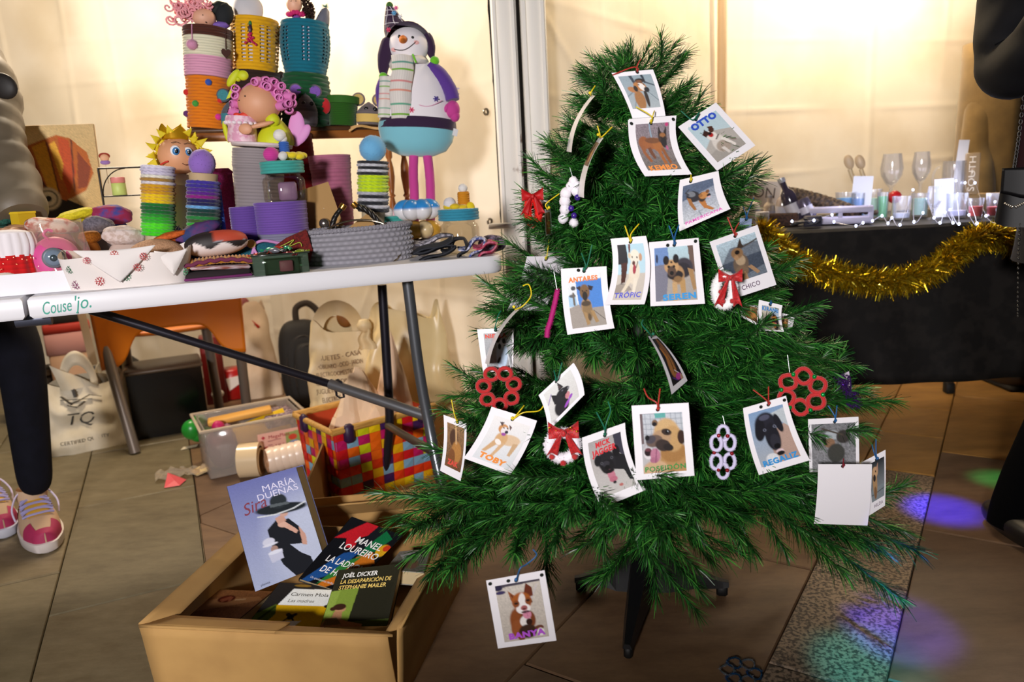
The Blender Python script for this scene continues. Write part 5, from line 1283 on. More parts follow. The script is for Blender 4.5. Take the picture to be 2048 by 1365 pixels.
for (x, z) in ((4, 128), (16, 132), (30, 130), (44, 122), (52, 110), (24, 120), (38, 112), (48, 98), (56, 90), (40, 102), (60, 104), (62, 92), (-38, 98), (-44, 84), (-40, 112), (-46, 68), (-30, 58), (12, 122), (56, 78), (46, 84)):
    g = G(); sp = [((1.5 + b * .95) * math.cos(b * 1.0), 0, (1.5 + b * .95) * math.sin(b * 1.0)) for b in [i * .55 for i in range(15)]]
    g.tube(sp, 2.2, 6, flat=1.6); g.lathe([(9.5, -8), (10, 0), (9, 9), (6, 10)], 16, rot=rotm(90, 0, 0), cap=False); o = g.build('foam_curl', PINKF, d)
    o.location = (x - 2, -26 - q.uniform(-4, 8) + (abs(x) * .3), z); o.rotation_euler = (q.uniform(-.3, .3), q.uniform(-.4, .4), q.uniform(-.7, .7) + x * .008); o.scale = (.92, .92, .92)
G().ell((-46, -18, 134), (8, 6, 20), 14, 10, rot=rotm(0, 32, 0)).build('bow_loop', LIMEF, d); G().ell((-28, -18, 140), (11, 6, 10), 14, 10).build('bow_loop', LIMEF, d); G().ell((-36, -20, 132), 5, 10, 8).build('bow_knot', LIMEF, d)
G().prism([(-44, 130), (-60, 92), (-52, 96), (-42, 122)], 2, c=(0, -18, 0)).build('bow_tail', LIMEF, d)
G().ell((10, -34, 44), (24, 5, 5), 14, 8, rot=rotm(0, -18, 10)).build('arm', FOAM, d); G().ell((-18, -40, 34), (13, 5, 11), 16, 10, rot=rotm(0, -10, 0)).build('hand', FOAM, d)
G().ell((26, -16, 56), (14, 12, 14), 16, 10).build('sleeve', LIMEF, d)
G().lathe([(27, 8), (28, 12), (26, 40), (30, 44), (31, 52), (29, 60), (27, 60)], 30, (-34, -10, 0)).build('pink_jar', M('#d69ab4', .55, kind='fleck', col2='#e6c6d2', scale=.12), d)
g = G()
for k in range(18):
    a = 2 * PI * k / 18; g.ell((-34 + 29 * math.cos(a), -10 + 29 * math.sin(a), 46), (5, 5, 4), 8, 6)
g.build('lace_ruffle', M('#eadbe2', .8), d)
g = G()
for x, z, r in ((-24, 62, 9), (-12, 64, 8), (-38, 62, 7), (0, 62, 7)): g.ell((x, -26, z), (r, 5, r * .6), 10, 8)
g.build('red_ruffle', M('#d8402c', .6), d)
for k, (a, s_) in enumerate(((-8, 1.0), (24, .72))): G().ell((64 + 10 * k, 10, 42 - 12 * k), (16 * s_, 4, 36 * s_), 18, 14, rot=rotm(0, 10 + a, 0)).build('wing', M('#d68cc8', .6), d)
G().ell((-66, -8, 28), (5, 4, 22), 12, 10, rot=rotm(0, -12, 0)).build('leaf', LIMEF, d)
# red, mauve and magenta baskets behind
t, y = tt('crochet_basket', 'dark red rounded crochet basket behind the jar with the turquoise lid', 'basket', 614, .46, group='crochet baskets below the rack')
knit(G(), 60, 64, y - 272, [(1, '#8e0f16')], 30, relief=.7, wm=70).build('basket_body', KNIT, t)
t, y = tt('crochet_basket', 'mauve pink crochet basket with a lid line under the right of the rack', 'basket', 678, .40, group='crochet baskets below the rack')
hm = y - 314
knit(G(), 66, 76, hm - 26, [(1, '#a8607c')], 22, relief=.7).build('basket_body', KNIT, t); knit(G(), 78, 80, 27, [(1, '#ad6680')], 6, c=(0, 0, hm - 27), relief=.7).build('rim_band', KNIT, t)
t, y = tt('crochet_box', 'magenta crochet box between the lilac pompom and the grey basket', 'box', 458, .42)
g = G(); hm = y - 340; g.box((0, 0, hm / 2), (54, 46, hm), bev=9); g.build('box_body', M('#8e1864', .9, kind='fleck', col2='#741050', scale=.35), t); G().box((0, 0, hm - 8), (57, 49, 16), bev=8).build('lid', M('#8a165e', .9, kind='fleck', col2='#741050', scale=.35), t); ball(t, -14, -4, hm + 6, 9, '#6e0e2c')
t, y = tt('phone_pouch', 'blue rounded crochet pouch standing behind the purple cord rings', 'pouch', 449, .22)
G().box((0, 0, (y - 376) / 2), (26, 14, y - 376), bev=10).build('pouch_body', M('#3e62ac', .9, kind='fleck', col2='#345494', scale=.4), t)
# purple trays
for (px, v, top, w, hh, label, c1, c2) in ((504, .22, 414, 58, 46, 'small purple crochet basket left of the wide purple one', '#5e4092', '#5e4092'), (574, .20, 404, 100, 60, 'wide purple crochet basket with grey lower half under the jar', '#6a4a9e', '#6a4a9e')):
    t, y = tt('crochet_basket', label, 'basket', px, v, group='crochet baskets below the rack'); h = y - top
    knit(G(), w * .96, w, h, [(.52, '#77768e' if c2 != '#5e4092' else c2), (1, c1)], int(h / 4.6), relief=.8).build('basket_body', KNIT, t)
    G().lathe([(w / 2 - 4, h - 5), (.5, h - 5)], 32, cap=False).build('inner_base', M(c1, .9), t)
# jar with turquoise lid standing on the wide purple basket
zj = .74 + (h - 2) * t.scale[2]
t, hj = jar(572, .19, 0, 90, 24, 'glass jar with turquoise crochet lid standing on the purple basket', TURQ, z=zj, ht=82)
G().box((6, 10, 22), (36, 26, 38), bev=4).build('lilac_wrapper', M('#8d6f94', .5), t)
ball(t, -18, -8, 96, 15, '#c83a94'); ball(t, 4, -14, 92, 9, '#d9d6d2'); flower(t, 26, 92, 0, '#dcc40f', 24); lid_spool(t, 8, 98, 8, '#2f5cab', '#dedad8', .8)
ball(t, 2, 6, 134, 12, '#e6e2de')
t, y = tt('spool_figure', 'red thread spool with white crochet balls beside the turquoise lidded jar', 'toy', 640, .26, z=.80)
k = t.scale[0]
G().box((0, 0, -.02 / k), (30, 26, .06 / k * .62), bev=3).build('plinth', M('#b08a50', .7), t)
hs = y - 300
G().lathe([(9, 12)] + [(10.5 - .8 * (j % 2), 14 + j * 2.4) for j in range(12)] + [(9, 44)], 18, rot=rotm(0, 14, 0)).build('thread_spool', M('#a8141a', .8), t); ball(t, 13, 0, 54, 12, '#e6e2de'); ball(t, -16, -6, 10, 12, '#e0dcd8'); ball(t, 16, -8, 14, 12, '#e6e2de')
# stacks of cord bracelets on upright tubes
def cord_stack(px, v, w, rings, label, bot):
    t, y = tt('bracelet_stack', label, 'bracelets', px, v, group='cord bracelets stacked on tubes')
    lean_of(t); z = y - bot
    G().lathe([(w / 2 - 7, 0), (w / 2 - 7, z + sum(r[1] for r in rings))], 24).build('display_tube', M('#b9a98c', .6), t)
    for k, (c, th) in enumerate(rings):
        g = G(); n = 40; base = C(c)[:3]; V = []; cols = []; F = []; rr = th / 2 + .3; dx = 1.2 * math.sin(k * 2.1)
        for i in range(n * 2):
            a = 2 * PI * i / (n * 2)
            for j in range(8):
                b = 2 * PI * j / 8; tw = 1 + .10 * math.sin(3 * b + i * 1.2)
                r = w / 2 - rr + rr * 1.25 * math.cos(b) * tw
                V.append((dx + r * math.cos(a), r * math.sin(a), z + th / 2 + rr * math.sin(b) * tw)); cols.append(shade(base, .78 + .34 * (.5 + .5 * math.sin(3 * b + i * 1.2))))
        m = n * 2
        for i in range(m):
            for j in range(8): F.append((i * 8 + j, ((i + 1) % m) * 8 + j, ((i + 1) % m) * 8 + (j + 1) % 8, i * 8 + (j + 1) % 8))
        g.add(V, F, 0, cols); g.build('cord_ring', KNIT, t); z += th
    return t, z, y
rings = [('#3ed018', 9)] * 2 + [('#4fdc20', 8)] * 2 + [('#2fae26', 8)] * 2 + [('#23902a', 8), ('#0f6a2a', 9), ('#0f6428', 9), ('#12702c', 8)] + [('#e8c410', 8)] * 3 + [('#cf9a16', 8)] * 3 + [('#d9d4de', 8), ('#a8803a', 8), ('#e3dfd0', 8), ('#cfc8de', 8), ('#cfc8de', 8), ('#d9d4e4', 8)]
t, z, y = cord_stack(318, .20, 62, [(c, th * .76) for c, th in rings], 'tall cord bracelet stack from white over yellow to bright green', 472)
rings = [('#3a4a2a', 8), ('#35b030', 7.5), ('#3a5c24', 7.5), ('#24803a', 8), ('#123f30', 8), ('#0f3c38', 8), ('#6aa6dc', 7), ('#1a1c50', 7), ('#231a58', 8), ('#8a1a80', 8), ('#5a1f8a', 8), ('#4a2a90', 8), ('#3a2a90', 8), ('#3e3098', 8)]
t, z, y = cord_stack(409, .21, 63, [(c, th * .88) for c, th in [('#2d5a22', 8)] * 2 + rings], 'cord bracelet stack in purple, blue and green under a lilac pompom', 474)
G().lathe([(26, z), (27, z + 14), (20, z + 15)], 26).build('tube_end', M('#b59c78', .7), t); pom(t, -2, 0, z + 34, 25, '#8a64ba', seed=40, fz=.16, sq=(1, 1, 1.1))
t, z, y = cord_stack(748, .28, 60, [(c, th * .77) for c, th in [('#23252c', 9), ('#c9c9d2', 9), ('#23252c', 9), ('#c9c9d2', 8), ('#23252c', 8), ('#b9b9c4', 8)] + [('#c8e416', 8.5)] * 5 + [('#26262c', 7), ('#dadae2', 7), ('#1f1f24', 7), ('#cfcfd6', 7), ('#26262c', 7)]], 'cord bracelet stack in black, white and neon yellow under a blue pompom', 424)
pom(t, 0, 0, z + 24, 26, '#6cb0dc', seed=41, fz=.16)
# crowned doll with yellow felt hair
t, y = tt('doll', 'doll head with spiky yellow felt hair and a gold crown', 'doll', 362, .30); lean_of(t)
def dz(py): return y - py
G().lathe([(14, 0), (18, dz(430)), (22, dz(395)), (14, dz(368))], 24).build('body', M('#c9bfae', .7), t)
G().lathe([(16, dz(372)), (20, dz(366)), (18, dz(354)), (15, dz(350))], 24).build('collar', M('#d4cab8', .7), t)
G().ell((-2, -2, dz(316)), (38, 36, 36), 28, 20).build('head', M('#d69a72', .5), t)
YF = M('#d8c016', .7)
q = random.Random(7)
for k in range(34):
    a = R(-62 + 304 * (k % 17) / 16); rr = 42 if k < 17 else 36
    x = -2 + rr * math.cos(a); z = dz(314) + rr * math.sin(a)
    if z < dz(345): continue
    b = a + q.uniform(-.4, .4); g = G(); L_ = q.uniform(15, 22)
    g.grid(lambda u, v_: (L_ * v_ , (u - .5) * 16 * (1 - v_), 3 * math.sin(v_ * 3) * (1 if k % 2 else -1)), 4, 6)
    o = g.build('felt_lock', YF, t); o.location = (x, -14 + (k // 17) * 12 + q.uniform(-6, 6), z); o.rotation_euler = (R(90) + q.uniform(-.5, .5), -b, 0)
    m_ = o.modifiers.new('t', 'SOLIDIFY'); m_.thickness = 1.2
G().lathe([(40, 0), (39, 12), (30, 28), (14, 38), (.5, 40)], 26, (-2, 4, dz(322)), sy=.9, cap=False, rot=rotm(-30, 0, 0)).build('hair_cap', YF, t)
g = G(); V = []; n = 40
def crownf(u, v_):
    a = 2 * PI * u; r = 24 + 5 * v_; return (-8 + r * math.cos(a), 0 + r * .8 * math.sin(a), dz(286) + v_ * (14 + 15 * (2 * abs(((u * 5) % 1) - .5))))
g.grid(crownf, 60, 5, cu=True); o = g.build('crown', M('#c8960f', .35, .55), t); m_ = o.modifiers.new('t', 'SOLIDIFY'); m_.thickness = 1.5
for x, r in ((-8, 1.0), (14, .9)):
    yy = -37 if x < 0 else -33
    G().ell((x, yy + 1, dz(308)), (9 * r, 3, 10 * r), 16, 10).build('eye_white', M('#e8e8ec', .3), t); G().ell((x + 1, yy - 1, dz(309)), (6.5 * r, 3, 7.5 * r), 14, 10).build('iris', M('#3a78b0', .3), t); G().ell((x + 2, yy - 3, dz(309)), (3.5, 2, 4.5), 12, 8).build('pupil', M('#0c0c10', .3), t); G().ell((x + .5, yy - 4.6, dz(306)), 1.4, 8, 6).build('glint', M('#ffffff', .3), t)
    G().tube([(x - 7, yy + 2, dz(294)), (x, yy + 1, dz(291)), (x + 7, yy + 2, dz(293))], .7, 5).build('brow', M('#5a3a22', .6), t)
G().tube([(4, -36, dz(331)), (9, -36, dz(333.5)), (14, -34, dz(332)), (17, -33, dz(330))], .8, 6).build('mouth', M('#6a3a28', .6), t); G().ell((20, -34, dz(322)), (7, 5, 6), 12, 8).build('nose', M('#cf8e68', .5), t)
G().tube([(-34, -24, dz(336)), (-26, -30, dz(331)), (-20, -33, dz(329))], 1.6, 6).build('red_trim', M('#c8281c', .6), t)
# wire rack with two little things on it
t, y = tt('wire_shelf', 'black wire display shelf behind the white and green bracelet stack', 'shelf', 280, .52)
BLW = M('#241d18', .4, .5)
for x in (-46, 44):
    for yv in (-8, 14): G().tube([(x, yv, 0), (x, yv, y - 338)], 1.7, 8).build('upright', BLW, t)
for zz in (y - 338, y - 392):
    g = G()
    for yv in (-8, 14): g.tube([(-46, yv, zz), (44, yv, zz)], 1.4, 6)
    for k in range(7): g.tube([(-46 + k * 15, -8, zz), (-46 + k * 15, 14, zz)], 1.0, 5)
    g.build('wire_tier', BLW, t)
g = G(); g.tube([(-44 + 44 * (1 - math.cos(b)), -9, y - 392 + 52 * math.sin(b)) for b in [k * PI / 2 / 10 for k in range(11)]], 1.2, 6); g.build('wire_scroll', BLW, t)
tz = t.location; k = t.scale[0]
t2 = thing('candle', 'small pink and lime candle on the wire shelf', 'candle', tz + Vector((-.022, 0, (y - 391) * t.scale[2])), k)
G().lathe([(12, 0), (13, 1), (13, 24), (12, 25)], 20).build('lime_half', M('#c8d878', .5), t2); G().lathe([(12, 25), (13, 26), (13, 36), (11, 37)], 20).build('pink_half', M('#e08a84', .5), t2)
t2 = thing('doll_topper', 'tiny doll face on a stick behind the wire shelf', 'toy', tz + Vector((-.052, .012, (y - 338) * t.scale[2])), k)
G().tube([(0, 0, -30), (0, 0, 14)], .8, 6).build('stick', M('#d8c8a8', .6), t2); G().ell((0, 0, 22), (8, 4, 8), 14, 10).build('face', M('#e8b088', .6), t2); G().ell((0, 2, 26), (10, 4, 7), 14, 10).build('hair', M('#9a2f1c', .7), t2); G().ell((0, 0, 13), (9, 4, 5), 12, 8).build('lilac_dress', M('#9a78b8', .7), t2)
# pumpkin pincushions
def pump(t, cz, w, h, c1, c2, split, nm):
    for k in range(8):
        a = 2 * PI * (k + .5) / 8; g = G()
        ex = (w * .27, w * .21, h / 2)
        g.ell((w * .27 * math.cos(a), w * .27 * math.sin(a), cz), ex, 18, 12, rot=rotm(0, 0, math.degrees(a)))
        if split:
            cc = [C(c1)[:3] if p[2] > cz + h * .05 + 1.5 * math.sin(p[0] * .3) else C(c2)[:3] for p in g.v]
            g.c = dict(enumerate(cc)); g.build(nm, M('attr', .35), t)
        else: g.build(nm, M(c1 if k % 3 else c2, .3), t)
pc, y = tt('pincushion', 'white and blue pumpkin pincushion at the bottom of the stack of three', 'pincushion', 842, .27, group='pumpkin pincushions')
k = pc.scale[0]; kz = pc.scale[2]
pump(pc, 14, 80, 27, '#c8c6dc', '#b8b6d4', False, 'segment')
p2 = thing('pincushion', 'gold pumpkin pincushion in the middle of the stack of three', 'pincushion', pc.location + Vector((.002, 0, 28 * kz)), k, None, 'pumpkin pincushions'); pump(p2, 18, 82, 35, '#b98a2e', '#c9b184', False, 'segment')
p3 = thing('pincushion', 'blue topped white pumpkin pincushion, uppermost of the stack of three', 'pincushion', pc.location + Vector((-.002, 0, 64 * kz)), k, None, 'pumpkin pincushions'); pump(p3, 22, 90, 42, '#2f86cc', '#dcdade', True, 'segment')
for x, z in ((-24, 30), (-8, 38), (14, 34), (30, 30)): G().ell((x, -38 + abs(x) * .3, z), 1.6, 8, 6).build('white_dot', M('#f0f0f4', .5), p3)
# jars right of and behind them
t, hj = jar(922, .16, 418, 86, 22, 'glass jar with blue crochet lid at the right end of the table', '#2f86a0')
flower(t, -2, hj + 4, 0, '#d8b80f', 28); G().ell((24, -12, hj + 2), (9, 6, 11), 12, 8).build('petal', M('#e0c412', .85), t); lid_spool(t, 12, hj + 6, 2, '#c8820f', '#e8e4e0', .95); ball(t, -16, -6, hj + 12, 12, '#dcd8dc')
t, hj = jar(786, .30, 432, 72, 22, 'glass jar with teal crochet lid behind the grey basket', TURQ)
lid_spool(t, -26, hj - 4, 0, '#d8583c', '#e8e4e0', .85); ball(t, -8, -14, hj + 6, 15, '#e6dcd6'); ball(t, 8, -10, hj + 3, 9, '#d4a8ac')

# ------------------------------------------------------------------ painting leaning at the back
p = Pic(120, 130, '#d2b47c', '#cda96c'); p.e(.45, .5, .45, .45, '#dcc088', mix=.6)
p.p([(.10, .42), (.20, .36), (.36, .60), (.40, .72), (.66, .96), (.44, 1), (.30, .84), (.14, .70), (.10, .60)], '#241c16').p([(.52, .72), (.66, .80), (.92, .94), (.66, 1), (.48, .86)], '#241c16')
p.p([(.02, .06), (.24, .02), (.26, .18), (.22, .30), (.08, .22), (.0, .20)], '#9a3c12').p([(.10, .08), (.22, .05), (.22, .24), (.12, .20)], '#c05a18')
p.p([(.20, .28), (.30, .20), (.60, .10), (.74, .14), (.90, .30), (.94, .52), (.84, .70), (.62, .80), (.48, .74), (.34, .60)], '#b8601a').p([(.34, .22), (.48, .16), (.56, .70), (.46, .70)], '#d89a24').p([(.62, .12), (.72, .16), (.76, .50), (.66, .74), (.60, .50)], '#c04a14').p([(.80, .28), (.92, .46), (.86, .66), (.76, .68)], '#8a3c18').p([(.22, .28), (.32, .26), (.44, .66), (.40, .68)], '#8a3a14').p([(.52, .20), (.58, .16), (.64, .40), (.60, .60)], '#e0a42c').l([(.24, .3), (.44, .66)], .01, '#4a2010').l([(.5, .18), (.56, .72)], .008, '#6a3010').l([(.75, .16), (.72, .7)], .008, '#5a2810')
p.e(.44, .77, .13, .12, '#d9c49c').e(.44, .77, .10, .09, '#2a1c10').e(.44, .77, .085, .078, '#e0cfa8').e(.44, .77, .035, .032, '#1c1410')
p.p([(.0, .84), (.22, .80), (.34, .96), (.30, 1), (.0, 1)], '#c89a54').grain(.10)
t, y = tt('painting', 'painted canvas of a dark head in an orange turban leaning against the tent', 'painting', 128, .575, rz=TANG * .6)
hp = y - 252
for nm, m_, f in (('canvas_block', M('#cdb489', .8), 0),):
    G().box((0, 4, hp / 2), (176, 7, hp), bev=1.5).build(nm, m_, t)
g = G(); p.mesh(g, lambda u, v_: (-87 + 174 * u, -.2, hp - 2 - 186 * v_)); g.build('painted_face', M('attr', .7), t)
t.rotation_euler = (R(-7), 0, t.rotation_euler[2])

# ------------------------------------------------------------------ front row
def cush(name, label, cat, px, v, w, d, h, mat, part, group=None, rot=0, lift=0, sq=.75, tilt=0, ns=.05, cols=None):
    t, y = tt(name, label, cat, px, v, group=group)
    g = G(); g.ell((0, 0, h / 2 + lift), (w / 2, d / 2, h / 2), 26, 16, rot=rotm(0, tilt, rot), p=sq, ns=ns, nf=1.6, seed=px * .13)
    if cols: g.c = {i: cols(*pp_) for i, pp_ in enumerate(g.v)}
    g.build(part, mat, t); return t, y
# white tray with a knitted hat
t, y = tt('tray', 'shallow white cardboard tray at the left end of the table', 'tray', 40, .07, rz=TANG)
WC = M('#e4e3e8', .55)
G().box((0, 40, 3), (200, 100, 5)).build('tray_base', WC, t)
for (c, d_) in (((0, -10, 22), (200, 3, 42)), ((0, 90, 22), (200, 3, 42)), ((99, 40, 22), (3, 100, 42)), ((-99, 40, 22), (3, 100, 42))): G().box(c, d_).build('tray_side', WC, t)
kk = t.scale[0]
h_, yh = tt('knitted_hat', 'glittery red knitted hat with a white ribbed cuff and fluffy balls, in the tray', 'hat', 38, .14, z=.745)
g = G(); c = C('#c00f12')[:3]
def hatg(u, v_):
    a = 2 * PI * u; r = (52 + 4 * math.sin(a * 3)) * (1 - .18 * v_) ; return (r * math.cos(a), r * .6 * math.sin(a) - (2 * math.sin(a * 14)), 8 + 62 * v_ + 3 * math.sin(v_ * 42))
g.grid(hatg, 84, 40, cu=True, col=lambda u, v_: shade(c, .8 + .3 * (.5 + .5 * math.sin(v_ * 42)))); g.build('red_crown', KNIT, h_)
g = G(); g.grid(lambda u, v_: ((38 + 3 * abs(math.sin(u * PI * 17)) + 5 * math.sin(PI * v_)) * math.cos(2 * PI * u), (26 + 2 * abs(math.sin(u * PI * 17))) * math.sin(2 * PI * u), 66 + 46 * v_), 102, 14, cu=True); g.ell((0, 0, 110), (36, 24, 9), 20, 10); g.build('white_cuff', M('#e8e2e6', .9, sheen=.4), h_)
g = G(); q = random.Random(3)
for k in range(46):
    a = q.uniform(PI, 2 * PI); g.ell((54 * math.cos(a), 32 * math.sin(a) - 1, q.uniform(12, 66)), .9, 5, 4)
g.build('glitter', M('#ffd08a', .1, .9), h_, kind='stuff')
for x, yv in ((58, -16), (82, -12), (-20, -34), (-52, -30)): pom(h_, x, yv, 22, 20, '#e4dccb', seed=int(x + 100), fz=.14, sq=(1.25, .8, .8))
# pink lens toy inside a cellophane bag
b_, y = tt('gift_bag', 'cellophane bag holding a pink toy with a clear round lens', 'bag', 132, .15)
G().ell((-8, 0, 52), (44, 26, 50), 24, 16).build('pink_toy', M('#cf4a8c', .5), b_)
G().lathe([(15, 0), (19, 2), (20, 6), (17, 9)], 26, (-12, -26, 62), rot=rotm(90, 0, 0)).build('lens_ring', M('#a8b0bc', .25, .7), b_); G().ell((-12, -34, 62), (16, 6, 16), 20, 12).build('lens', M('#7d8ea0', .08, .2), b_); G().ell((-12, -38, 62), (7, 4, 7), 14, 10).build('lens_core', M('#49565c', .2, .4), b_)
G().tube(smoothpts([(-16, -8, 98), (-22, -10, 108), (-14, -10, 116), (-6, -10, 112)]), 3, 8).build('pink_tail', M('#cf4a8c', .5), b_)
def bagf(u, v_):
    a = 2 * PI * u; r = 1 + .05 * math.sin(a * 7 + v_ * 5) + .04 * math.sin(a * 3 - v_ * 9); return (52 * r * math.cos(a) * (1 - .15 * v_) + 4 * v_, 32 * r * math.sin(a) * (1 - .55 * v_), 2 + 128 * v_ + 4 * math.sin(a * 4) * v_)
G().grid(bagf, 48, 24, cu=True).build('cellophane', glass('#f6efe8', .08, .10), b_)
# snowflake fabric basket
t, y = tt('fabric_basket', 'soft white fabric basket printed with red and green snowflakes, corners folded out', 'basket', 262, .085, group=None, rz=TANG * .8)
FAB = M('#ded6d2', .85)
Wb, Db = 108, 52
def fabf(u, v_):
    a = 2 * PI * u; cs, sn = math.cos(a), math.sin(a); p_ = .62
    x = Wb * math.copysign(abs(cs) ** p_, cs); yv = Db * math.copysign(abs(sn) ** p_, sn)
    fl = 1 + .10 * v_ + .03 * math.sin(a * 5 + 1) * v_
    return (x * fl, yv * fl + 3 * math.sin(a * 7) * v_, 66 * v_ + 8 * v_ * math.cos(2 * a) * .8 + 6 * v_ * math.sin(a * 3))
G().grid(fabf, 72, 14, cu=True).build('fabric_wall', FAB, t); G().grid(lambda u, v_: [c * (1, 1, 0)[i] if i < 2 else 1.5 for i, c in enumerate(Vector(fabf(u, 0)) * (1 - v_))], 72, 3, cu=True).build('fabric_base', FAB, t)
def flapf(x0, x1, zt, dz_, y0):
    def f(u, v_):
        x = x0 + (x1 - x0) * u; w_ = 1 - abs(2 * u - 1)
        return (x, y0 - 5 - 7 * math.sin(PI * v_) * w_, zt - 4 * math.sin(PI * u) - dz_ * v_ * w_)
    return f
for (x0, x1, zt, dz_, y0) in ((-78, 62, 78, 62, -56), (58, 116, 66, 46, -48)):
    o = G().grid(flapf(x0, x1, zt, dz_, y0), 20, 14).build('folded_corner', M('#e6dfdc', .85), t); m_ = o.modifiers.new('t', 'SOLIDIFY'); m_.thickness = 1.4
def flake(x, z, yv, r, c):
    g = G(); best = min((abs(fabf(.5 + i / 400, min(.96, z / 70))[0] - x), i) for i in range(200))[1]
    yv = fabf(.5 + best / 400, min(.96, z / 70))[1] - (1.5 if not (-66 < x < 50 and z > 24) else 12)
    for k in range(6):
        a = PI * k / 3; g.tube([(x, yv, z), (x + r * math.cos(a), yv, z + r * math.sin(a))], .55, 5)
        for s_ in (-.5, .5): g.tube([(x + r * .55 * math.cos(a), yv, z + r * .55 * math.sin(a)), (x + r * .95 * math.cos(a + s_), yv, z + r * .95 * math.sin(a + s_))], .45, 5)
    g.build('printed_snowflake', M(c, .8), t)
for x, z, yv, r, c in ((-44, 16, -59, 9, '#b8383c'), (-86, 12, -52, 9, '#8a4a6c'), (26, 38, -66, 8, '#b8383c'), (2, 22, -66, 10, '#2f7a52'), (40, 58, -62, 8, '#c04a4c'), (-10, 66, -62, 8, '#c05a54'), (86, 34, -58, 13, '#b03038'), (104, 20, -54, 8, '#3a8a5c'), (-92, 42, -50, 8, '#2f6a48'), (-58, 58, -60, 7, '#c0505a')): flake(x, z, yv, r, c)
t2, y2 = tt('crochet_ball', 'speckled tan crochet cushion lying in the snowflake basket', 'cushion', 318, .12, z=.765)
G().ell((0, 0, 26), (54, 34, 34), 30, 18).build('cushion_body', M('#b98f6e', .9, kind='fleck', col2='#a07a5c', scale=.35), t2)
t2, y2 = tt('toy_pouch', 'red and blue wrapped candy pouch sticking out of the snowflake basket', 'pouch', 208, .13, z=.768)
G().ell((0, 0, 20), (36, 14, 13), 22, 14, p=.8).build('pouch_body', M('#b02a3c', .45, kind='fleck', col2='#3a3f80', scale=.07), t2); G().ell((30, 0, 22), (14, 10, 11), 16, 10).build('cork_end', M('#c8a878', .7), t2)
# pouches stacked between the fabric basket and the glass tray
t, y = tt('fabric_stack', 'dark knitted pouch with magenta edge at the bottom of the pouch pile', 'pouch', 437, .075, group='pile of pouches', rz=TANG)
g = G(); g.box((0, 0, 8), (124, 60, 16), bev=6, rot=rotm(0, -1, 0)); g.build('pouch_body', M('#1f1418', .9), t); G().box((0, -2, 2.5), (126, 60, 5), bev=2).build('magenta_edge', M('#6a1f5c', .8), t); G().box((6, -3, 21), (112, 52, 7), bev=3, rot=rotm(0, 3, 0)).build('white_lining', M('#cdbfc6', .6, kind='streak', col2='#8a4a3c', scale=.04), t)
k = t.scale[0]; zb = t.location.z
t, y = tt('knit_pouch', 'mustard knitted pouch with plum edging in the pouch pile', 'pouch', 440, .085, z=.74 + 25 * k, group='pile of pouches', rz=TANG)
g = G(); c = C('#cf8a10')[:3]; g.grid(lambda u, v_: (-66 + 132 * u, -34 + 60 * v_, 10 + 7 * math.sin(PI * v_) + 1.2 * math.sin(u * 120) - 8 * (2 * u - 1) ** 2 * (1 - v_)), 90, 14, col=lambda u, v_: shade(c, .82 + .25 * math.sin(u * 120))); o = g.build('pouch_body', KNIT, t); m_ = o.modifiers.new('t', 'SOLIDIFY'); m_.thickness = 6
G().tube([(-66 + 132 * u, -35, 11 - 8 * (2 * u - 1) ** 2 + 1.5 * math.sin(u * 40)) for u in [i / 30 for i in range(31)]], 4, 8).build('plum_edging', M('#6a2444', .85), t)
t, y = tt('pencil_case', 'oval fabric case printed red and black over white, on the pouch pile', 'case', 436, .10, z=.74 + 42 * k, group='pile of pouches', rz=TANG)
def ccol(x, yv, z):
    if z > 22 + 6 * math.sin(x * .12): 
        return C('#b5442c')[:3] if x > -8 and z > 30 else (C('#241c1c')[:3] if (x < -8 or z < 29) else C('#8a8a92')[:3])
    return C('#e2d4d0')[:3] if z > 12 or x < 30 else C('#d8c6c0')[:3]
g = G(); g.ell((0, 0, 24), (60, 34, 25), 64, 40, p=.85, rot=rotm(-14, -4, 0)); g.c = {i: ccol(*p_) for i, p_ in enumerate(g.v)}; g.build('case_body', M('attr', .6), t)
t, y = tt('knit_pouch', 'teal crochet pouch with pink trim and a button beside the dark red one', 'pouch', 512, .17, z=.752, group='crochet pouches')
g = G(); g.ell((0, 0, 22), (62, 28, 27), 30, 18, p=.8, ns=.05); g.build('pouch_body', M('#135e70', .9, kind='fleck', col2='#0f4c5c', scale=.4), t)
for s_ in (-1, 1): G().tube(smoothpts([(s_ * 56, -16, 30 + s_ * 8), (s_ * 20, -24, 44 + s_ * 4), (0, -28, 40), (s_ * 5, -32, 22), (s_ * 14 + 6, -30, 6)]), 3, 8).build('pink_trim', M('#c48ac0', .85), t)
G().lathe([(.5, -2), (8, -2), (9, 0), (8, 2), (.5, 2)], 18, (-4, -30, 44), rot=rotm(90, 0, 0)).build('button', M('#c8a054', .4), t)
t, y = tt('knit_pouch', 'dark red crochet pouch tied with a green thread beside the grey basket', 'pouch', 588, .14, z=.755, group='crochet pouches')
g = G(); g.prism([(-40, 4), (30, -4), (38, 20), (30, 62), (-10, 48), (-44, 26)], 30); g.build('pouch_body', M('#6e140f', .92, kind='fleck', col2='#520d0a', scale=.3), t, smooth=False)
G().tube(smoothpts([(-40, -18, 26), (-14, -20, 36), (4, -20, 44), (-6, -20, 32), (14, -20, 38), (18, -20, 30)]), .9, 6).build('green_thread', M('#a8b03a', .7), t)
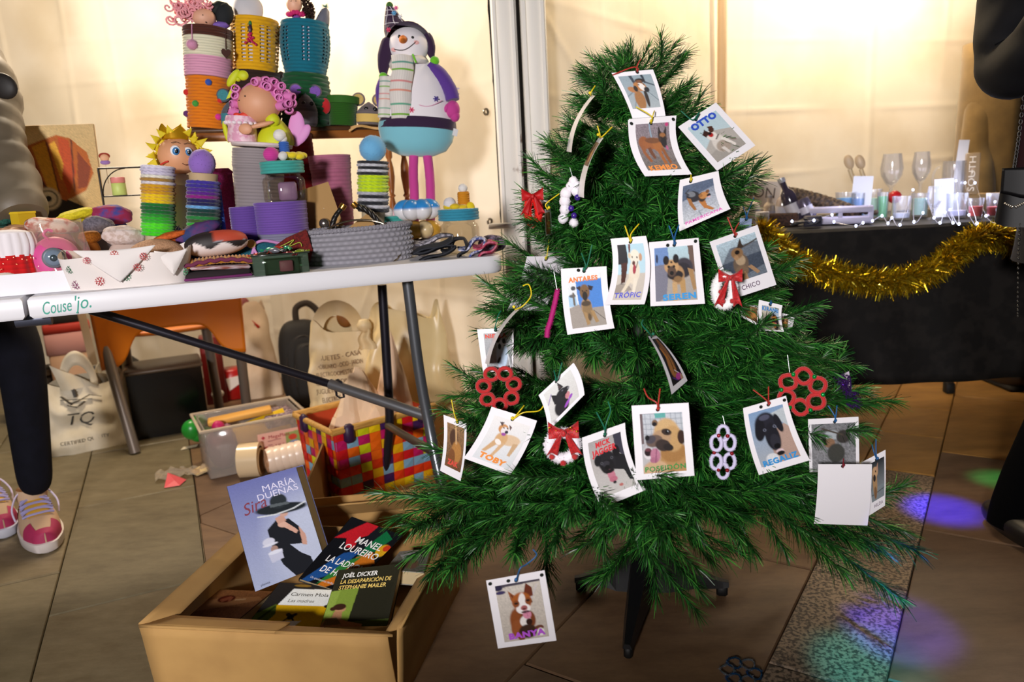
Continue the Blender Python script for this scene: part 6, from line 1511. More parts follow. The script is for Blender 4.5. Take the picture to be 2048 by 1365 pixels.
# glass tray with wrapped sweets and a little clear box
t, y = tt('glass_dish', 'dark green glass dish full of wrapped sweets', 'dish', 562, .055, rz=TANG)
g = G()
for sgn, ins in ((1, 0), (-1, 3)):
    pass
dish = [(-50, -28), (50, -28), (50, 28), (-50, 28)]
for (c_, d_) in (((0, -28, 20), (104, 3, 40)), ((0, 28, 20), (104, 3, 40)), ((-51, 0, 20), (3, 58, 40)), ((51, 0, 20), (3, 58, 40)), ((0, 0, 2), (102, 56, 4))): g.box(c_, d_, bev=1)
g.build('glass_wall', glass('#a9c4ae', .05, .12), t)
G().box((0, -29, 39), (112, 6, 3), bev=1).build('rim', M('#28332c', .15), t)
q = random.Random(12); kd = t.scale[0]
SW = ['#c03a24', '#d0582a', '#1f8a60', '#a82a2a', '#d8862a', '#2f9a6c', '#b83a2c', '#5a6a34', '#3a342c', '#8a2f34', '#c8442c', '#6a6a72', '#7a8c2a', '#b8325c']
SN = 'red,orange,green,dark red,amber,sea green,brick red,olive,black,maroon,scarlet,grey,lime,pink'.split(',')
for k in range(14):
    x = q.uniform(-42, 44); yv = q.uniform(-18, 18); z = 32 + q.uniform(0, 28) * (1 - abs(x - 14) / 70)
    m_ = Matrix.Rotation(t.rotation_euler[2], 3, 'Z') @ Vector((x, yv, z)) * kd
    s_ = thing('wrapped_sweet', SN[k], 'sweet', t.location + m_, kd, q.uniform(0, 3), 'wrapped sweets in the dish')
    s_['label'] = SN[k] + ' foil wrapped sweet heaped in the green glass dish'
    G().ell((0, 0, 0), (13, 8, 6), 12, 8, ns=.25, nf=3, seed=k).build('sweet_body', M(SW[k], .28, .25), s_)
    for d_ in (-1, 1): G().grid(lambda u, v_: (d_ * (11 + 10 * u), (v_ - .5) * (4 + 12 * u), 3 * math.sin(v_ * 12) * u), 3, 8).build('twist_end', M(SW[k], .28, .25), s_)
t, y = tt('clear_box', 'small clear plastic box with a pink label before the glass dish', 'box', 566, .022, rz=TANG)
g = G()
for (c_, d_) in (((0, -9, 17), (66, 1.5, 32)), ((0, 9, 17), (66, 1.5, 32)), ((-33, 0, 17), (1.5, 18, 32)), ((33, 0, 17), (1.5, 18, 32)), ((0, 0, 1), (66, 18, 2)), ((0, -9, 33), (72, 3, 2.5))): g.box(c_, d_)
g.build('clear_wall', glass('#dfe8e0', .05), t); G().box((8, 0, 16), (26, 14, 22), bev=2).build('pink_roll', M('#a8586c', .6), t)
# grey T-shirt yarn basket with cards and hoops
t, y = tt('crochet_basket', 'large round basket of chunky light grey yarn at the table front', 'basket', 716, .150)
hgb = y - 458
GB, RY = 109, .50
g = G(); c = C('#8e8c94')[:3]; rows = 7
def chunk(u, v_):
    a = 2 * PI * u; row = v_ * rows; ph = row % 1
    st = math.sin(a * 46 + (int(row) % 2) * PI)
    r = (GB - 7 + 10 * math.sin(PI * min(1, v_ * 1.1)) * .6 + 4 * v_) * (1 + .028 * math.sin(PI * ph) + .018 * st * math.sin(PI * ph))
    return (r * math.cos(a), r * RY * math.sin(a), hgb * v_ + 3 * math.cos(a) * v_)
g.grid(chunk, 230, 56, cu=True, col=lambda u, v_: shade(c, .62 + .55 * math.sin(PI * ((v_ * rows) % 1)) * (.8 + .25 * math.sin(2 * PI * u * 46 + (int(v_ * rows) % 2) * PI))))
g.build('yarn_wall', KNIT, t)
g = G(); n = 92
for i in range(n):
    a = 2 * PI * i / n; g.ell(((GB + 1) * math.cos(a), (GB + 1) * RY * math.sin(a), hgb + 2 + 3 * math.cos(a)), (6, 4.5, 5), 8, 6, rot=rotm(0, 20, math.degrees(a) + 90))
g.build('braided_rim', M('#8f8d95', .85, kind='fleck', col2='#74727c', scale=.5), t)
G().lathe([(GB - 10, 3), (.5, 3)], 40, sy=RY, cap=False).build('base', M('#7d7b84', .9), t)
kb = t.scale[0]; Lb = t.location
KR = M('#a9834f', .8)
def inb(x, yv, z): return Lb + Matrix.Rotation(math.atan2(-Lb.x, Lb.y), 3, 'Z') @ Vector((x, yv, z)) * kb
k1 = thing('kraft_card', 'kraft jewellery card standing behind the grey yarn basket, by the glass jar', 'card', inb(-62, 66, 8), kb)
G().box((0, 0, 72), (72, 1.6, 144), rot=rotm(-10, -14, 0)).build('card_sheet', KR, k1)
g = G(); g.ell((2, -8, 68), (11, 9, 11), 16, 12); g.build('silver_ball', M('#a8a098', .2, .9), k1); G().lathe([(4, 0), (8, 4), (8, 14), (3, 18)], 14, (4, -8, 46)).build('filigree_cap', M('#8a8078', .3, .9), k1)
k2 = thing('kraft_card', 'kraft jewellery card with a dark bow print lying on the grey yarn basket', 'card', inb(8, 6, hgb - 30), kb)
G().prism([(-58, 8), (20, 64), (50, -4), (40, -12), (-60, -12)], 1.6, rot=rotm(-24, 0, 0)).build('card_sheet', KR, k2, smooth=False); g = G(); g.ell((-34, -7, 12), (20, 1.4, 11), 16, 8, rot=rotm(-24, -14, 0)); g.ell((-18, -6, 8), (14, 1.4, 9), 16, 8, rot=rotm(-24, 10, 0)); g.build('printed_bow', M('#3a2c24', .8), k2)
g = G()
for k in range(9): g.ell((6 + 3 * math.sin(k * 2.3), -12, 2 + k * 1.6), 3.2, 10, 8)
g.build('lilac_beads', M('#7a68a8', .15, .1), k2, kind='stuff')
n1 = thing('necklace', 'black braided leather necklace with gold clasps on the grey yarn basket', 'necklace', inb(-2, 20, hgb - 18), kb)
for s_, pts in ((-1, [(-18, 0, 62), (-36, -6, 40), (-44, -10, 8), (-42, -10, -22)]), (1, [(6, 0, 64), (34, -4, 48), (56, -8, 18), (64, -8, -18)])):
    for k in range(3): G().tube([p_ + Vector((2.2 * math.sin(i * .9 + k * 2.1), 2.2 * math.cos(i * .9 + k * 2.1), 1.5 * math.sin(i * .9 + k * 2.1))) for i, p_ in enumerate(smoothpts(pts, 8))], 4.2, 8).build('leather_cord', M('#15110f', .4), n1)
    G().lathe([(6.5, -5), (7, 0), (6.5, 6)], 16, pts[0], rot=rotm(0, s_ * -38, 0)).build('gold_clasp', M('#d8a04a', .22, .95), n1)
h1 = thing('metal_hoop', 'thin polished metal hoop leaning on the grey yarn basket', 'hoop', inb(6, -22, hgb - 34), kb)
G().tube([(84 * math.cos(a), 26 * math.sin(a), 52 * math.sin(a)) for a in [2 * PI * i / 60 for i in range(60)]], 2.2, 8, closed=True).build('hoop_ring', M('#b8a890', .15, .95), h1)
# folded fabric goods at the right end
def fold(px, v, z, w, h, d_, c, label, c2=None, rot=0, tilt=0, n_=3):
    t, y = tt('folded_cloth', label, 'cloth', px, v, z=z, group='folded cloth goods at the table end')
    def f(u, v_):
        L_ = u * n_; s_ = int(L_) % 2; k = L_ % 1; x = (k if s_ == 0 else 1 - k) * w - w / 2
        zz = (int(L_) + .5 * (1 - math.cos(PI * k)) * (1 if k > .85 else .0)) * h / n_
        zz = h / n_ * (L_ + .35 * math.sin(2 * PI * L_)); return (x, (v_ - .5) * d_, zz + 3 * math.sin(v_ * 5 + u * 4))
    g = G(); g.grid(f, 48, 10); o = g.build('cloth_fold', M(c, .75, kind='fleck' if c2 else None, col2=c2, scale=.16), t); o.rotation_euler = (0, R(tilt), R(rot)); m_ = o.modifiers.new('t', 'SOLIDIFY'); m_.thickness = 3.5
    return t
fold(872, .07, .742, 84, 30, 50, '#171a24', 'black folded cloth with small rainbow marks at the table end', tilt=-12, n_=3)
t = fold(872, .14, .758, 76, 22, 44, '#b9b4be', 'grey and white printed cloth folded behind the black one', '#5a5660', tilt=-16, n_=2)
fold(934, .055, .742, 46, 46, 40, '#15151b', 'black folded cloth with a colourful lining standing upright', '#1f2026', tilt=-52, n_=2)
t = fold(958, .045, .742, 54, 34, 40, '#3a4a8c', 'blue and white checked folded cloth near the table corner', '#c8c8d8', tilt=-34, n_=2)
t = fold(976, .035, .741, 46, 26, 44, '#a82a4c', 'red edged folded cloth nearest the table corner', '#c46a80', tilt=-18, n_=2)
t, y = tt('rolled_cloth', 'lilac and black patterned cloth roll at the table corner', 'cloth', 985, .09)
G().ell((0, 0, 18), (28, 20, 18), 22, 14, ns=.1).build('cloth_roll', M('#7a6a84', .85, kind='fleck', col2='#2a2430', scale=.14), t)
for px, c in ((866, '#d8801c'), (880, '#c8c018'), (938, '#d86a2a')):
    pass
# small pieces lying behind the front row on the left
def lump(name, label, cat, px, py, v, rx, rz_, c, c2=None, tilt=0, part='body', sc2=.25, kind='fleck', ns=.16):
    t, y = tt(name, label, cat, px, v); h = max(y - py, rz_)
    # resting on the heap: filled down to the table
    g = G(); g.ell((0, 0, h), (rx, rx * .6, rz_), 24, 16, rot=rotm(0, tilt, 0), ns=ns, nf=2, seed=px * .07, p=.88); g.build(part, M(c, .8, kind=kind if c2 else None, col2=c2, scale=sc2), t)
    if h - rz_ > 3: G().ell((0, 4, (h - rz_ * .6) / 2), (rx * .85, rx * .5, (h - rz_ * .4) / 2), 18, 12, p=.7).build('lower_fold', M(c2 or c, .85), t)
    return t
lump('knitted_toy', 'lemon yellow knitted toy lying before the painting', 'toy', 172, 430, .40, 36, 10, '#d6ca1c', '#bfb212', -12)
t = lump('knitted_toy', 'red and purple knitted toy with blue tip before the wire shelf', 'toy', 242, 430, .40, 36, 19, '#8f1f4c', '#3a3f8c', 10, sc2=.05)
lump('dotted_cloth', 'white cloth with red and grey dots heaped behind the pink toy bag', 'cloth', 122, 452, .30, 46, 16, '#dbc9bd', '#b5563c', 8, sc2=.06)
lump('knitted_purse', 'grey knitted purse beside the dotted cloth', 'purse', 216, 458, .30, 30, 24, '#6f6a76', '#5a5560', 20)
lump('felt_bag', 'mustard felt piece in front of the grey purse', 'felt', 194, 474, .24, 20, 12, '#a8680f', '#8a520c', 0)
lump('lace_pouch', 'white lace pouch with tiny gold spots behind the snowflake basket', 'pouch', 262, 472, .22, 40, 20, '#cfc0bc', '#b8a49a', 6, sc2=.12)
lump('gem_pack', 'cellophane pack with a dark green glass gem at the table left end', 'pack', 22, 440, .36, 24, 12, '#1f5a4c', '#0f3a30', 0, kind='fleck')
t, y = tt('gift_box', 'small yellow paper box before the grey jacket', 'box', 70, .34); hh = y - 426
G().box((0, 0, hh / 2), (34, 26, hh), rot=rotm(0, 0, 32)).build('box_body', M('#c8a818', .6), t); G().box((0, 0, hh), (36, 28, 4), rot=rotm(0, 0, 32)).build('lid', M('#dcbc20', .6), t)
lump('galaxy_pouch', 'dark starry printed pouch behind the striped oval case', 'pouch', 402, 466, .19, 52, 17, '#5a3068', '#28386c', -22, sc2=.05)
lump('felt_wrap', 'orange felt piece under the green bracelet stack', 'felt', 352, 472, .17, 30, 8, '#d0621c', '#b5500f', -12)
g = G(); t, y = tt('tinsel_tuft', 'dark purple and green tinsel tuft between the two bracelet stacks', 'tinsel', 366, .20); q = random.Random(21)
for k in range(420):
    z = q.uniform(6, 92); p_ = Vector((q.gauss(0, 9), q.gauss(0, 6), z)); d = Vector((q.gauss(0, 1), q.gauss(0, 1), q.gauss(0, 1))).normalized() * 12; e = d.orthogonal().normalized() * .8
    cc = C('#2a1a48' if z > 45 else ('#2a6a2c' if q.random() < .5 else '#1c2a5c'))[:3]; g.add([p_ - e, p_ + e, p_ + d + e, p_ + d - e], [(0, 1, 2, 3)], 0, cc)
g.build('tinsel_strands', M('attr', .25, .5), t, smooth=False, kind='stuff')
# ------------------------------------------------------------------ things on the paving under and behind the craft table
def ff(name, label, cat, px, py, group=None, rz=None, z=0.0):
    P = onz(px, py, z); return thing(name, label, cat, P, depth(P) / FPX, rz, group)
# orange plastic chair seen from behind
t = ff('plastic_chair', 'orange plastic chair with tubular legs behind the table', 'chair', 376, 880)
OR = M('#d0720c', .38); TUB = M('#8a8078', .35, .6)
def backz(u, v_):
    e = min(u, 1 - u)
    bottom = 158 + 62 * (1 / (1 + math.exp(-(e - .20) * 34)))
    zz = bottom + (330 - bottom) * v_
    x = -134 + 268 * u; return (x * (1 - .04 * (1 - v_)), -10 + 20 * math.cos(PI * (u - .5)) - 10 * v_, zz)
o = G().grid(backz, 44, 20).build('backrest', OR, t); m_ = o.modifiers.new('t', 'SOLIDIFY'); m_.thickness = 6
o = G().grid(lambda u, v_: (-118 + 236 * u, 20 + 150 * v_, 214 - 12 * math.sin(PI * v_) + 8 * (2 * u - 1) ** 2), 16, 12).build('seat', OR, t); m_ = o.modifiers.new('t', 'SOLIDIFY'); m_.thickness = 6
for sd in (-1, 1): G().box((sd * 122, 2, 318), (30, 26, 16), bev=7).build('lug', M('#e0a010', .4), t)
for x0, y0, x1, y1 in ((-118, 0, -94, -30), (120, 6, 122, 60), (-90, 120, -100, 190), (66, 130, 74, 190)):
    G().tube([(x0, y0, 200), ((x0 + x1) / 2, (y0 + y1) / 2, 100), (x1, y1, 2)], 10, 12).build('leg', TUB, t)
# white printed carrier bag
CARR = M('#d8ceb8', .55, kind='n', col2='#c8bca2', scale=.02)
def bag(t, w, h, d_, mat, lean=0, top=.8, name='bag_body', seed=1, crumple=5, hump=0):
    def f(u, v_):
        a = 2 * PI * u; cs, sn = math.cos(a), math.sin(a); k = 1 - (1 - top) * v_; p_ = .5
        x = w / 2 * math.copysign(abs(cs) ** p_, cs) * k; yv = d_ / 2 * math.copysign(abs(sn) ** p_, sn) * (1 - .75 * v_ ** 1.5)
        n_ = crumple * noise.noise(Vector((x * .03, yv * .05 + seed, v_ * 4 + seed)))
        return (x + lean * v_ + n_, yv + n_ * 1.4, h * v_ + (crumple * 1.6 * math.sin(a * 3 + seed) * v_) + hump * v_ * math.cos(a))
    o = G().grid(f, 64, 30, cu=True).build(name, mat, t)
    G().grid(lambda u, v_: tuple(c * (1 - v_) if i < 2 else 1 for i, c in enumerate(f(u, 0))), 32, 2, cu=True).build('bag_base', mat, t)
    return f
t = ff('carrier_bag', 'white plastic carrier bag printed with an emblem and TQ, beside the orange chair', 'bag', 180, 893)
f = bag(t, 176, 130, 70, CARR, lean=8, top=.90, crumple=7, seed=3)
def hand(cx, z0, w_, h_, y_):
    o = G().grid(lambda u, v_: (cx + (w_ / 2) * math.cos(PI * (1 - u)) * (.62 + .38 * v_), y_ + 4 * math.sin(u * 9), z0 + h_ * (math.sin(PI * u) * (.62 + .38 * v_))), 20, 4).build('bag_handle', CARR, t); m_ = o.modifiers.new('t', 'SOLIDIFY'); m_.thickness = 1.2
hand(0, 118, 66, 72, -9); hand(52, 110, 54, 56, 8)
o = G().grid(lambda u, v_: (-30 + 62 * u - 14 * v_, -12 - 4 * math.sin(u * 7), 118 + 52 * v_ * (1 - .8 * u)), 12, 8).build('bag_flap', CARR, t)
gt = G()
def onbag(x, z): 
    b = min((abs(f(.5 + i / 300, z / 130)[0] - x), i) for i in range(150))[1]; return f(.5 + b / 300, z / 130)[1] - 1.6
def bagxy(x, y): return (x, onbag(x, max(2, min(125, y))), y)
lettering(gt, 'TQ', bagxy, w=46, h=32, cx=-6, cy=64, shear=.25, bold=-.02, rot=-.05)
gt.build('lettering', M('#2a2620', .6), t, smooth=False); gt = G(); lettering(gt, 'CERTIFIED QUALITY', bagxy, w=84, h=9, cx=-6, cy=24, bold=-.01)
gt.build('lettering', M('#2a2620', .6), t, smooth=False); gt = G()
for (x0, z0, x1, z1, w_) in ((-36, 102, 18, 96, 4), (-34, 108, -18, 92, 5), (-20, 94, -4, 98, 6), (-4, 98, 14, 104, 4), (14, 104, 34, 98, 3), (-22, 122, -6, 112, 5), (-14, 132, -10, 104, 6), (-26, 92, -10, 86, 5), (-8, 88, 4, 94, 4)):
    gt.tube([(x0, onbag(x0, min(z0, 124)) - .5, z0), (x1, onbag(x1, min(z1, 124)) - .5, z1)], w_ * .55, 6, flat=.2)
gt.build('printed_emblem', M('#2a2620', .6), t, smooth=False)
# webbing straps with buckles hanging behind the bag
t = ff('backpack', 'dark backpack with beige straps and buckles behind the white carrier bag', 'backpack', 246, 838)
G().box((20, 10, 60), (50, 40, 118), bev=12).build('pack_body', M('#17130f', .8), t)
for x0, x1, z0 in ((-38, -34, 118), (4, 8, 122)):
    G().tube([(x0 - 4, -26, 250), (x0, -28, 190), (x1, -28, z0)], 8, 6, flat=.2).build('strap', M('#a08a70', .8), t)
    G().box((x1 + 2, -28, z0 - 10), (18, 5, 16), bev=2).build('buckle', M('#221c18', .4), t); G().tube([(x1, -28, z0 - 18), (x1 - 6, -26, 80)], 6, 6, flat=.2).build('strap', M('#8a7660', .8), t)
# boxes and cushion behind the left leg
t = ff('paper_bag', 'pink and beige paper bag with a red rim behind the carrier bag', 'bag', 160, 826)
G().box((0, 0, 62), (70, 50, 122), bev=3).build('beige_body', M('#b08a6c', .8), t); G().box((2, 0, 142), (80, 54, 42), bev=3).build('pink_body', M('#c08a84', .8), t); G().box((2, 0, 170), (80, 54, 18), bev=3).build('red_rim', M('#a82a1c', .7), t); G().box((4, 0, 186), (60, 40, 20), bev=4).build('dark_contents', M('#15110f', .9), t)
t = ff('crate', 'dark crate behind the leg of the jacketed person', 'crate', 78, 835)
G().box((0, 0, 48), (96, 60, 96), bev=3).build('crate_body', M('#2a2018', .8), t); G().box((0, -31, 90), (96, 4, 10)).build('crate_rim', M('#4a3a2a', .7), t)
t = ff('cushion', 'floral yellow and green cushion leaning beside the carrier bag', 'cushion', 96, 866)
def cc(x, yv, z):
    n_ = noise.noise(Vector((x * .05, z * .05, 2))); 
    return C('#c85a1a')[:3] if (x - 8) ** 2 + (z - 24) ** 2 < 420 else C('#3a7a3a')[:3] if n_ > .25 else C('#d8c84a')[:3] if n_ > -.1 else C('#e0d6b0')[:3]
g = G(); g.ell((-6, 0, 44), (46, 18, 46), 40, 28, rot=rotm(0, -26, 0), p=.8); g.c = {i: cc(*p_) for i, p_ in enumerate(g.v)}; g.build('cushion_body', M('attr', .8), t)
# grey clear tub and red boxes behind the chair
t = ff('storage_tub', 'large smoky plastic storage tub under the orange chair', 'tub', 345, 856)
g = G()
for (c_, d_) in (((0, -50, 62), (130, 3, 120)), ((0, 50, 62), (130, 3, 120)), ((-65, 0, 62), (3, 100, 120)), ((65, 0, 62), (3, 100, 120)), ((0, 0, 2), (130, 100, 3))): g.box(c_, d_)
g.build('tub_wall', glass('#8a7c6c', .2), t); G().box((0, 0, 126), (138, 108, 8), bev=3).build('lid', M('#5a4a3a', .4), t); G().box((0, 10, 50), (110, 70, 90), bev=12).build('dark_contents', M('#2c2620', .9, kind='n', col2='#4a4038', scale=.03), t); G().ell((24, -30, 40), (8, 5, 10), 10, 8).build('yellow_scrap', M('#a0a020', .7), t)
t = ff('gift_box', 'red glossy box standing on the paving under the table', 'box', 470, 796)
G().box((0, 0, 30), (44, 40, 60), bev=3).build('box_body', M('#a8100e', .3), t); G().prism([(-8, 20), (16, 34), (16, 48), (-12, 44)], 2, c=(0, -21, 0)).build('white_mark', M('#e4d8d0', .5), t, smooth=False)
t = ff('gift_box', 'dark red upright box behind the orange chair leg', 'box', 436, 808)
G().box((0, 20, 58), (40, 40, 150), bev=3).build('box_body', M('#6a1210', .4), t); G().ell((2, -2, 20), (12, 6, 9), 12, 8).build('white_mark', M('#d8d0c4', .4), t)
# pale paper bag, backpack and the big printed sack
t = ff('paper_bag', 'pale paper shopping bag standing left of the black backpack', 'bag', 528, 790)
f = bag(t, 76, 176, 50, M('#d8c2a8', .7, kind='n', col2='#c8ac90', scale=.02), lean=-6, top=.7, seed=6, crumple=6); G().prism([(-6, 152), (8, 138), (4, 134)], 1.5, c=(0, -16, 0)).build('red_print', M('#c02a14', .6), t, smooth=False); G().ell((-22, 6, 168), (16, 8, 26), 14, 10, rot=rotm(0, 20, 0)).build('plum_contents', M('#7a3a3c', .7), t); G().ell((-34, 10, 70), (8, 14, 64), 14, 10).build('red_side', M('#b84030', .7), t)
t = ff('backpack', 'black backpack with zip pockets standing beside the printed sack', 'backpack', 615, 806)
BK = M('#14110f', .75)
g = G(); g.ell((0, 0, 80), (44, 34, 84), 28, 20, p=.6); g.build('pack_body', BK, t)
for k, (w_, yv) in enumerate(((36, -24), (28, -38))):
    g = G(); g.ell((4 + 6 * k, yv, 72 - 8 * k), (w_, 12, 70 - 8 * k), 24, 16, p=.65); g.build('front_pocket', BK, t)
    G().tube([(4 + 6 * k + (w_ - 2) * math.cos(a), yv - 6, 72 - 8 * k + (66 - 8 * k) * math.sin(a)) for a in [R(200 - 220 * i / 30) for i in range(31)]], 2.2, 6).build('zip', M('#2c2724', .4), t)
G().tube(smoothpts([(-4, 4, 158), (-2, 4, 186), (20, 4, 194), (38, 4, 176), (42, 4, 150)]), 6.5, 10, flat=.45).build('top_handle', M('#352c26', .7), t)
sk = ff('printed_sack', 'big cream plastic sack with small printed words and a knotted handle', 'bag', 704, 905)
SACK = M('#dcc69a', .5, kind='n', col2='#cbb184', scale=.015)
f = bag(sk, 160, 250, 110, SACK, lean=6, top=.74, seed=9, crumple=9)
G().grid(lambda u, v_: (-40 + 100 * math.cos(PI * (1 - u)) * .5 * (.55 + .45 * v_) + 36, -12 + 6 * math.sin(u * 8), 236 + (62 * math.sin(PI * u)) * (.55 + .45 * v_)), 24, 5).build('sack_handle', SACK, sk)
o = G().grid(lambda u, v_: (46 + 26 * (u - .5) * (.4 + v_) + 3 * math.sin(v_ * 9), -40 + 6 * math.sin(u * 6), 250 - 44 * v_), 12, 10).build('knotted_tail', SACK, sk); G().ell((46, -38, 250), (14, 10, 12), 14, 10, ns=.2, nf=3).build('knot', SACK, sk); G().ell((12, 6, 262), (16, 10, 20), 14, 10).build('brown_contents', M('#7a4a14', .7), sk)
gt = G()
def sackpt(x, z):
    v_ = max(0.02, min(.97, z / 250)); b = min((abs(f(.5 + i / 240, v_)[0] - x), i) for i in range(120))[1]; q_ = f(.5 + b / 240, v_); return (x, q_[1] - 1.8, z)
words = ['JUGUETES - CASA', 'MOBILIARIO - OCIO - JARDIN', 'ELECTRODOMESTICOS', 'CASA - JARDIN - OCIO', 'JUGUETES - ELECTRO', 'ELECTRODOMESTICOS', 'JUGUETES - HOGAR', 'OCIO - JUGUETES - JARDIN', 'ELECTRODOMESTICOS', 'JUGUETES - CARAVANA', 'JARDIN - PLAYA']
for k, wd in enumerate(words): lettering(gt, wd, sackpt, w=94 - (k % 3) * 8, h=12, cx=-12 + (k % 2) * 6, cy=196 - k * 15, rot=.05)
gt.build('printed_words', M('#7a6048', .7), sk, smooth=False)
gt = G(); lettering(gt, 'MGI', sackpt, w=70, h=42, cx=-30, cy=26, bold=.03); gt.build('large_print', M('#2c2038', .6), sk, smooth=False)
t = ff('plastic_sack', 'pale translucent plastic sack against the tent wall right of the printed one', 'bag', 836, 896)
f = bag(t, 190, 268, 80, M('#e6cf9c', .35, kind='n', col2='#d8bd86', scale=.012), lean=-8, top=.7, seed=14, crumple=11)
gt = G(); lettering(gt, 'no', lambda x, y: (x, -26, y), w=12, h=14, cx=10, cy=214, rot=.2); gt.build('green_mark', M('#3a8a4a', .6), t, smooth=False)
# woven basket of coloured bands with tissue paper
bk = ff('woven_basket', 'rectangular basket woven of red, orange, yellow, purple and blue bands', 'basket', 742, 962)
kb_ = bk.scale[0]; BR = .68; bk.rotation_euler = (0, 0, BR)
COLS = ['#c8141c', '#e8650e', '#e8c40e', '#3c1a50', '#7aa6c0', '#b8145c', '#c8cc10', '#e0a80e', '#d8380e']
q = random.Random(17)
Wk, Dk, Hk = 196, 150, 138
strips = {}
def weave(p0, ux, nx, cols_n, rows_n, w_, h_, nrm, flare):
    for i in range(cols_n):
        for j in range(rows_n):
            cx = (i + .5) / cols_n; cz = (j + .5) / rows_n; up = (i + j) % 2
            c = COLS[(i * 3 + (i * i) % 4) % 9] if up else COLS[(j * 5 + 2 + (j * j) % 3) % 9]
            if q.random() < .18: c = q.choice(COLS)
            sw, sh = w_ / cols_n * .485, h_ / rows_n * .485
            V = []
            for a, b, o_ in ((-1, -1, 0), (1, -1, 0), (1, 1, 0), (-1, 1, 0), (0, 0, 1)):
                bulge = 1.6 if o_ else (.3 if up else -.3)
                pt = Vector(p0) + Vector(ux) * ((cx - .5) * w_ + a * sw) * (1 + flare * (cz + b * .5 / rows_n)) + Vector((0, 0, cz * h_ + b * sh)) + Vector(nrm) * (bulge + flare * 60 * cz)
                V.append(pt)
            yield c, V, [(0, 1, 4), (1, 2, 4), (2, 3, 4), (3, 0, 4)]
sides = [((0, -Dk / 2, 0), (1, 0, 0), 9, (0, -1, 0), Wk), ((-Wk / 2, 0, 0), (0, -1, 0), 8, (-1, 0, 0), Dk), ((Wk / 2, 0, 0), (0, 1, 0), 8, (1, 0, 0), Dk), ((0, Dk / 2, 0), (-1, 0, 0), 9, (0, 1, 0), Wk)]
for si, (p0, ux, cn, nr, wd) in enumerate(sides):
    if si < 2:
        for c, V, F in weave(p0, ux, nr, cn, 8, wd, Hk, nr, .10): G().add(V, F).build('woven_band', M(c, .42), bk, smooth=False)
    else:
        g = G()
        for c, V, F in weave(p0, ux, nr, cn, 8, wd, Hk, nr, .10): g.add(V, F, 0, C(c)[:3])
        g.build('woven_side', M('attr', .42), bk, smooth=False, kind='stuff')
    # inner lining
    ax = Vector(ux); nn = Vector(nr); a0 = Vector(p0) - nn * 1.2
    G().add([a0 - ax * wd / 2, a0 + ax * wd / 2, a0 + ax * wd * .55 + Vector((0, 0, Hk)) + nn * 5, a0 - ax * wd * .55 + Vector((0, 0, Hk)) + nn * 5], [(0, 1, 2, 3)]).build('lining', M('#b03a14', .6), bk, smooth=False)
WDB = M('#c89a50', .5, kind='streak', col2='#b08038', scale=.05)
G().tube([(-110, -82, Hk + 2), (112, -82, Hk + 2)], 6.5, 10).build('rim_rod', WDB, bk); G().tube([(-110, 82, Hk + 2), (112, 82, Hk + 2)], 6.5, 10).build('rim_rod', WDB, bk); G().tube([(-108, -82, Hk + 1), (-108, 82, Hk + 1)], 5.5, 10).build('rim_rod', WDB, bk)
for x in (-78, 80): G().box((x, -84, Hk - 6), (20, 16, 34), bev=5).build('rim_binding', M('#2c1238', .5), bk)
G().box((-108, 40, Hk - 6), (14, 20, 34), bev=5).build('rim_binding', M('#2c1238', .5), bk)
G().box((0, 0, 3), (Wk - 4, Dk - 4, 3)).build('basket_floor', M('#a05018', .7), bk)
TIS = M('#e8c8a4', .7)
tp_ = thing('tissue_paper', 'crumpled pale pink tissue paper filling the woven basket', 'paper', bk.location + Vector((0, 0, .05)), kb_, BR)
def tis(u, v_):
    a = 2 * PI * u; k = 1 - v_
    x = 86 * k * math.cos(a); yv = 62 * k * math.sin(a)
    n_ = noise.noise(Vector((x * .028, yv * .028, 3))); c = noise.cell(Vector((x * .05 + 7, yv * .05, 1))) - .5
    return (x - 20 * v_, yv, 46 + 150 * v_ ** .7 + 36 * n_ + 16 * c)
G().grid(tis, 26, 14, cu=True).build('tissue_sheet', TIS, tp_, smooth=False)
t2 = thing('tissue_paper', 'second bunch of tissue paper at the right end of the woven basket', 'paper', bk.location + (Matrix.Rotation(BR, 3, 'Z') @ Vector((60, -4, 60))) * kb_, kb_, BR)
G().grid(lambda u, v_: ((52 * (1 - v_) + 6) * math.cos(2 * PI * u) + 10 * v_, 40 * (1 - v_) * math.sin(2 * PI * u), 20 + 190 * v_ + 26 * noise.noise(Vector((u * 7, v_ * 3, 4)))), 22, 12, cu=True).build('tissue_sheet', M('#e2bfa0', .7), t2, smooth=False)
# clear tub full of odds and ends, packing tape, litter
tub = ff('storage_tub', 'clear plastic tub of craft supplies with a pink product label', 'tub', 508, 920)
tub.rotation_euler = (0, 0, TANG + .12)
CL = glass('#e8e0d8', .08, .22)
W1, D1, H1 = 178, 120, 92
for (c_, d_) in (((0, -D1 / 2, H1 / 2), (W1, 3, H1)), ((0, D1 / 2, H1 / 2), (W1, 3, H1)), ((-W1 / 2, 0, H1 / 2), (3, D1, H1)), ((W1 / 2, 0, H1 / 2), (3, D1, H1)), ((0, 0, 2), (W1, D1, 3))): G().box(c_, d_, bev=1).build('tub_wall', CL, tub)
g = G(); g.tube([(-W1 / 2 - 8, -D1 / 2 - 8, H1), (W1 / 2 + 8, -D1 / 2 - 8, H1), (W1 / 2 + 8, D1 / 2 + 8, H1), (-W1 / 2 - 8, D1 / 2 + 8, H1)], 5, 6, closed=True, flat=.6); g.build('tub_rim', M('#c8b8a4', .3, alpha=.7), tub)
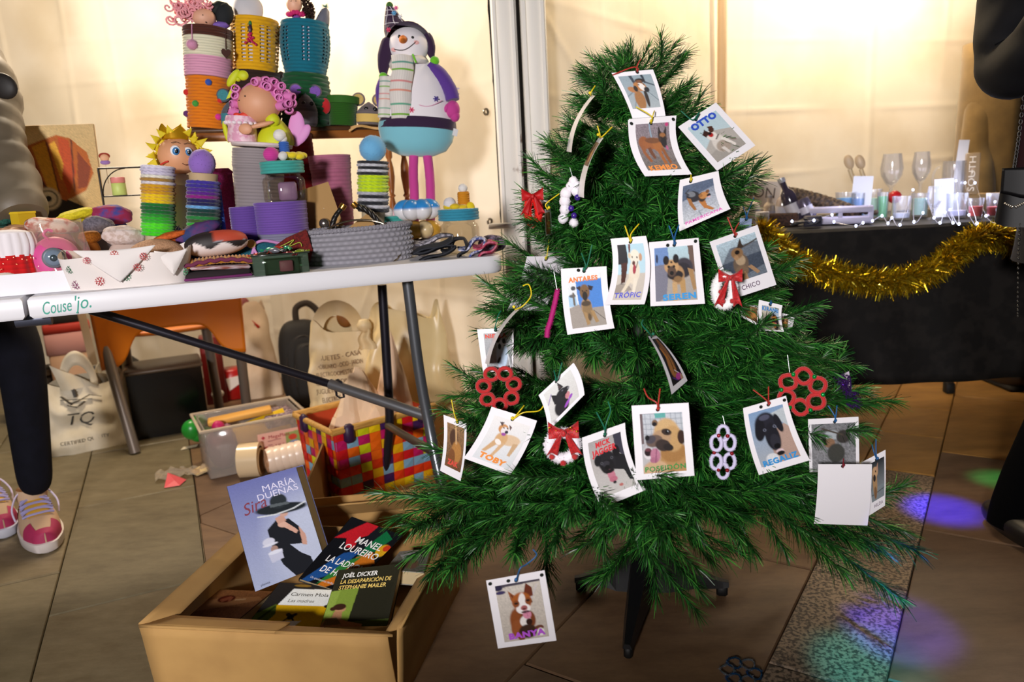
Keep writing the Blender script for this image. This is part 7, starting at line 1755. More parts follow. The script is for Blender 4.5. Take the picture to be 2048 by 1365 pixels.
g = G(); lab = Pic(84, 60, '#e2b0a0', '#dba38e'); lab.p([(0, .72), (1, .66), (1, 1), (0, 1)], '#d09a2a').p([(.62, .12), (.96, .10), (.96, .62), (.62, .62)], '#8fa05c').e(.78, .3, .10, .10, '#c8402c').e(.80, .52, .12, .10, '#8a9ac8').p([(.08, .50), (.20, .46), (.20, .58), (.08, .60)], '#a82018').p([(.07, .16), (.12, .10), (.17, .16), (.12, .22)], '#b01c3c').l([(.22, .30), (.5, .28)], .012, '#a86a6a').l([(.22, .44), (.3, .44)], .012, '#a86a6a')
lab.mesh(g, lambda u, v_: (2 + 84 * u, -D1 / 2 - 2.4, 66 - 56 * v_)); g.build('product_label', M('attr', .4), tub)
gt = G(); lettering(gt, 'MegaPlast', lambda x, y: (x, -D1 / 2 - 3.2, y), w=40, h=9, cx=42, cy=57); lettering(gt, 'Nº 9', lambda x, y: (x, -D1 / 2 - 3.2, y), w=17, h=9, cx=42, cy=38); lettering(gt, '14 L', lambda x, y: (x, -D1 / 2 - 3.2, y), w=17, h=9, cx=42, cy=28); gt.build('label_print', M('#a01c34', .5), tub, smooth=False)
def intub(name, label, cat, x, yv, z, rz=0.0):
    return thing(name, label, cat, tub.location + (Matrix.Rotation(tub.rotation_euler[2], 3, 'Z') @ Vector((x, yv, z))) * tub.scale[0], tub.scale[0], tub.rotation_euler[2] + rz)
i1 = intub('envelope', 'pale orange envelope lying across the clear tub', 'envelope', -14, 10, 84); G().box((0, 0, 8), (120, 34, 10), rot=rotm(0, -4, -8), bev=2).build('envelope_body', M('#d8a048', .6), i1)
i1 = intub('folder', 'yellow folder standing in the clear tub', 'folder', 14, -14, 50); G().box((0, 0, 14), (116, 10, 44), rot=rotm(-30, -10, 4), bev=1).build('folder_body', M('#e0b80c', .5), i1)
i1 = intub('plastic_bag', 'lilac plastic bag of ribbons in the clear tub', 'bag', -56, -14, 4); G().ell((0, 0, 42), (30, 36, 40), 20, 14, ns=.25, nf=2).build('bag_body', M('#8a6278', .35), i1); G().ell((-4, -8, 82), (12, 12, 12), 14, 10, ns=.2).build('magenta_ribbon', M('#b8125c', .5), i1)
i1 = intub('dotted_box', 'dark box with white dotted lace in the clear tub', 'box', 58, 14, 4); G().box((0, 0, 40), (62, 70, 76), bev=4).build('box_body', M('#4a3a48', .7, kind='fleck', col2='#a89098', scale=.22), i1)
t = ff('balloon_toy', 'green inflated plastic toy leaning against the clear tub', 'toy', 398, 892)
GP = M('#1f8a2c', .3)
g = G(); g.ell((-8, 0, 34), (20, 16, 20), 18, 12); g.ell((8, 2, 48), (14, 14, 13), 16, 10); g.ell((16, 0, 18), (14, 14, 18), 16, 10); g.ell((0, 0, 22), (14, 12, 14), 14, 10); g.build('toy_body', GP, t); G().ell((2, -12, 34), (5, 4, 5), 10, 8).build('knot', M('#176a20', .4), t)
t = ff('tape_roll', 'clear packing tape on a cardboard core beside a plastic sleeve', 'tape', 505, 950)
rm = rotm(90, 0, 62)
G().lathe([(22, -22), (26, -22), (26, 22), (22, 22)], 30, (0, 0, 26), rot=rotm(0, 90, -16), cap=False).build('core', M('#b08a5c', .7), t); G().lathe([(26, -20), (33, -20), (33, 20), (26, 20)], 34, (0, 0, 30), rot=rotm(0, 90, -16), cap=False).build('tape_layers', M('#d8c09a', .25), t)
t = ff('plastic_sleeve', 'sleeve of nested clear plastic cups lying behind the tape roll', 'packaging', 590, 940)
for k in range(9): G().lathe([(22, -8), (25, 0), (24.6, 8)], 24, (-44 + k * 13, 0, 26 + k * 1.2), rot=rotm(0, 90, 12), cap=False).build('nested_cup', M('#e4cdb8', .3), t)
G().ell((-48, 0, 25), (10, 24, 22), 16, 10, ns=.15, nf=3).build('film_end', glass('#fff4e8', .1), t)
t = ff('paper_scrap', 'folded pink paper scrap lying on the slate paving', 'litter', 352, 968); G().add([(-22, -14, 1), (6, -18, 1), (20, 6, 2), (-12, 34, 14), (-2, -2, 8)], [(0, 1, 4), (1, 2, 4), (2, 3, 4), (3, 0, 4)]).build('paper_fold', M('#d8525a', .55), t, smooth=False)
t = ff('plastic_wrapper', 'crumpled clear wrapper lying on the paving behind the pink scrap', 'litter', 388, 944)
def wr(u, v_): return (-70 + 140 * u, -28 + 44 * v_ - 10 * u, 4 + 9 * abs(noise.noise(Vector((u * 7, v_ * 4, 1)))) * 2)
G().grid(wr, 24, 10).build('clear_film', glass('#e8dcc8', .12, .25), t, smooth=False); G().box((12, -14, 5), (30, 34, 3), rot=rotm(0, -8, 20)).build('cream_insert', M('#d0b888', .6), t); G().ell((52, -18, 4), (26, 12, 3), 14, 8, rot=rotm(0, 0, -14)).build('black_print', M('#1c1612', .5), t)
t = ff('paper_scrap', 'small white scrap lying near the green toy', 'litter', 378, 897); G().add([(-16, -6, 1), (14, -2, 1), (18, 10, 2), (-10, 8, 2)], [(0, 1, 2, 3)]).build('paper_fold', M('#d8cbb0', .6), t, smooth=False)

# ------------------------------------------------------------------ cardboard boxes with books
CB = M('#bd9458', .8, kind='n', col2='#b08850', scale=9); CBI = M('#a07a46', .85, kind='n', col2='#94703e', scale=9)
bx0 = onz(310, 1375, 0)
# front box: four walls as separate boards; inner space open
FL, FR = onz(316, 1392, 0), onz(800, 1420, 0)
fe = (FR - FL); fw_ = fe.length; fe.normalize(); fn_ = Vector((-fe.y, fe.x, 0))
BXH = .152; BXD = .40
box = thing('cardboard_box', 'open brown cardboard box full of books in front of the table', 'box', FL, 1.0, math.atan2(fe.y, fe.x))
def board(name, a, b, z0, z1, m_=CB, th=.004, skew=(0, 0)):
    a = Vector((a[0], a[1], 0)); b = Vector((b[0], b[1], 0)); d_ = (b - a).normalized(); n_ = Vector((d_.y, -d_.x, 0)) * th / 2
    def f(u, v_): return a.lerp(b, u) + Vector((0, 0, z0 + (z1 - z0) * v_)) + Vector((skew[0], skew[1], 0)) * v_ + n_ * (0) + Vector((d_.y, -d_.x, 0)) * (.004 * noise.noise(Vector((u * 3 + z0, v_ * 2, 1))))
    o = G().grid(f, 16, 6).build(name, m_, box); md_ = o.modifiers.new('t', 'SOLIDIFY'); md_.thickness = th; return o
board('front_panel', (0, 0), (fw_, 0), 0, BXH, skew=(-.006, -.012)); board('side_panel', (fw_, 0), (fw_ + .02, BXD), 0, BXH + .01, skew=(.012, 0)); board('side_panel', (0, BXD), (0, 0), 0, BXH, skew=(-.008, 0)); board('rear_panel', (fw_ + .02, BXD), (0, BXD), 0, BXH, CBI)
G().box((fw_ / 2, BXD / 2, .004), (fw_, BXD, .005)).build('bottom_panel', CBI, box)
def flap_(name, P4, m_=CB):
    o = G().grid(lambda u, v_: Vector(P4[0]) * (1 - u) * (1 - v_) + Vector(P4[1]) * u * (1 - v_) + Vector(P4[2]) * u * v_ + Vector(P4[3]) * (1 - u) * v_, 8, 4).build(name, m_, box); md_ = o.modifiers.new('t', 'SOLIDIFY'); md_.thickness = .004
zt_ = BXH + .001
flap_('folded_flap', [(-.006, -.012, zt_), (fw_ * .55, -.014, zt_), (fw_ * .56, .036, zt_ - .012), (.03, .040, zt_ - .010)])
flap_('folded_flap', [(fw_ * .55, -.014, zt_), (fw_ + .004, -.012, zt_ + .003), (fw_ - .02, .022, zt_ - .014), (fw_ * .56, .028, zt_ - .014)])
flap_('folded_flap', [(-.008, -.01, zt_), (-.008, BXD, zt_), (.028, BXD - .02, zt_ - .02), (.03, .03, zt_ - .02)])
flap_('folded_flap', [(fw_ + .014, 0, zt_ + .01), (fw_ + .03, BXD, zt_ + .01), (fw_ - .012, BXD - .02, zt_ - .02), (fw_ - .02, .02, zt_ - .012)])
# second box standing behind it
b2 = thing('cardboard_box', 'second cardboard box behind the books, around the woven basket', 'box', (-.335, 1.74, 0), 1.0, .10)
for nm_, c_, d_, m_ in (('front_panel', (0, 0, .086), (.40, .005, .172), CB), ('side_panel', (-.2, .42, .09), (.005, .84, .18), CBI), ('side_panel', (.2, .42, .09), (.005, .84, .18), CBI), ('rear_panel', (0, .84, .09), (.40, .005, .18), CB)): G().box(c_, d_).build(nm_, m_, b2)
G().box((0, .42, .002), (.40, .84, .003)).build('bottom_panel', CBI, b2)
G().box((0, -.03, .150), (.39, .004, .07), rot=rotm(48, 0, 0)).build('folded_flap', CB, b2)
# books: corners in the photograph give the cover, thickness goes back
def book(corners, dist, label, cover, th, texts=(), pages='r', dYs=(0, 0, 0, 0), spine='#2a2a30', group='novels in the cardboard box'):
    P = [onY(c[0], c[1], dist + d_) for c, d_ in zip(corners, dYs)]
    n = ((P[1] - P[0]).cross(P[3] - P[0])).normalized(); P[2] = onpl(*corners[2], P[0], n); ctr = sum(P, Vector()) / 4
    if n.dot(FW) < 0: n = -n
    t = thing('book', label, 'book', ctr, 1.0, 0.0, group)
    Q = [p_ - ctr for p_ in P]
    def S(u, v_, o=0.0): return Q[0] * (1 - u) * (1 - v_) + Q[1] * u * (1 - v_) + Q[2] * u * v_ + Q[3] * (1 - u) * v_ - n * o
    def slab(o0, o1, ins, nm, m_):
        V = [S(a, b, -o) for o in (o0, o1) for a, b in ((ins, ins), (1 - ins, ins), (1 - ins, 1 - ins), (ins, 1 - ins))]
        G().add(V, [(3, 2, 1, 0), (4, 5, 6, 7), (0, 1, 5, 4), (1, 2, 6, 5), (2, 3, 7, 6), (3, 0, 4, 7)]).build(nm, m_, t, smooth=False)
    slab(0, .0018, 0, 'front_cover', M(spine, .45)); slab(.0018, th - .0018, .012, 'page_block', M('#cdb88e', .8)); slab(th - .0018, th, 0, 'back_cover', M(spine, .45))
    V = [S(-.006, b, -o) for o in (0, th) for b in (0, 1)]
    G().add(V, [(0, 1, 3, 2)]).build('spine', M(spine, .45), t, smooth=False)
    g = G(); cover.mesh(g, lambda u, v_: S(u, v_, .0006)); g.build('cover_print', M('attr', .8, spec=.08), t)
    for (body, x, y, w_, h_, rot, col, bold, shear) in texts:
        g = G(); lettering(g, body, lambda a, b: S(a, 1 - b, .0012), w=w_, h=h_, cx=x, cy=1 - y, rot=rot, bold=bold, shear=shear); g.build('title_lettering', M(col, .45), t, smooth=False)
    return t
c = Pic(132, 210, '#6a70a8', '#a9b2d0'); c.e(.9, .7, .5, .45, '#c3cbe0', soft=.9, mix=.8).grain(.04)
c.p([(.38, .50), (.52, .44), (.70, .46), (.80, .56), (.84, .74), (.62, .70), (.72, .80), (.84, .88), (.86, 1), (.58, 1), (.46, .86), (.38, .66)], '#1e2026').p([(.80, .56), (.86, .66), (.84, .76), (.78, .74)], '#c89a88').p([(.62, .46), (.74, .56), (.78, .60), (.74, .62), (.60, .52)], '#d0a390').e(.60, .50, .07, .025, '#d4aa98', 20).p([(.52, .42), (.64, .40), (.66, .47), (.54, .48)], '#c89a88').e(.66, .39, .06, .04, '#caa090')
c.e(.64, .345, .36, .050, '#23282c', 10).e(.63, .27, .12, .07, '#2c3236').p([(.50, .28), (.76, .30), (.77, .325), (.50, .31)], '#5a6266').l([(.30, .36), (.55, .385), (.80, .38), (.98, .35)], .010, '#cfd4d8').e(.35, .61, .085, .035, '#cdcfe0').e(.36, .64, .11, .012, '#d8dae8').e(.40, .69, .05, .03, '#a8887c').p([(.30, .72), (.50, .71), (.49, .80), (.32, .81)], '#c3c6dc').e(.40, .72, .10, .018, '#dcdfee')
book([(454, 974), (592, 935), (652, 1128), (511, 1184)], 1.445, 'tall hardback with a lilac cover showing a figure in a wide hat', c, .045,
     [('MARÍA', .70, .115, .46, .085, .0, '#d8d4ec', -.005, 0), ('DUEÑAS', .66, .185, .58, .085, .0, '#d8d4ec', -.005, 0), ('Sira', .30, .245, .34, .155, .10, '#7a1a34', -.012, .25), ('planeta', .16, .965, .13, .03, 0, '#3a3c52', 0, 0)], dYs=(.06, .06, 0, 0), spine='#6a6ea4')
c = Pic(120, 160, '#101116', '#0c0d12'); c.p([(0, .35), (.3, 0), (.55, 0), (.55, .12), (.38, .25), (.46, .4), (.3, .42), (.2, .3)], '#c01c28').p([(.52, 0), (.72, 0), (.60, .3), (.5, .7), (.2, 1), (.05, 1), (.4, .6)], '#16181e').p([(.70, .02), (.90, .1), (.82, .34), (.62, .5), (.62, .3)], '#0f6a3c').p([(.36, .5), (.6, .4), (.5, .8), (.2, 1), (.06, 1)], '#1c4c8c').p([(.62, .5), (.8, .36), (1, .5), (.76, .86), (.56, 1), (.4, 1)], '#c8701c').p([(.5, .6), (.7, .46), (.6, .8), (.36, 1)], '#2f7a34').e(.92, .3, .10, .10, '#d8a41c').e(.95, .25, .06, .05, '#c83a1c').grain(.10)
book([(704, 1034), (806, 1072), (690, 1188), (598, 1158)], 1.40, 'thick paperback with a multicoloured striped dark cover', c, .035,
     [('MANEL', .63, .27, .50, .14, 0, '#f2f0ee', .012, 0), ('LOUREIRO', .58, .41, .74, .14, 0, '#f2f0ee', .012, 0), ('LA LADRONA', .60, .63, .86, .13, 0, '#f2f0ee', .012, 0), ('DE HUESOS', .60, .78, .76, .13, 0, '#f2f0ee', .012, 0), ('Un apasionante thriller', .42, .93, .5, .045, 0, '#d8d8dc', 0, 0)], dYs=(.10, .10, 0, 0), spine='#15161c')
c = Pic(120, 104, '#2a2624', '#1c1a18'); c.p([(.30, .13), (1, .11), (1, .50), (.22, .50)], '#eef0ec').p([(.22, .50), (1, .50), (1, 1), (.06, 1), (.16, .68)], '#d8a80c').p([(.0, .7), (.20, .48), (.28, .7), (.20, 1), (0, 1)], '#4c5c1c').l([(.05, .95), (.2, .55)], .02, '#2a3810').e(.52, .76, .05, .06, '#241c10').e(.47, .71, .04, .035, '#3a2c1c', 40).e(.56, .71, .04, .035, '#3a2c1c', -40).l([(.48, .8), (.42, .9)], .012, '#241c10').l([(.56, .8), (.62, .9)], .012, '#241c10').p([(.34, .86), (.70, .84), (.62, 1), (.36, 1)], '#e2e0d8').e(.98, .50, .06, .04, '#241c14').e(.42, .05, .14, .03, '#8a6a2a').grain(.05)
book([(560, 1166), (676, 1172), (640, 1258), (490, 1256)], 1.335, 'paperback with a white title panel and a fly on yellow', c, .03,
     [('Carmen Mola', .62, .25, .60, .115, 0, '#4a443c', -.008, 0), ('Las madres', .54, .40, .40, .10, 0, '#6a6458', -.01, .1)], dYs=(.09, .09, 0, 0), spine='#1c1a18')
c = Pic(120, 150, '#2c2a1c', '#25241a'); c.p([(.0, .38), (.42, .34), (.38, 1), (0, 1)], '#7c9438').p([(.0, .40), (.14, .36), (.10, 1), (0, 1)], '#8aa244').p([(.42, .36), (.95, .30), (.90, 1), (.38, 1)], '#262519').p([(0, .94), (1, .88), (1, 1), (0, 1)], '#55652c').p([(.0, .96), (.04, .86), (.18, .82), (.34, .90), (.62, .96), (.62, 1), (0, 1)], '#b88a68').e(.22, .70, .085, .055, '#b88a64').e(.20, .66, .10, .055, '#3a2014').e(.11, .69, .05, .035, '#3a2014').p([(.14, .74), (.26, .74), (.28, .86), (.12, .86)], '#a87a58').p([(.04, .86), (.2, .84), (.3, .96), (.02, .98)], '#7a6a4c').grain(.06)
book([(677, 1141), (802, 1128), (774, 1253), (641, 1255)], 1.32, 'paperback with a seated woman on a green and dark cover', c, .04,
     [('JOËL DICKER', .38, .115, .56, .105, 0, '#f4f2ec', .012, .08), ('LA DESAPARICIÓN DE', .50, .225, .80, .095, 0, '#e8c01c', .012, .08), ('STEPHANIE MAILER', .47, .325, .74, .095, 0, '#e8c01c', .012, .08)], dYs=(.05, .05, 0, 0), spine='#2a2a1e')
c = Pic(100, 60, '#8a5a34', '#6c4024'); c.grain(.10, 2); c.p([(.0, .5), (.3, .3), (.9, .2), (1, .3), (.5, .6), (.1, .8)], '#a8764a', .6).e(.42, .32, .13, .13, '#4a180c').e(.42, .32, .10, .10, '#5c2010').l([(.36, .36), (.44, .26), (.40, .40), (.48, .28), (.50, .38)], .02, '#8a4a30').l([(.58, .34), (.72, .30)], .012, '#c09a70')
book([(425, 1180), (545, 1184), (472, 1244), (352, 1236)], 1.36, 'brown book with a dark wax seal lying flat in the box corner', c, .03, [], dYs=(.12, .12, 0, 0), spine='#5a3a24')
c = Pic(70, 50, '#8c8a84', '#6a665e'); c.p([(.1, .2), (.6, .1), (.8, .3), (.3, .5)], '#b8b8bc').grain(.1, 2).e(.6, .7, .2, .2, '#7a5a4a')
book([(800, 1104), (862, 1098), (848, 1146), (770, 1140)], 1.40, 'grey book lying at the right of the box under the branches', c, .03, [], dYs=(.08, .08, 0, 0), spine='#a8a498')
# rests the books stand on, hidden in the box
# ------------------------------------------------------------------ gold tinsel garland on the black cloth
def rpx(px, py, v=-.03): return onpl(px, py, RA + RN * v, RN)
gl = thing('tinsel_garland', 'thick gold tinsel garland swagged across the black tablecloth', 'garland', rpx(1790, 560), 1.0, 0.0)
o_ = gl.location
gp = [(1524, 462), (1552, 492), (1600, 528), (1660, 548), (1720, 562), (1775, 566), (1830, 556), (1880, 530), (1920, 500), (1960, 476), (2010, 478), (2060, 500)]
cpts = smoothpts([rpx(a, b) - o_ for a, b in gp], 10)
G().tube(cpts, .003, 5).build('cord', M('#6a5010', .4, .6), gl)
g = G(); q = random.Random(31); V = []; F = []; cols = []
n = len(cpts)
for k in range(12000):
    t_ = q.random() * (n - 1.001); i = int(t_); p_ = cpts[i].lerp(cpts[i + 1], t_ - i)
    d = Vector((q.gauss(0, 1), q.gauss(0, .9), q.gauss(0, 1))).normalized(); L = .052 * q.uniform(.6, 1.15)
    if p_.y + d.y * L > .02: d.y *= .2
    e = d.orthogonal(); e.rotate(Matrix.Rotation(q.uniform(0, 6), 3, d)); e = e.normalized() * .0013
    j = len(V); m_ = p_ + d * L * .55 + Vector((0, 0, .004)); V += [p_ - e, p_ + e, m_ + e, m_ - e, p_ + d * L + e * .4, p_ + d * L - e * .4]; F += [(j, j + 1, j + 2, j + 3), (j + 3, j + 2, j + 4, j + 5)]
    c = C(q.choice(['#d0a810', '#b8940e', '#dcc424', '#94740c', '#e8d850']))[:3]; cols += [c] * 6
g.add(V, F, 0, cols); g.build('tinsel_strands', M('attr', .24, .85), gl, smooth=False, kind='stuff')
# ------------------------------------------------------------------ glassware, bottles, crates and lights on the black table
def rr(name, label, cat, px, v, group=None, z=.724, rz=None):
    y = 440.0
    for _ in range(12):
        P = onpl(px, y, RA + RN * v, RN); y += (P.z - z) * FPX / depth(P)
    P = onpl(px, y, RA + RN * v, RN); t = thing(name, label, cat, P, depth(P) / FPX, rz, group); return t, y
GLS = glass('#fbfcff', .02, .05)
def tumbler(px, v, top, w, label, fill=None, fh=.5, group='jars and glasses on the black table', name='drinking_glass'):
    t, y = rr(name, label, 'glass', px, v, group); h = y - top
    G().lathe([(w * .40, 0), (w * .44, 2), (w * .5, h), (w * .47, h), (w * .41, 4), (.5, 4)], 24, cap=False).build('glass_wall', GLS, t)
    if fill: G().lathe([(.5, 5), (w * .39, 5), (w * .40 + w * .05 * fh, h * fh), (.5, h * fh)], 20, cap=False).build('contents', M(fill, .4), t)
    return t
def wine(px, v, top, w, bowl, label, name='wine_glass'):
    t, y = rr(name, label, 'glass', px, v, 'stemmed glasses on the black table'); h = y - top
    b = h - bowl
    pr = [(w * .42, 0), (w * .40, 2), (3, 5), (2.6, b * .6), (3, b - 2), (w * .24, b + bowl * .10), (w * .44, b + bowl * .35), (w * .48, b + bowl * .55), (w * .38, h), (w * .36, h), (w * .45, b + bowl * .55), (w * .40, b + bowl * .34), (w * .2, b + bowl * .12), (.5, b + 3)]
    G().lathe(pr, 28, cap=False).build('glass_body', GLS, t); return t
wine(1779, .34, 308, 44, 66, 'tallest wine glass with a wide bowl, behind the lit jars')
wine(1837, .34, 304, 36, 62, 'slim wine glass right of the widest bowled one')
wine(1866, .14, 372, 30, 48, 'small stemmed glass lit by the fairy lights')
tumbler(1690, .30, 384, 40, 'clear jar with light blue candles inside', '#5aa6e0', .8); tumbler(1714, .26, 386, 26, 'narrow clear jar with blue contents', '#6a9ad8', .8)
tumbler(1744, .30, 378, 34, 'clear jar with pale green print', '#b8dcc0', .7); tumbler(1764, .24, 384, 22, 'slim jar with a bright green candle', '#58b070', .85)
tumbler(1802, .18, 392, 36, 'low clear tumbler before the tall wine glasses', '#d8dcea', .3); tumbler(1838, .28, 386, 34, 'clear jar with pale mint contents', '#b4d8cc', .8); tumbler(1884, .26, 392, 26, 'clear jar with beige contents', '#b8a888', .8)
tumbler(1912, .16, 386, 40, 'clear tumbler left of the red filled glasses', '#d0d0ee', .3); tumbler(1950, .10, 396, 28, 'small glass with a red candle, left of the two', '#d8241c', .6); tumbler(1990, .10, 386, 36, 'wide glass with a red candle, right of the two', '#d8302a', .45); tumbler(2030, .2, 380, 40, 'clear glass at the far right end of the table')
t, y = rr('bauble', 'dark red round bauble among the glass jars', 'bauble', 1787, .24); G().ell((0, 0, y - 394), (13, 13, 13), 18, 12).build('bauble_ball', M('#a01418', .3), t); G().lathe([(6, 0), (4, y - 408)], 12).build('bauble_stand', M('#c8b890', .4), t)
# menu cards standing between the glasses
def sign(px, v, w, top, label, tilt=0, c='#dfe2f0', txt=None, tc='#8a90a8'):
    t, y = rr('sign_card', label, 'sign', px, v, 'small signs on the black table'); h = y - top
    G().box((0, 0, h / 2), (w, 1.2, h), rot=rotm(-8, tilt, 0)).build('sign_sheet', M(c, .5), t)
    if txt:
        g = G(); rm_ = rotm(-8, tilt, 0)
        for k, (s_, hh) in enumerate(txt): lettering(g, s_, lambda x, yy: tuple(rm_ @ Vector((x, -1.2, yy - h / 2)) + Vector((0, 0, h / 2))), w=w * .7, h=hh, cx=0, cy=h - 12 - k * 11)
        g.build('sign_lettering', M(tc, .6), t, smooth=False)
    return t
sign(1721, .28, 36, 352, 'white price sign standing left among the jars', 3); sign(1885, .22, 34, 357, 'white price sign standing right among the jars', -2); sign(1913, .42, 18, 280, 'tall narrow white card beside the tan coat', 4)
sign(1522, .30, 66, 362, 'grey white sign printed ON behind the tree branch', 6, '#cfc4bc', [('', 5), ('ION', 30)], '#5a4a44')
t, y = rr('wooden_block', 'light wooden block carrying bottles behind the garland', 'block', 1950, .44); G().box((0, 0, 18), (130, 50, 36), bev=2).build('block_body', M('#a88a5c', .6), t)
for px in (1700, 1722):
    t, y = rr('etched_bottle', 'clear etched bottle shaped ornament %s of the pair by the tent' % ('left' if px < 1710 else 'right'), 'ornament', px, .46); h = y - 310
    G().ell((-6, 0, h - 14), (9, 3, 15), 14, 10, rot=rotm(0, -18, 0)).build('etched_head', M('#c8b090', .4, alpha=.75), t); G().tube([(-4, 0, h - 28), (8, 0, h * .5), (10, 0, 0)], 4, 8).build('etched_stem', M('#d0bc98', .3, alpha=.6), t)
t, y = rr('beer_mug', 'clear glass mug with a handle beside the tan coat', 'mug', 1903, .40); h = y - 322
G().lathe([(20, 36), (21, 38), (21, h), (19.5, h), (19.5, 40), (.5, 40)], 26, cap=False).build('glass_wall', GLS, t); G().tube(ring_pts(-24, 36 + (h - 36) * .5, 13, (h - 36) * .36, 16, 0, 90, 270), 2.4, 8).build('handle', GLS, t)
t, y = rr('etched_box', 'frosted glass block etched with letters before the tan coat', 'glass block', 1938, .40); h = y - 306
G().box((0, 0, 36 + (h - 36) / 2), (26, 20, h - 36), bev=2).build('glass_body', M('#c0a888', .2, alpha=.55), t); gt = G(); lettering(gt, 'SOUTH', lambda x, yy: (-yy * .9, -11, x + 36 + (h - 36) / 2), w=h - 50, h=18, cx=0, cy=0); gt.build('etched_lettering', M('#e8dcc8', .4), t, smooth=False)
# bottles in a wooden caddy, wreath in a lilac crate
t, y = rr('bottle_caddy', 'small brown wicker caddy at the left end of the black table', 'caddy', 1560, .16); G().box((0, 0, 13), (70, 30, 26), bev=3).build('caddy_body', M('#4a2f22', .8, kind='fleck', col2='#2c1a12', scale=.25), t)
def bottle(px, v, w, h, c, label, tilt, lift=10, cap='#b8b8c0'):
    t, y = rr('glass_bottle', label, 'bottle', px, v, 'bottles at the left end of the black table')
    pr = [(w * .42, 0), (w * .5, 3), (w * .5, h * .56), (w * .42, h * .66), (w * .2, h * .74), (w * .19, h * .92)]
    rm_ = rotm(0, tilt, 0); G().lathe(pr, 22, (0, 0, lift), rot=rm_).build('bottle_body', M(c, .1, .0, spec=.8), t); G().lathe([(w * .22, h * .90), (w * .24, h * .92), (w * .24, h), (w * .2, h)], 16, (0, 0, lift), rot=rm_).build('cap', M(cap, .3, .4), t)
    g = G(); g.lathe([(w * .51, h * .14), (w * .515, h * .40)], 22, (0, 0, lift), rot=rm_, cap=False); g.build('bottle_label', M('#c8c4cc', .5), t)
bottle(1596, .18, 30, 92, '#3a3444', 'dark bottle with a steel cap leaning left of the grey can', -22); bottle(1558, .24, 24, 66, '#b8a8a0', 'clear short bottle in the wicker caddy', 10); bottle(1538, .2, 22, 52, '#d8c8b8', 'pale little bottle behind the tree branch', 0)
t, y = rr('drink_can', 'grey printed can tipped over beside the leaning bottle', 'can', 1612, .16); G().lathe([(11, 0), (13, 2), (13, 40), (11, 43)], 22, (8, 0, 14), rot=rotm(0, -24, 0)).build('can_body', M('#6a6478', .25, .5), t); G().lathe([(13.3, 12), (13.3, 26)], 22, (8, 0, 14), rot=rotm(0, -24, 0), cap=False).build('can_band', M('#c8c4d4', .4), t)
t, y = rr('cup', 'white paper lantern cup at the table corner behind the tree', 'cup', 1500, .16); G().lathe([(16, 0), (20, 30), (16, 42), (6, 48)], 20, (0, 0, 6)).build('cup_body', M('#e0d2c4', .5), t)
t, y = rr('letter_block', 'small white block with the letter B beside the wicker caddy', 'block', 1524, .06); G().box((0, 0, 18), (26, 20, 36), bev=2).build('block_body', M('#c8c4d0', .5), t); gt = G(); lettering(gt, 'B', lambda x, yy: (x, -10.8, yy), w=14, h=26, cx=0, cy=18, bold=.03); gt.build('letter', M('#6a6a80', .5), t, smooth=False)
cr, y = rr('slatted_crate', 'lilac white slatted wooden crate holding a dark braided wreath', 'crate', 1680, .14)
CRM = M('#bcb8d0', .6)
for z in (8, 29):
    G().box((0, -22, z), (112, 3, 11), bev=1).build('slat', CRM, cr); G().box((0, 26, z), (112, 3, 11), bev=1).build('slat', CRM, cr)
for x in (-55, 0, 55):
    for yv in (-20, 24): G().box((x, yv, 18), (8, 4, 34), bev=1).build('corner_post', CRM, cr)
G().box((0, 2, 3), (110, 46, 3)).build('crate_floor', CRM, cr)
wr_, y = rr('braided_wreath', 'dark brown braided garland rolled over the slatted crate', 'garland', 1648, .22)
for s_ in range(3):
    pts = [(-70 + 132 * k / 40 + 0, (6 * math.sin(k * .8 + s_ * 2.1)), 62 - 46 * (k / 40) ** 1.3 + 7 * math.cos(k * .8 + s_ * 2.1)) for k in range(41)]
    G().tube(pts, 8, 8).build('braid_strand', M('#2c2018', .7, kind='fleck', col2='#5a4630', scale=.2), wr_)
for k in range(10): G().ell((20 + k * 8, -6 + 8 * math.sin(k * 2.2), 26 - k * .9), (6, 5, 5), 10, 8, ns=.2, seed=k).build('pine_cone', M('#3a2a1c', .7), wr_)
t, y = rr('cable', 'tangle of dark cable and battery box beside the crate', 'cable', 1610, .05); q = random.Random(4)
G().tube(smoothpts([(q.uniform(-34, 34), q.uniform(-8, 8), q.uniform(3, 20)) for k in range(16)], 6), 1.5, 6).build('wire', M('#15131a', .5), t); G().box((14, 6, 12), (34, 14, 22), bev=2).build('battery_box', M('#2c2a38', .5), t)
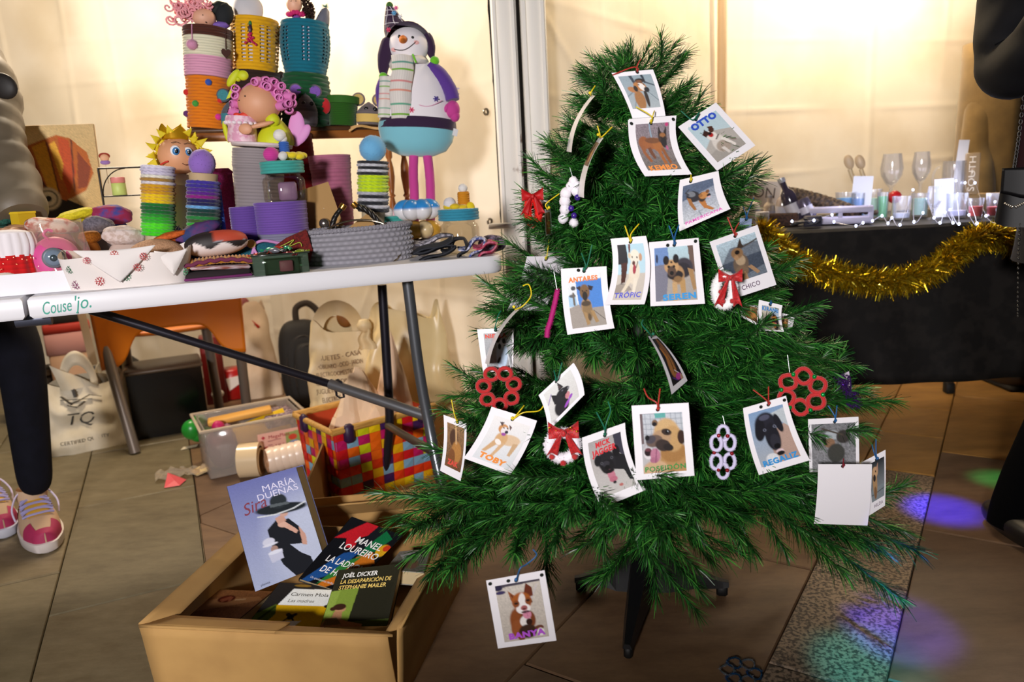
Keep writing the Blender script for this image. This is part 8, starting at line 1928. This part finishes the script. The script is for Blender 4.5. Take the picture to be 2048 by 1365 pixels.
# fairy lights
t, y = rr('fairy_lights', 'string of tiny cold white lights winding between the glasses', 'lights', 1780, .03)
kf = t.scale[0]
g = G(); ge = M('#cdd6ff', .3, em=9)
q = random.Random(44); pts = []
inv = Matrix.Rotation(-t.rotation_euler[2], 3, 'Z')
for px, py, v in ((1584, 443, .08), (1628, 441, .03), (1668, 444, .03), (1712, 452, .0), (1726, 446, .04), (1764, 432, .1), (1784, 436, .06), (1800, 450, .01), (1828, 444, .05), (1846, 426, .14), (1868, 436, .08), (1890, 425, .14), (1906, 446, .03), (1918, 448, .03), (1938, 430, .1), (1954, 447, .03), (1972, 432, .1), (1996, 444, .03), (1912, 362, .38), (1930, 366, .36), (1950, 366, .36), (1900, 420, .16), (1826, 380, .3), (1664, 430, .1), (2018, 440, .04), (1880, 446, .03), (1776, 447, .02), (1990, 404, .2), (1852, 398, .26), (1745, 442, .05)):
    p_ = onpl(px, py, RA + RN * v, RN)
    if p_.z < .727: p_ = onz(px, py, .727)
    l_ = inv @ (p_ - t.location); l_ = Vector((l_.x / kf, l_.y / kf, l_.z / t.scale[2])); pts.append(l_)
    G().ell(l_, (2.2, 2.2, 2.8), 10, 8).build('bulb', ge, t)
pts.sort(key=lambda p_: p_.x)
G().tube(smoothpts(pts, 5), .5, 5).build('wire', M('#b8b8c8', .3, .5), t)
for px, e_ in ((1680, .35), (1790, .5), (1900, .5), (1980, .4)):
    p_ = onpl(px, 420, RA + RN * .12, RN); lamp('fairy_glow', 'POINT', (p_.x, p_.y, .80), e_, (.72, .76, 1.0), .05)
t, y = rr('dark_sign', 'small dark green chalk sign standing behind the tree', 'sign', 1470, .36); h = y - 338
G().prism([(-30, 36), (20, h - 6), (34, h - 58), (0, 20)], 3).build('sign_board', M('#3a3c30', .7), t, smooth=False)
G().ell((16, 4, h - 46), (16, 12, 24), 14, 10).build('glass_knob', M('#d8d0c4', .2, alpha=.6), t)
# ------------------------------------------------------------------ people
def skin_body(name, verts, edges, radii, root, mat, parent, sub=2):
    me = bpy.data.meshes.new(name); me.from_pydata(verts, edges, []); me.materials.append(mat)
    o = bpy.data.objects.new(name, me); COL.objects.link(o); o.parent = parent
    sk = o.modifiers.new('skin', 'SKIN'); sk.use_smooth_shade = True
    sv = me.skin_vertices[0].data
    for i, r in enumerate(radii): sv[i].radius = r if isinstance(r, tuple) else (r, r)
    for i in range(len(verts)): sv[i].use_root = (i == root)
    ss = o.modifiers.new('sub', 'SUBSURF'); ss.levels = sub; ss.render_levels = sub
    return o
def person(name, label, P, rz, hips, legs, torso_m, leg_m, arms=(), head=None, shoes=None, skin='#d8a88c', hair='#3a2418', coat=None, coat_len=.0, sh_w=.19, face=True):
    """local metres, facing -y; hips height; legs = two lists (hip, knee, ankle, toe); arms = lists (shoulder, elbow, wrist)"""
    t = thing(name, label, 'person', P, 1.0, rz)
    V = [(0, 0, hips), (0, .01, hips + .17), (0, .0, hips + .36), (0, -.0, hips + .50), (0, -.01, hips + .60)]; E = [(0, 1), (1, 2), (2, 3), (3, 4)]; Rr = [(.17, .12), (.15, .11), (.175, .12), (.09, .08), (.055, .055)]
    for L in legs:
        b = len(V); V += [L[0], L[1], L[2]]; E += [(0, b), (b, b + 1), (b + 1, b + 2)]; Rr += [(.10, .10), (.062, .065), (.042, .045)]
    for A in arms:
        b = len(V); V += [A[0], A[1], A[2]]; E += [(2, b), (b, b + 1), (b + 1, b + 2)]; Rr += [(.07, .065), (.05, .05), (.032, .036)]
    skin_body('body', V, E, Rr, 0, leg_m, t)
    if head:
        hx, hy, hz = head
        SK = M(skin, .5)
        g = G(); g.ell((hx, hy, hz), (.073, .092, .112), 24, 18); g.ell((hx, hy - .025, hz - .06), (.052, .06, .055), 18, 12); g.build('head', SK, t)
        for s_ in (-1, 1):
            G().ell((hx + s_ * .030, hy - .082, hz + .004), (.013, .008, .009), 12, 8).build('eye', M('#ece8e4', .3), t); G().ell((hx + s_ * .030, hy - .0885, hz + .004), (.006, .004, .006), 10, 8).build('iris', M('#3a2618', .3), t)
            G().ell((hx + s_ * .074, hy + .005, hz - .005), (.010, .02, .03), 12, 8).build('ear', SK, t)
        G().ell((hx, hy - .098, hz - .022), (.013, .018, .024), 12, 8).build('nose', SK, t); G().ell((hx, hy - .083, hz - .062), (.024, .008, .007), 12, 8).build('mouth', M('#a85a50', .5), t)
        G().ell((hx, hy + .018, hz + .028), (.085, .095, .105), 24, 16).build('hair', M(hair, .7, kind='streak', col2='#1c120c', scale=20), t)
    return t
def shoe(t, x, y, rz, cols, scale=1.0):
    """trainer, heel at local y = .07 and toe at -.19: sole, upper, guards, tongue, laces"""
    rm_ = Matrix.Rotation(rz, 3, 'Z')
    def tr(p): q_ = rm_ @ Vector(p); return (q_.x * scale + x, q_.y * scale + y, q_.z * scale)
    def wd(k): return (.033 + .016 * math.sin(PI * min(1, k * 1.1) ** 1.3)) * (1 - abs(2 * k - 1) ** 7) ** .5
    def hh(k): return .074 if k < .30 else (.030 + .044 * (1 - (k - .30) / .70) ** 1.1)
    def surf(k, f, o=0.0):
        c, s_ = math.cos(f), math.sin(f); w_ = wd(k) + o; n_ = 1 - .35 * (k < .36) * max(0, s_ - .6)
        return tr((-w_ * math.copysign(abs(c) ** .75, c) * n_, .07 - .26 * k, .028 + (hh(k) + o) * abs(s_) ** .7))
    g = G(); V = []
    n = 40
    for z_, o in ((.0, -.004), (.006, .003), (.030, .005), (.034, -.004)):
        for i in range(n):
            a = 2 * PI * i / n; k = .5 - .5 * math.cos(a); V.append(tr(((wd(k) + o) * (1 if a < PI else -1) * (1 if 0 < i != n / 2 else 0), .07 + o - (.26 + 2 * o) * k, z_)))
    F = [(r * n + i, r * n + (i + 1) % n, (r + 1) * n + (i + 1) % n, (r + 1) * n + i) for r in range(3) for i in range(n)] + [tuple(range(n - 1, -1, -1)), tuple(range(3 * n, 4 * n))]
    g.add(V, F).build('sole', M(cols[0], .5), t)
    def patch(nm, k0, k1, f0, f1, o, c, nu=18, nv=18): return G().grid(lambda u, v: surf(k0 + (k1 - k0) * u, f0 + (f1 - f0) * v, o), nu, nv).build(nm, M(c, .65), t)
    patch('upper', .001, 1.0, 0, PI, 0, cols[1], 28, 24)
    patch('toe_guard', .74, 1.0, 0, PI * .36, .002, cols[2]); patch('toe_guard', .74, 1.0, PI * .64, PI, .002, cols[2]); patch('toe_guard', .90, 1.0, 0, PI, .0022, cols[2])
    patch('heel_guard', .002, .30, 0, PI * .22, .002, cols[2]); patch('heel_guard', .002, .30, PI * .78, PI, .002, cols[2])
    patch('tongue', .26, .66, PI * .36, PI * .64, .003, cols[4])
    for k in range(7):
        a = .31 + .052 * k; L_ = [surf(a + .025 * math.sin(PI * v) * (-1) ** k, PI * (.30 + .40 * v), .007) for v in [i / 6 for i in range(7)]]
        G().tube(L_, .0034, 6).build('lace', M(cols[3], .7), t)
    for s2 in (-1, 1): G().tube(smoothpts([surf(.30, PI * .5, .008), surf(.27, PI * (.5 + .14 * s2), .026), surf(.36, PI * (.5 + .30 * s2), .018), surf(.45, PI * (.5 + .40 * s2), .006)]), .0026, 6).build('lace', M('#c8bcd8', .7), t)
    g = G(); g.lathe([(.036, 0), (.040, .02), (.036, .04)], 20, tr((0, .015, .088)), cap=False); g.build('collar', M(cols[1], .8), t)
def shoe_at(t, hp_, tp__, cols, scale):
    a, b = onz(*hp_, 0) - t.location, onz(*tp__, 0) - t.location; d = (b - a); d.z = 0; d.normalize()
    c = b - d * .19; shoe(t, c.x, c.y, math.atan2(d.x, -d.y), cols, scale)
# seller in a grey puffer jacket behind the left end of the table
a1 = onY(70, 1000, 1.97); a1.z = .10
foot2 = onY(-18, 1010, 2.12); foot2.z = .10
Pb = Vector((-1.63, 2.13, 0))
LEG = M('#0e0f1a', .9, kind='n', col2='#0a0b14', scale=30, spec=.2)
def loc(P): return Vector((P[0] - Pb.x, P[1] - Pb.y, P[2]))
A1, A2 = loc(a1), loc(foot2)
JK = M('#6e6454', .5, kind='n', col2='#5c5345', scale=6)
k1_ = loc(onY(40, 700, 2.03)); 
pw = person('person', 'person in a grey puffer jacket, dark jeans and pink trainers behind the table', Pb, 0.0, .86, [((.09, 0, .82), tuple(k1_), (A1.x, A1.y + .01, .11)), ((-.09, .02, .82), (-.10, -.0, .48), (A2.x, A2.y, .11))], JK, LEG, head=(0.0, -.02, 1.58), hair='#2c1c12')
def quilt(pts, rad, nm, rings, seed, puff=.007, sq=1.0):
    P = smoothpts(pts, 10); n_ = len(P); L = []
    rr_ = []
    for i in range(n_):
        u = i / (n_ - 1); k = u * (len(rad) - 1); j = min(int(k), len(rad) - 2); r = rad[j] + (rad[j + 1] - rad[j]) * (k - j)
        rr_.append(r + puff * abs(math.sin(PI * u * rings)) - puff * .5)
    g = G(); g.tube(P, rr_, 22); 
    g.v = [tuple(Vector(p_) + Vector((.006 * noise.noise(Vector(p_) * 14 + Vector((seed, 0, 0))),) * 3)) for p_ in g.v]
    return g.build(nm, JK, pw)
quilt([(0.0, .0, .74), (.0, .0, .95), (.0, .0, 1.15), (.0, .0, 1.33), (0, -.01, 1.44)], [.19, .19, .18, .19, .10], 'jacket_body', 6, 1)
S1 = loc(onY(-104, 70, 2.02)); E1 = loc(onY(-34, 250, 1.84)); W1_ = loc(onY(46, 436, 1.70))
quilt([tuple(S1), tuple(S1.lerp(E1, .5) + Vector((.035, 0, 0))), tuple(E1 + Vector((.01, 0, 0))), tuple(E1.lerp(W1_, .5)), tuple(W1_)], [.076, .074, .072, .064, .052], 'jacket_sleeve', 9, 5)
quilt([(-.20, 0, 1.32), (-.27, 0, 1.14), (-.27, -.04, .96), (-.2, -.12, .84)], [.085, .08, .072, .05], 'jacket_sleeve', 7, 8)
pe = loc(onY(6, 172, 1.80)); G().ell(pe, (.034, .012, .028), 16, 10, rot=rotm(0, 30, 0)).build('elbow_patch', M('#1d1916', .6), pw)
# hand resting beside the goods
hb_ = W1_ + Vector((.005, -.03, -.03)); SKN = M('#c99a7c', .5)
g = G(); g.ell(hb_, (.036, .042, .018), 16, 10); g.build('palm', SKN, pw)
for k in range(4): G().tube(smoothpts([tuple(hb_ + Vector((-.026 + .017 * k, -.03, .002))), tuple(hb_ + Vector((-.028 + .018 * k, -.065, .004))), tuple(hb_ + Vector((-.028 + .018 * k, -.088 - .006 * math.sin(k * 1.2), -.012)))], 4), [.0095, .009, .0088, .0085, .0082, .0078, .0074, .0068, .006], 10).build('finger', SKN, pw)
G().tube(smoothpts([tuple(hb_ + Vector((.03, .0, 0))), tuple(hb_ + Vector((.05, -.03, 0))), tuple(hb_ + Vector((.048, -.055, -.006)))], 4), [.011, .011, .0105, .010, .0098, .009, .0086, .008, .007], 10).build('thumb', SKN, pw)
shoe_at(pw, (66, 1030), (97, 1108), ('#d8cfcc', '#c8a88a', '#a82c58', '#9a94c4', '#d8a83c'), 1.0)
shoe_at(pw, (-40, 1006), (14, 1078), ('#c8cad8', '#b89a7c', '#a82c58', '#9a94c4', '#d8a83c'), 1.0)
# customer in black at the right edge, seen from behind
Pr = Vector((1.40, 1.72, 0)); BLKC = M('#0c0c10', .8, kind='n', col2='#08080b', scale=16, spec=.2); DJ = M('#040405', .95, spec=.05)
def lr(P): return Vector((P[0] - Pr.x, P[1] - Pr.y, P[2]))
pr_ = person('person', 'person in a black coat with a studded black shoulder bag at the right edge', Pr, 0.0, .86, [((-.09, 0, .82), (-.02, .02, .48), (-.07, .03, .10)), ((.09, 0, .82), (.1, .0, .48), (.11, -.02, .10))], BLKC, DJ, head=(0, .02, 1.58), hair='#1c1410')
def coat(pts, rad, nm, seed=1, wr=.008):
    P = smoothpts(pts, 12); n_ = len(P); rr_ = []
    for i in range(n_):
        u = i / (n_ - 1); k = u * (len(rad) - 1); j = min(int(k), len(rad) - 2); rr_.append(rad[j] + (rad[j + 1] - rad[j]) * (k - j))
    g = G(); g.tube(P, rr_, 26); g.v = [tuple(Vector(p_) * 1.0 + Vector((1, 1, .3)) * wr * noise.noise(Vector((p_[0] * 9, p_[1] * 9, p_[2] * 22 + seed)))) for p_ in g.v]
    return g.build(nm, BLKC, pr_)
coat([(0, 0, .66), (0, 0, .95), (0, 0, 1.2), (0, 0, 1.36), (0, 0, 1.46)], [.20, .18, .19, .19, .09], 'coat_body')
sh = lr(onY(2075, -170, 1.72)); el = lr(onY(2022, 130, 1.58)); wr2 = lr(onY(2120, 20, 1.40))
coat([tuple(sh), tuple(sh.lerp(el, .55) + Vector((-.015, 0, 0))), tuple(el), tuple(el.lerp(wr2, .5) + Vector((0, 0, -.02))), tuple(wr2)], [.075, .070, .062, .052, .042], 'coat_sleeve', 3, .014)
coat([(.18, 0, 1.36), (.26, 0, 1.2), (.27, -.08, 1.05), (.2, -.2, 1.02)], [.075, .07, .06, .045], 'coat_sleeve', 6)
hb2 = wr2 + Vector((.03, -.02, .03)); g = G(); g.ell(hb2, (.03, .035, .042), 16, 10); g.build('palm', SKN, pr_)
for k in range(4): G().tube(smoothpts([tuple(hb2 + Vector((.0, -.03 + .019 * k, .03))), tuple(hb2 + Vector((.02, -.034 + .02 * k, .06))), tuple(hb2 + Vector((.045, -.034 + .02 * k, .062)))], 4), .0085, 10).build('finger', SKN, pr_)
G().tube(smoothpts([tuple(hb2 + Vector((.0, -.03, .0))), tuple(hb2 + Vector((.03, -.05, .015))), tuple(hb2 + Vector((.05, -.045, .03)))], 4), .0095, 10).build('thumb', SKN, pr_)
# wide trouser leg and boot
bt = lr(onz(2024, 1070, 0))
coatleg = G(); coatleg.tube(smoothpts([(bt.x + .14, bt.y + .02, .60), (bt.x + .10, bt.y, .38), (bt.x + .03, bt.y, .16), (bt.x, bt.y, .02)], 6), [.07, .068, .066, .064, .062, .060, .058, .056, .054, .054, .054, .054, .055, .056, .057, .058, .058, .057, .056], 20); coatleg.build('wide_trouser_leg', DJ, pr_)
G().ell((bt.x + .005, bt.y - .02, .035), (.05, .12, .035), 20, 12, p=.8).build('boot', M('#0a090a', .4), pr_); G().ell((.11, -.06, .035), (.05, .12, .035), 20, 12, p=.8).build('boot', M('#0a090a', .4), pr_); G().tube(smoothpts([(.10, 0, .62), (.105, 0, .36), (.11, -.01, .16), (.11, -.02, .02)], 6), [.075 - .001 * k for k in range(19)], 20).build('wide_trouser_leg', DJ, pr_)
# shoulder bag with chain and metal wings
bg = onY(2052, 448, 1.50); bgt = thing('shoulder_bag', 'black leather shoulder bag with a studded wing emblem hanging at the right edge', 'bag', bg, depth(bg) / FPX)
LEA = M('#0a090b', .45, spec=.2)
g = G(); g.grid(lambda u, v_: ((44 + 10 * (1 - v_)) * math.copysign(abs(math.cos(2 * PI * u)) ** .5, math.cos(2 * PI * u)), 16 * (1 - .5 * v_) * math.sin(2 * PI * u), 112 * v_ + 6 * (1 - v_) * math.cos(4 * PI * u)), 44, 12, cu=True); g.ell((0, 0, 3), (52, 15, 6), 20, 10); g.build('bag_body', LEA, bgt)
o = G().grid(lambda u, v_: (-47 + 94 * u, -16 - 3 * math.sin(PI * u), 108 - 56 * v_ * (1 - .1 * math.cos(2 * PI * u)) + 6), 16, 8).build('bag_flap', LEA, bgt); m_ = o.modifiers.new('t', 'SOLIDIFY'); m_.thickness = 2.5
STUD = M('#b8b0a4', .25, .9)
for s_ in (-1, 1):
    for k in range(5): G().ell((-22 + s_ * (3 + 3.2 * k), -19, 36 - 1.0 * k + 2.8 * k), (1.8, 1.4, 3.6 - .3 * k), 8, 6, rot=rotm(0, s_ * -30, 0)).build('metal_stud', STUD, bgt)
cp = [(-28, 0, 110), (-26, 2, 140), (-24, 3, 180), (-22, 4, 240), (-18, 6, 330)]
ch = smoothpts(cp, 9)
for i, p_ in enumerate(ch):
    r_ = rotm(0, 0, 90 * (i % 2)); G().tube([Vector(p_) + r_ @ Vector((2.6 * math.cos(a), 0, 4.6 * math.sin(a))) for a in [2 * PI * k / 10 for k in range(10)]], .9, 5, closed=True).build('chain_link', M('#141313', .45, .6), bgt)
for i, p_ in enumerate(smoothpts([(-10, -14, 0), (-8, -16, -60), (-4, -14, -130), (0, -12, -190)], 7)):
    G().ell(p_, (2.2, 2.2, 3.4), 8, 6).build('bead_chain', M('#3a3834', .4, .7), bgt)
# seller in a tan coat behind the glass table
Pt = Vector((2.18, 3.32, 0)); TAN = M('#7a6238', .9, kind='n', col2='#6a542e', scale=14, sheen=.3); PNK = M('#c492a0', .85)
pt = person('person', 'person in a tan coat over a pinkish top standing behind the glass table', Pt, 0.0, .86, [((-.09, 0, .82), (-.09, -.01, .48), (-.10, .0, .10)), ((.09, 0, .82), (.1, .0, .48), (.11, 0, .10))], PNK, PNK, head=(0, -.02, 1.58), hair='#4a3220')
def tcoat(pts, rad, nm, m_=TAN, seed=2):
    P = smoothpts(pts, 10); n_ = len(P); rr_ = [rad[min(int(i / (n_ - 1) * (len(rad) - 1)), len(rad) - 2)] + (rad[min(int(i / (n_ - 1) * (len(rad) - 1)), len(rad) - 2) + 1] - rad[min(int(i / (n_ - 1) * (len(rad) - 1)), len(rad) - 2)]) * ((i / (n_ - 1) * (len(rad) - 1)) % 1 if i < n_ - 1 else 1) for i in range(n_)]
    g = G(); g.tube(P, rr_, 22); g.v = [tuple(Vector(p_) + Vector((1, 1, 0)) * .008 * noise.noise(Vector((p_[0] * 8, p_[1] * 8, p_[2] * 12 + seed)))) for p_ in g.v]; return g.build(nm, m_, pt)
def lt(P): return Vector((P[0] - Pt.x, P[1] - Pt.y, P[2]))
o = G().grid(lambda u, v_: ((.205 - .02 * v_) * math.cos(R(-108) - R(280) * u), (.165) * math.sin(R(-108) - R(280) * u), .40 + .98 * v_), 30, 14).build('coat_shell', TAN, pt); m_ = o.modifiers.new('t', 'SOLIDIFY'); m_.thickness = .012
s3 = lt(onY(1985, 170, 3.3)); e3 = lt(onY(1955, 300, 3.26)); w3 = lt(onY(1962, 420, 3.18))
tcoat([tuple(s3), tuple(s3.lerp(e3, .5) + Vector((-.012, 0, 0))), tuple(e3), tuple(e3.lerp(w3, .5)), tuple(w3)], [.075, .07, .064, .058, .05], 'coat_sleeve')
tcoat([(.19, 0, 1.33), (.25, 0, 1.15), (.26, -.06, .98), (.2, -.14, .86)], [.075, .07, .06, .05], 'coat_sleeve')
g = G(); g.tube([(0, 0, .80), (0, -.01, 1.05), (0, -.005, 1.30), (0, 0, 1.42)], [.15, .145, .15, .07], 22); g.build('knitted_top', PNK, pt)
for w_ in (w3, Vector((.2, -.14, .86))):
    hc = w_ + Vector((.01, -.03, -.045)); g = G(); g.ell(hc, (.03, .022, .045), 14, 10); g.build('palm', SKN, pt)
    for k in range(4): G().tube(smoothpts([tuple(hc + Vector((-.022 + .015 * k, -.004, -.035))), tuple(hc + Vector((-.024 + .016 * k, -.012, -.07))), tuple(hc + Vector((-.024 + .016 * k, -.026, -.092)))], 4), .0082, 8).build('finger', SKN, pt)
    G().tube(smoothpts([tuple(hc + Vector((.026, -.006, .0))), tuple(hc + Vector((.042, -.02, -.03))), tuple(hc + Vector((.036, -.03, -.05)))], 4), .0095, 8).build('thumb', SKN, pt)
sb = lt(onz(2005, 768, 0))
for dx in (0, .2):
    g = G(); g.ell((sb.x + dx, sb.y, .05), (.055, .13, .05), 20, 12, p=.8); g.ell((sb.x + dx, sb.y + .06, .10), (.05, .06, .09), 16, 10); g.build('boot', M('#3a2a18', .6), pt); G().box((sb.x + dx, sb.y, .010), (.10, .25, .02), bev=.008).build('boot_sole', M('#15100c', .7), pt)
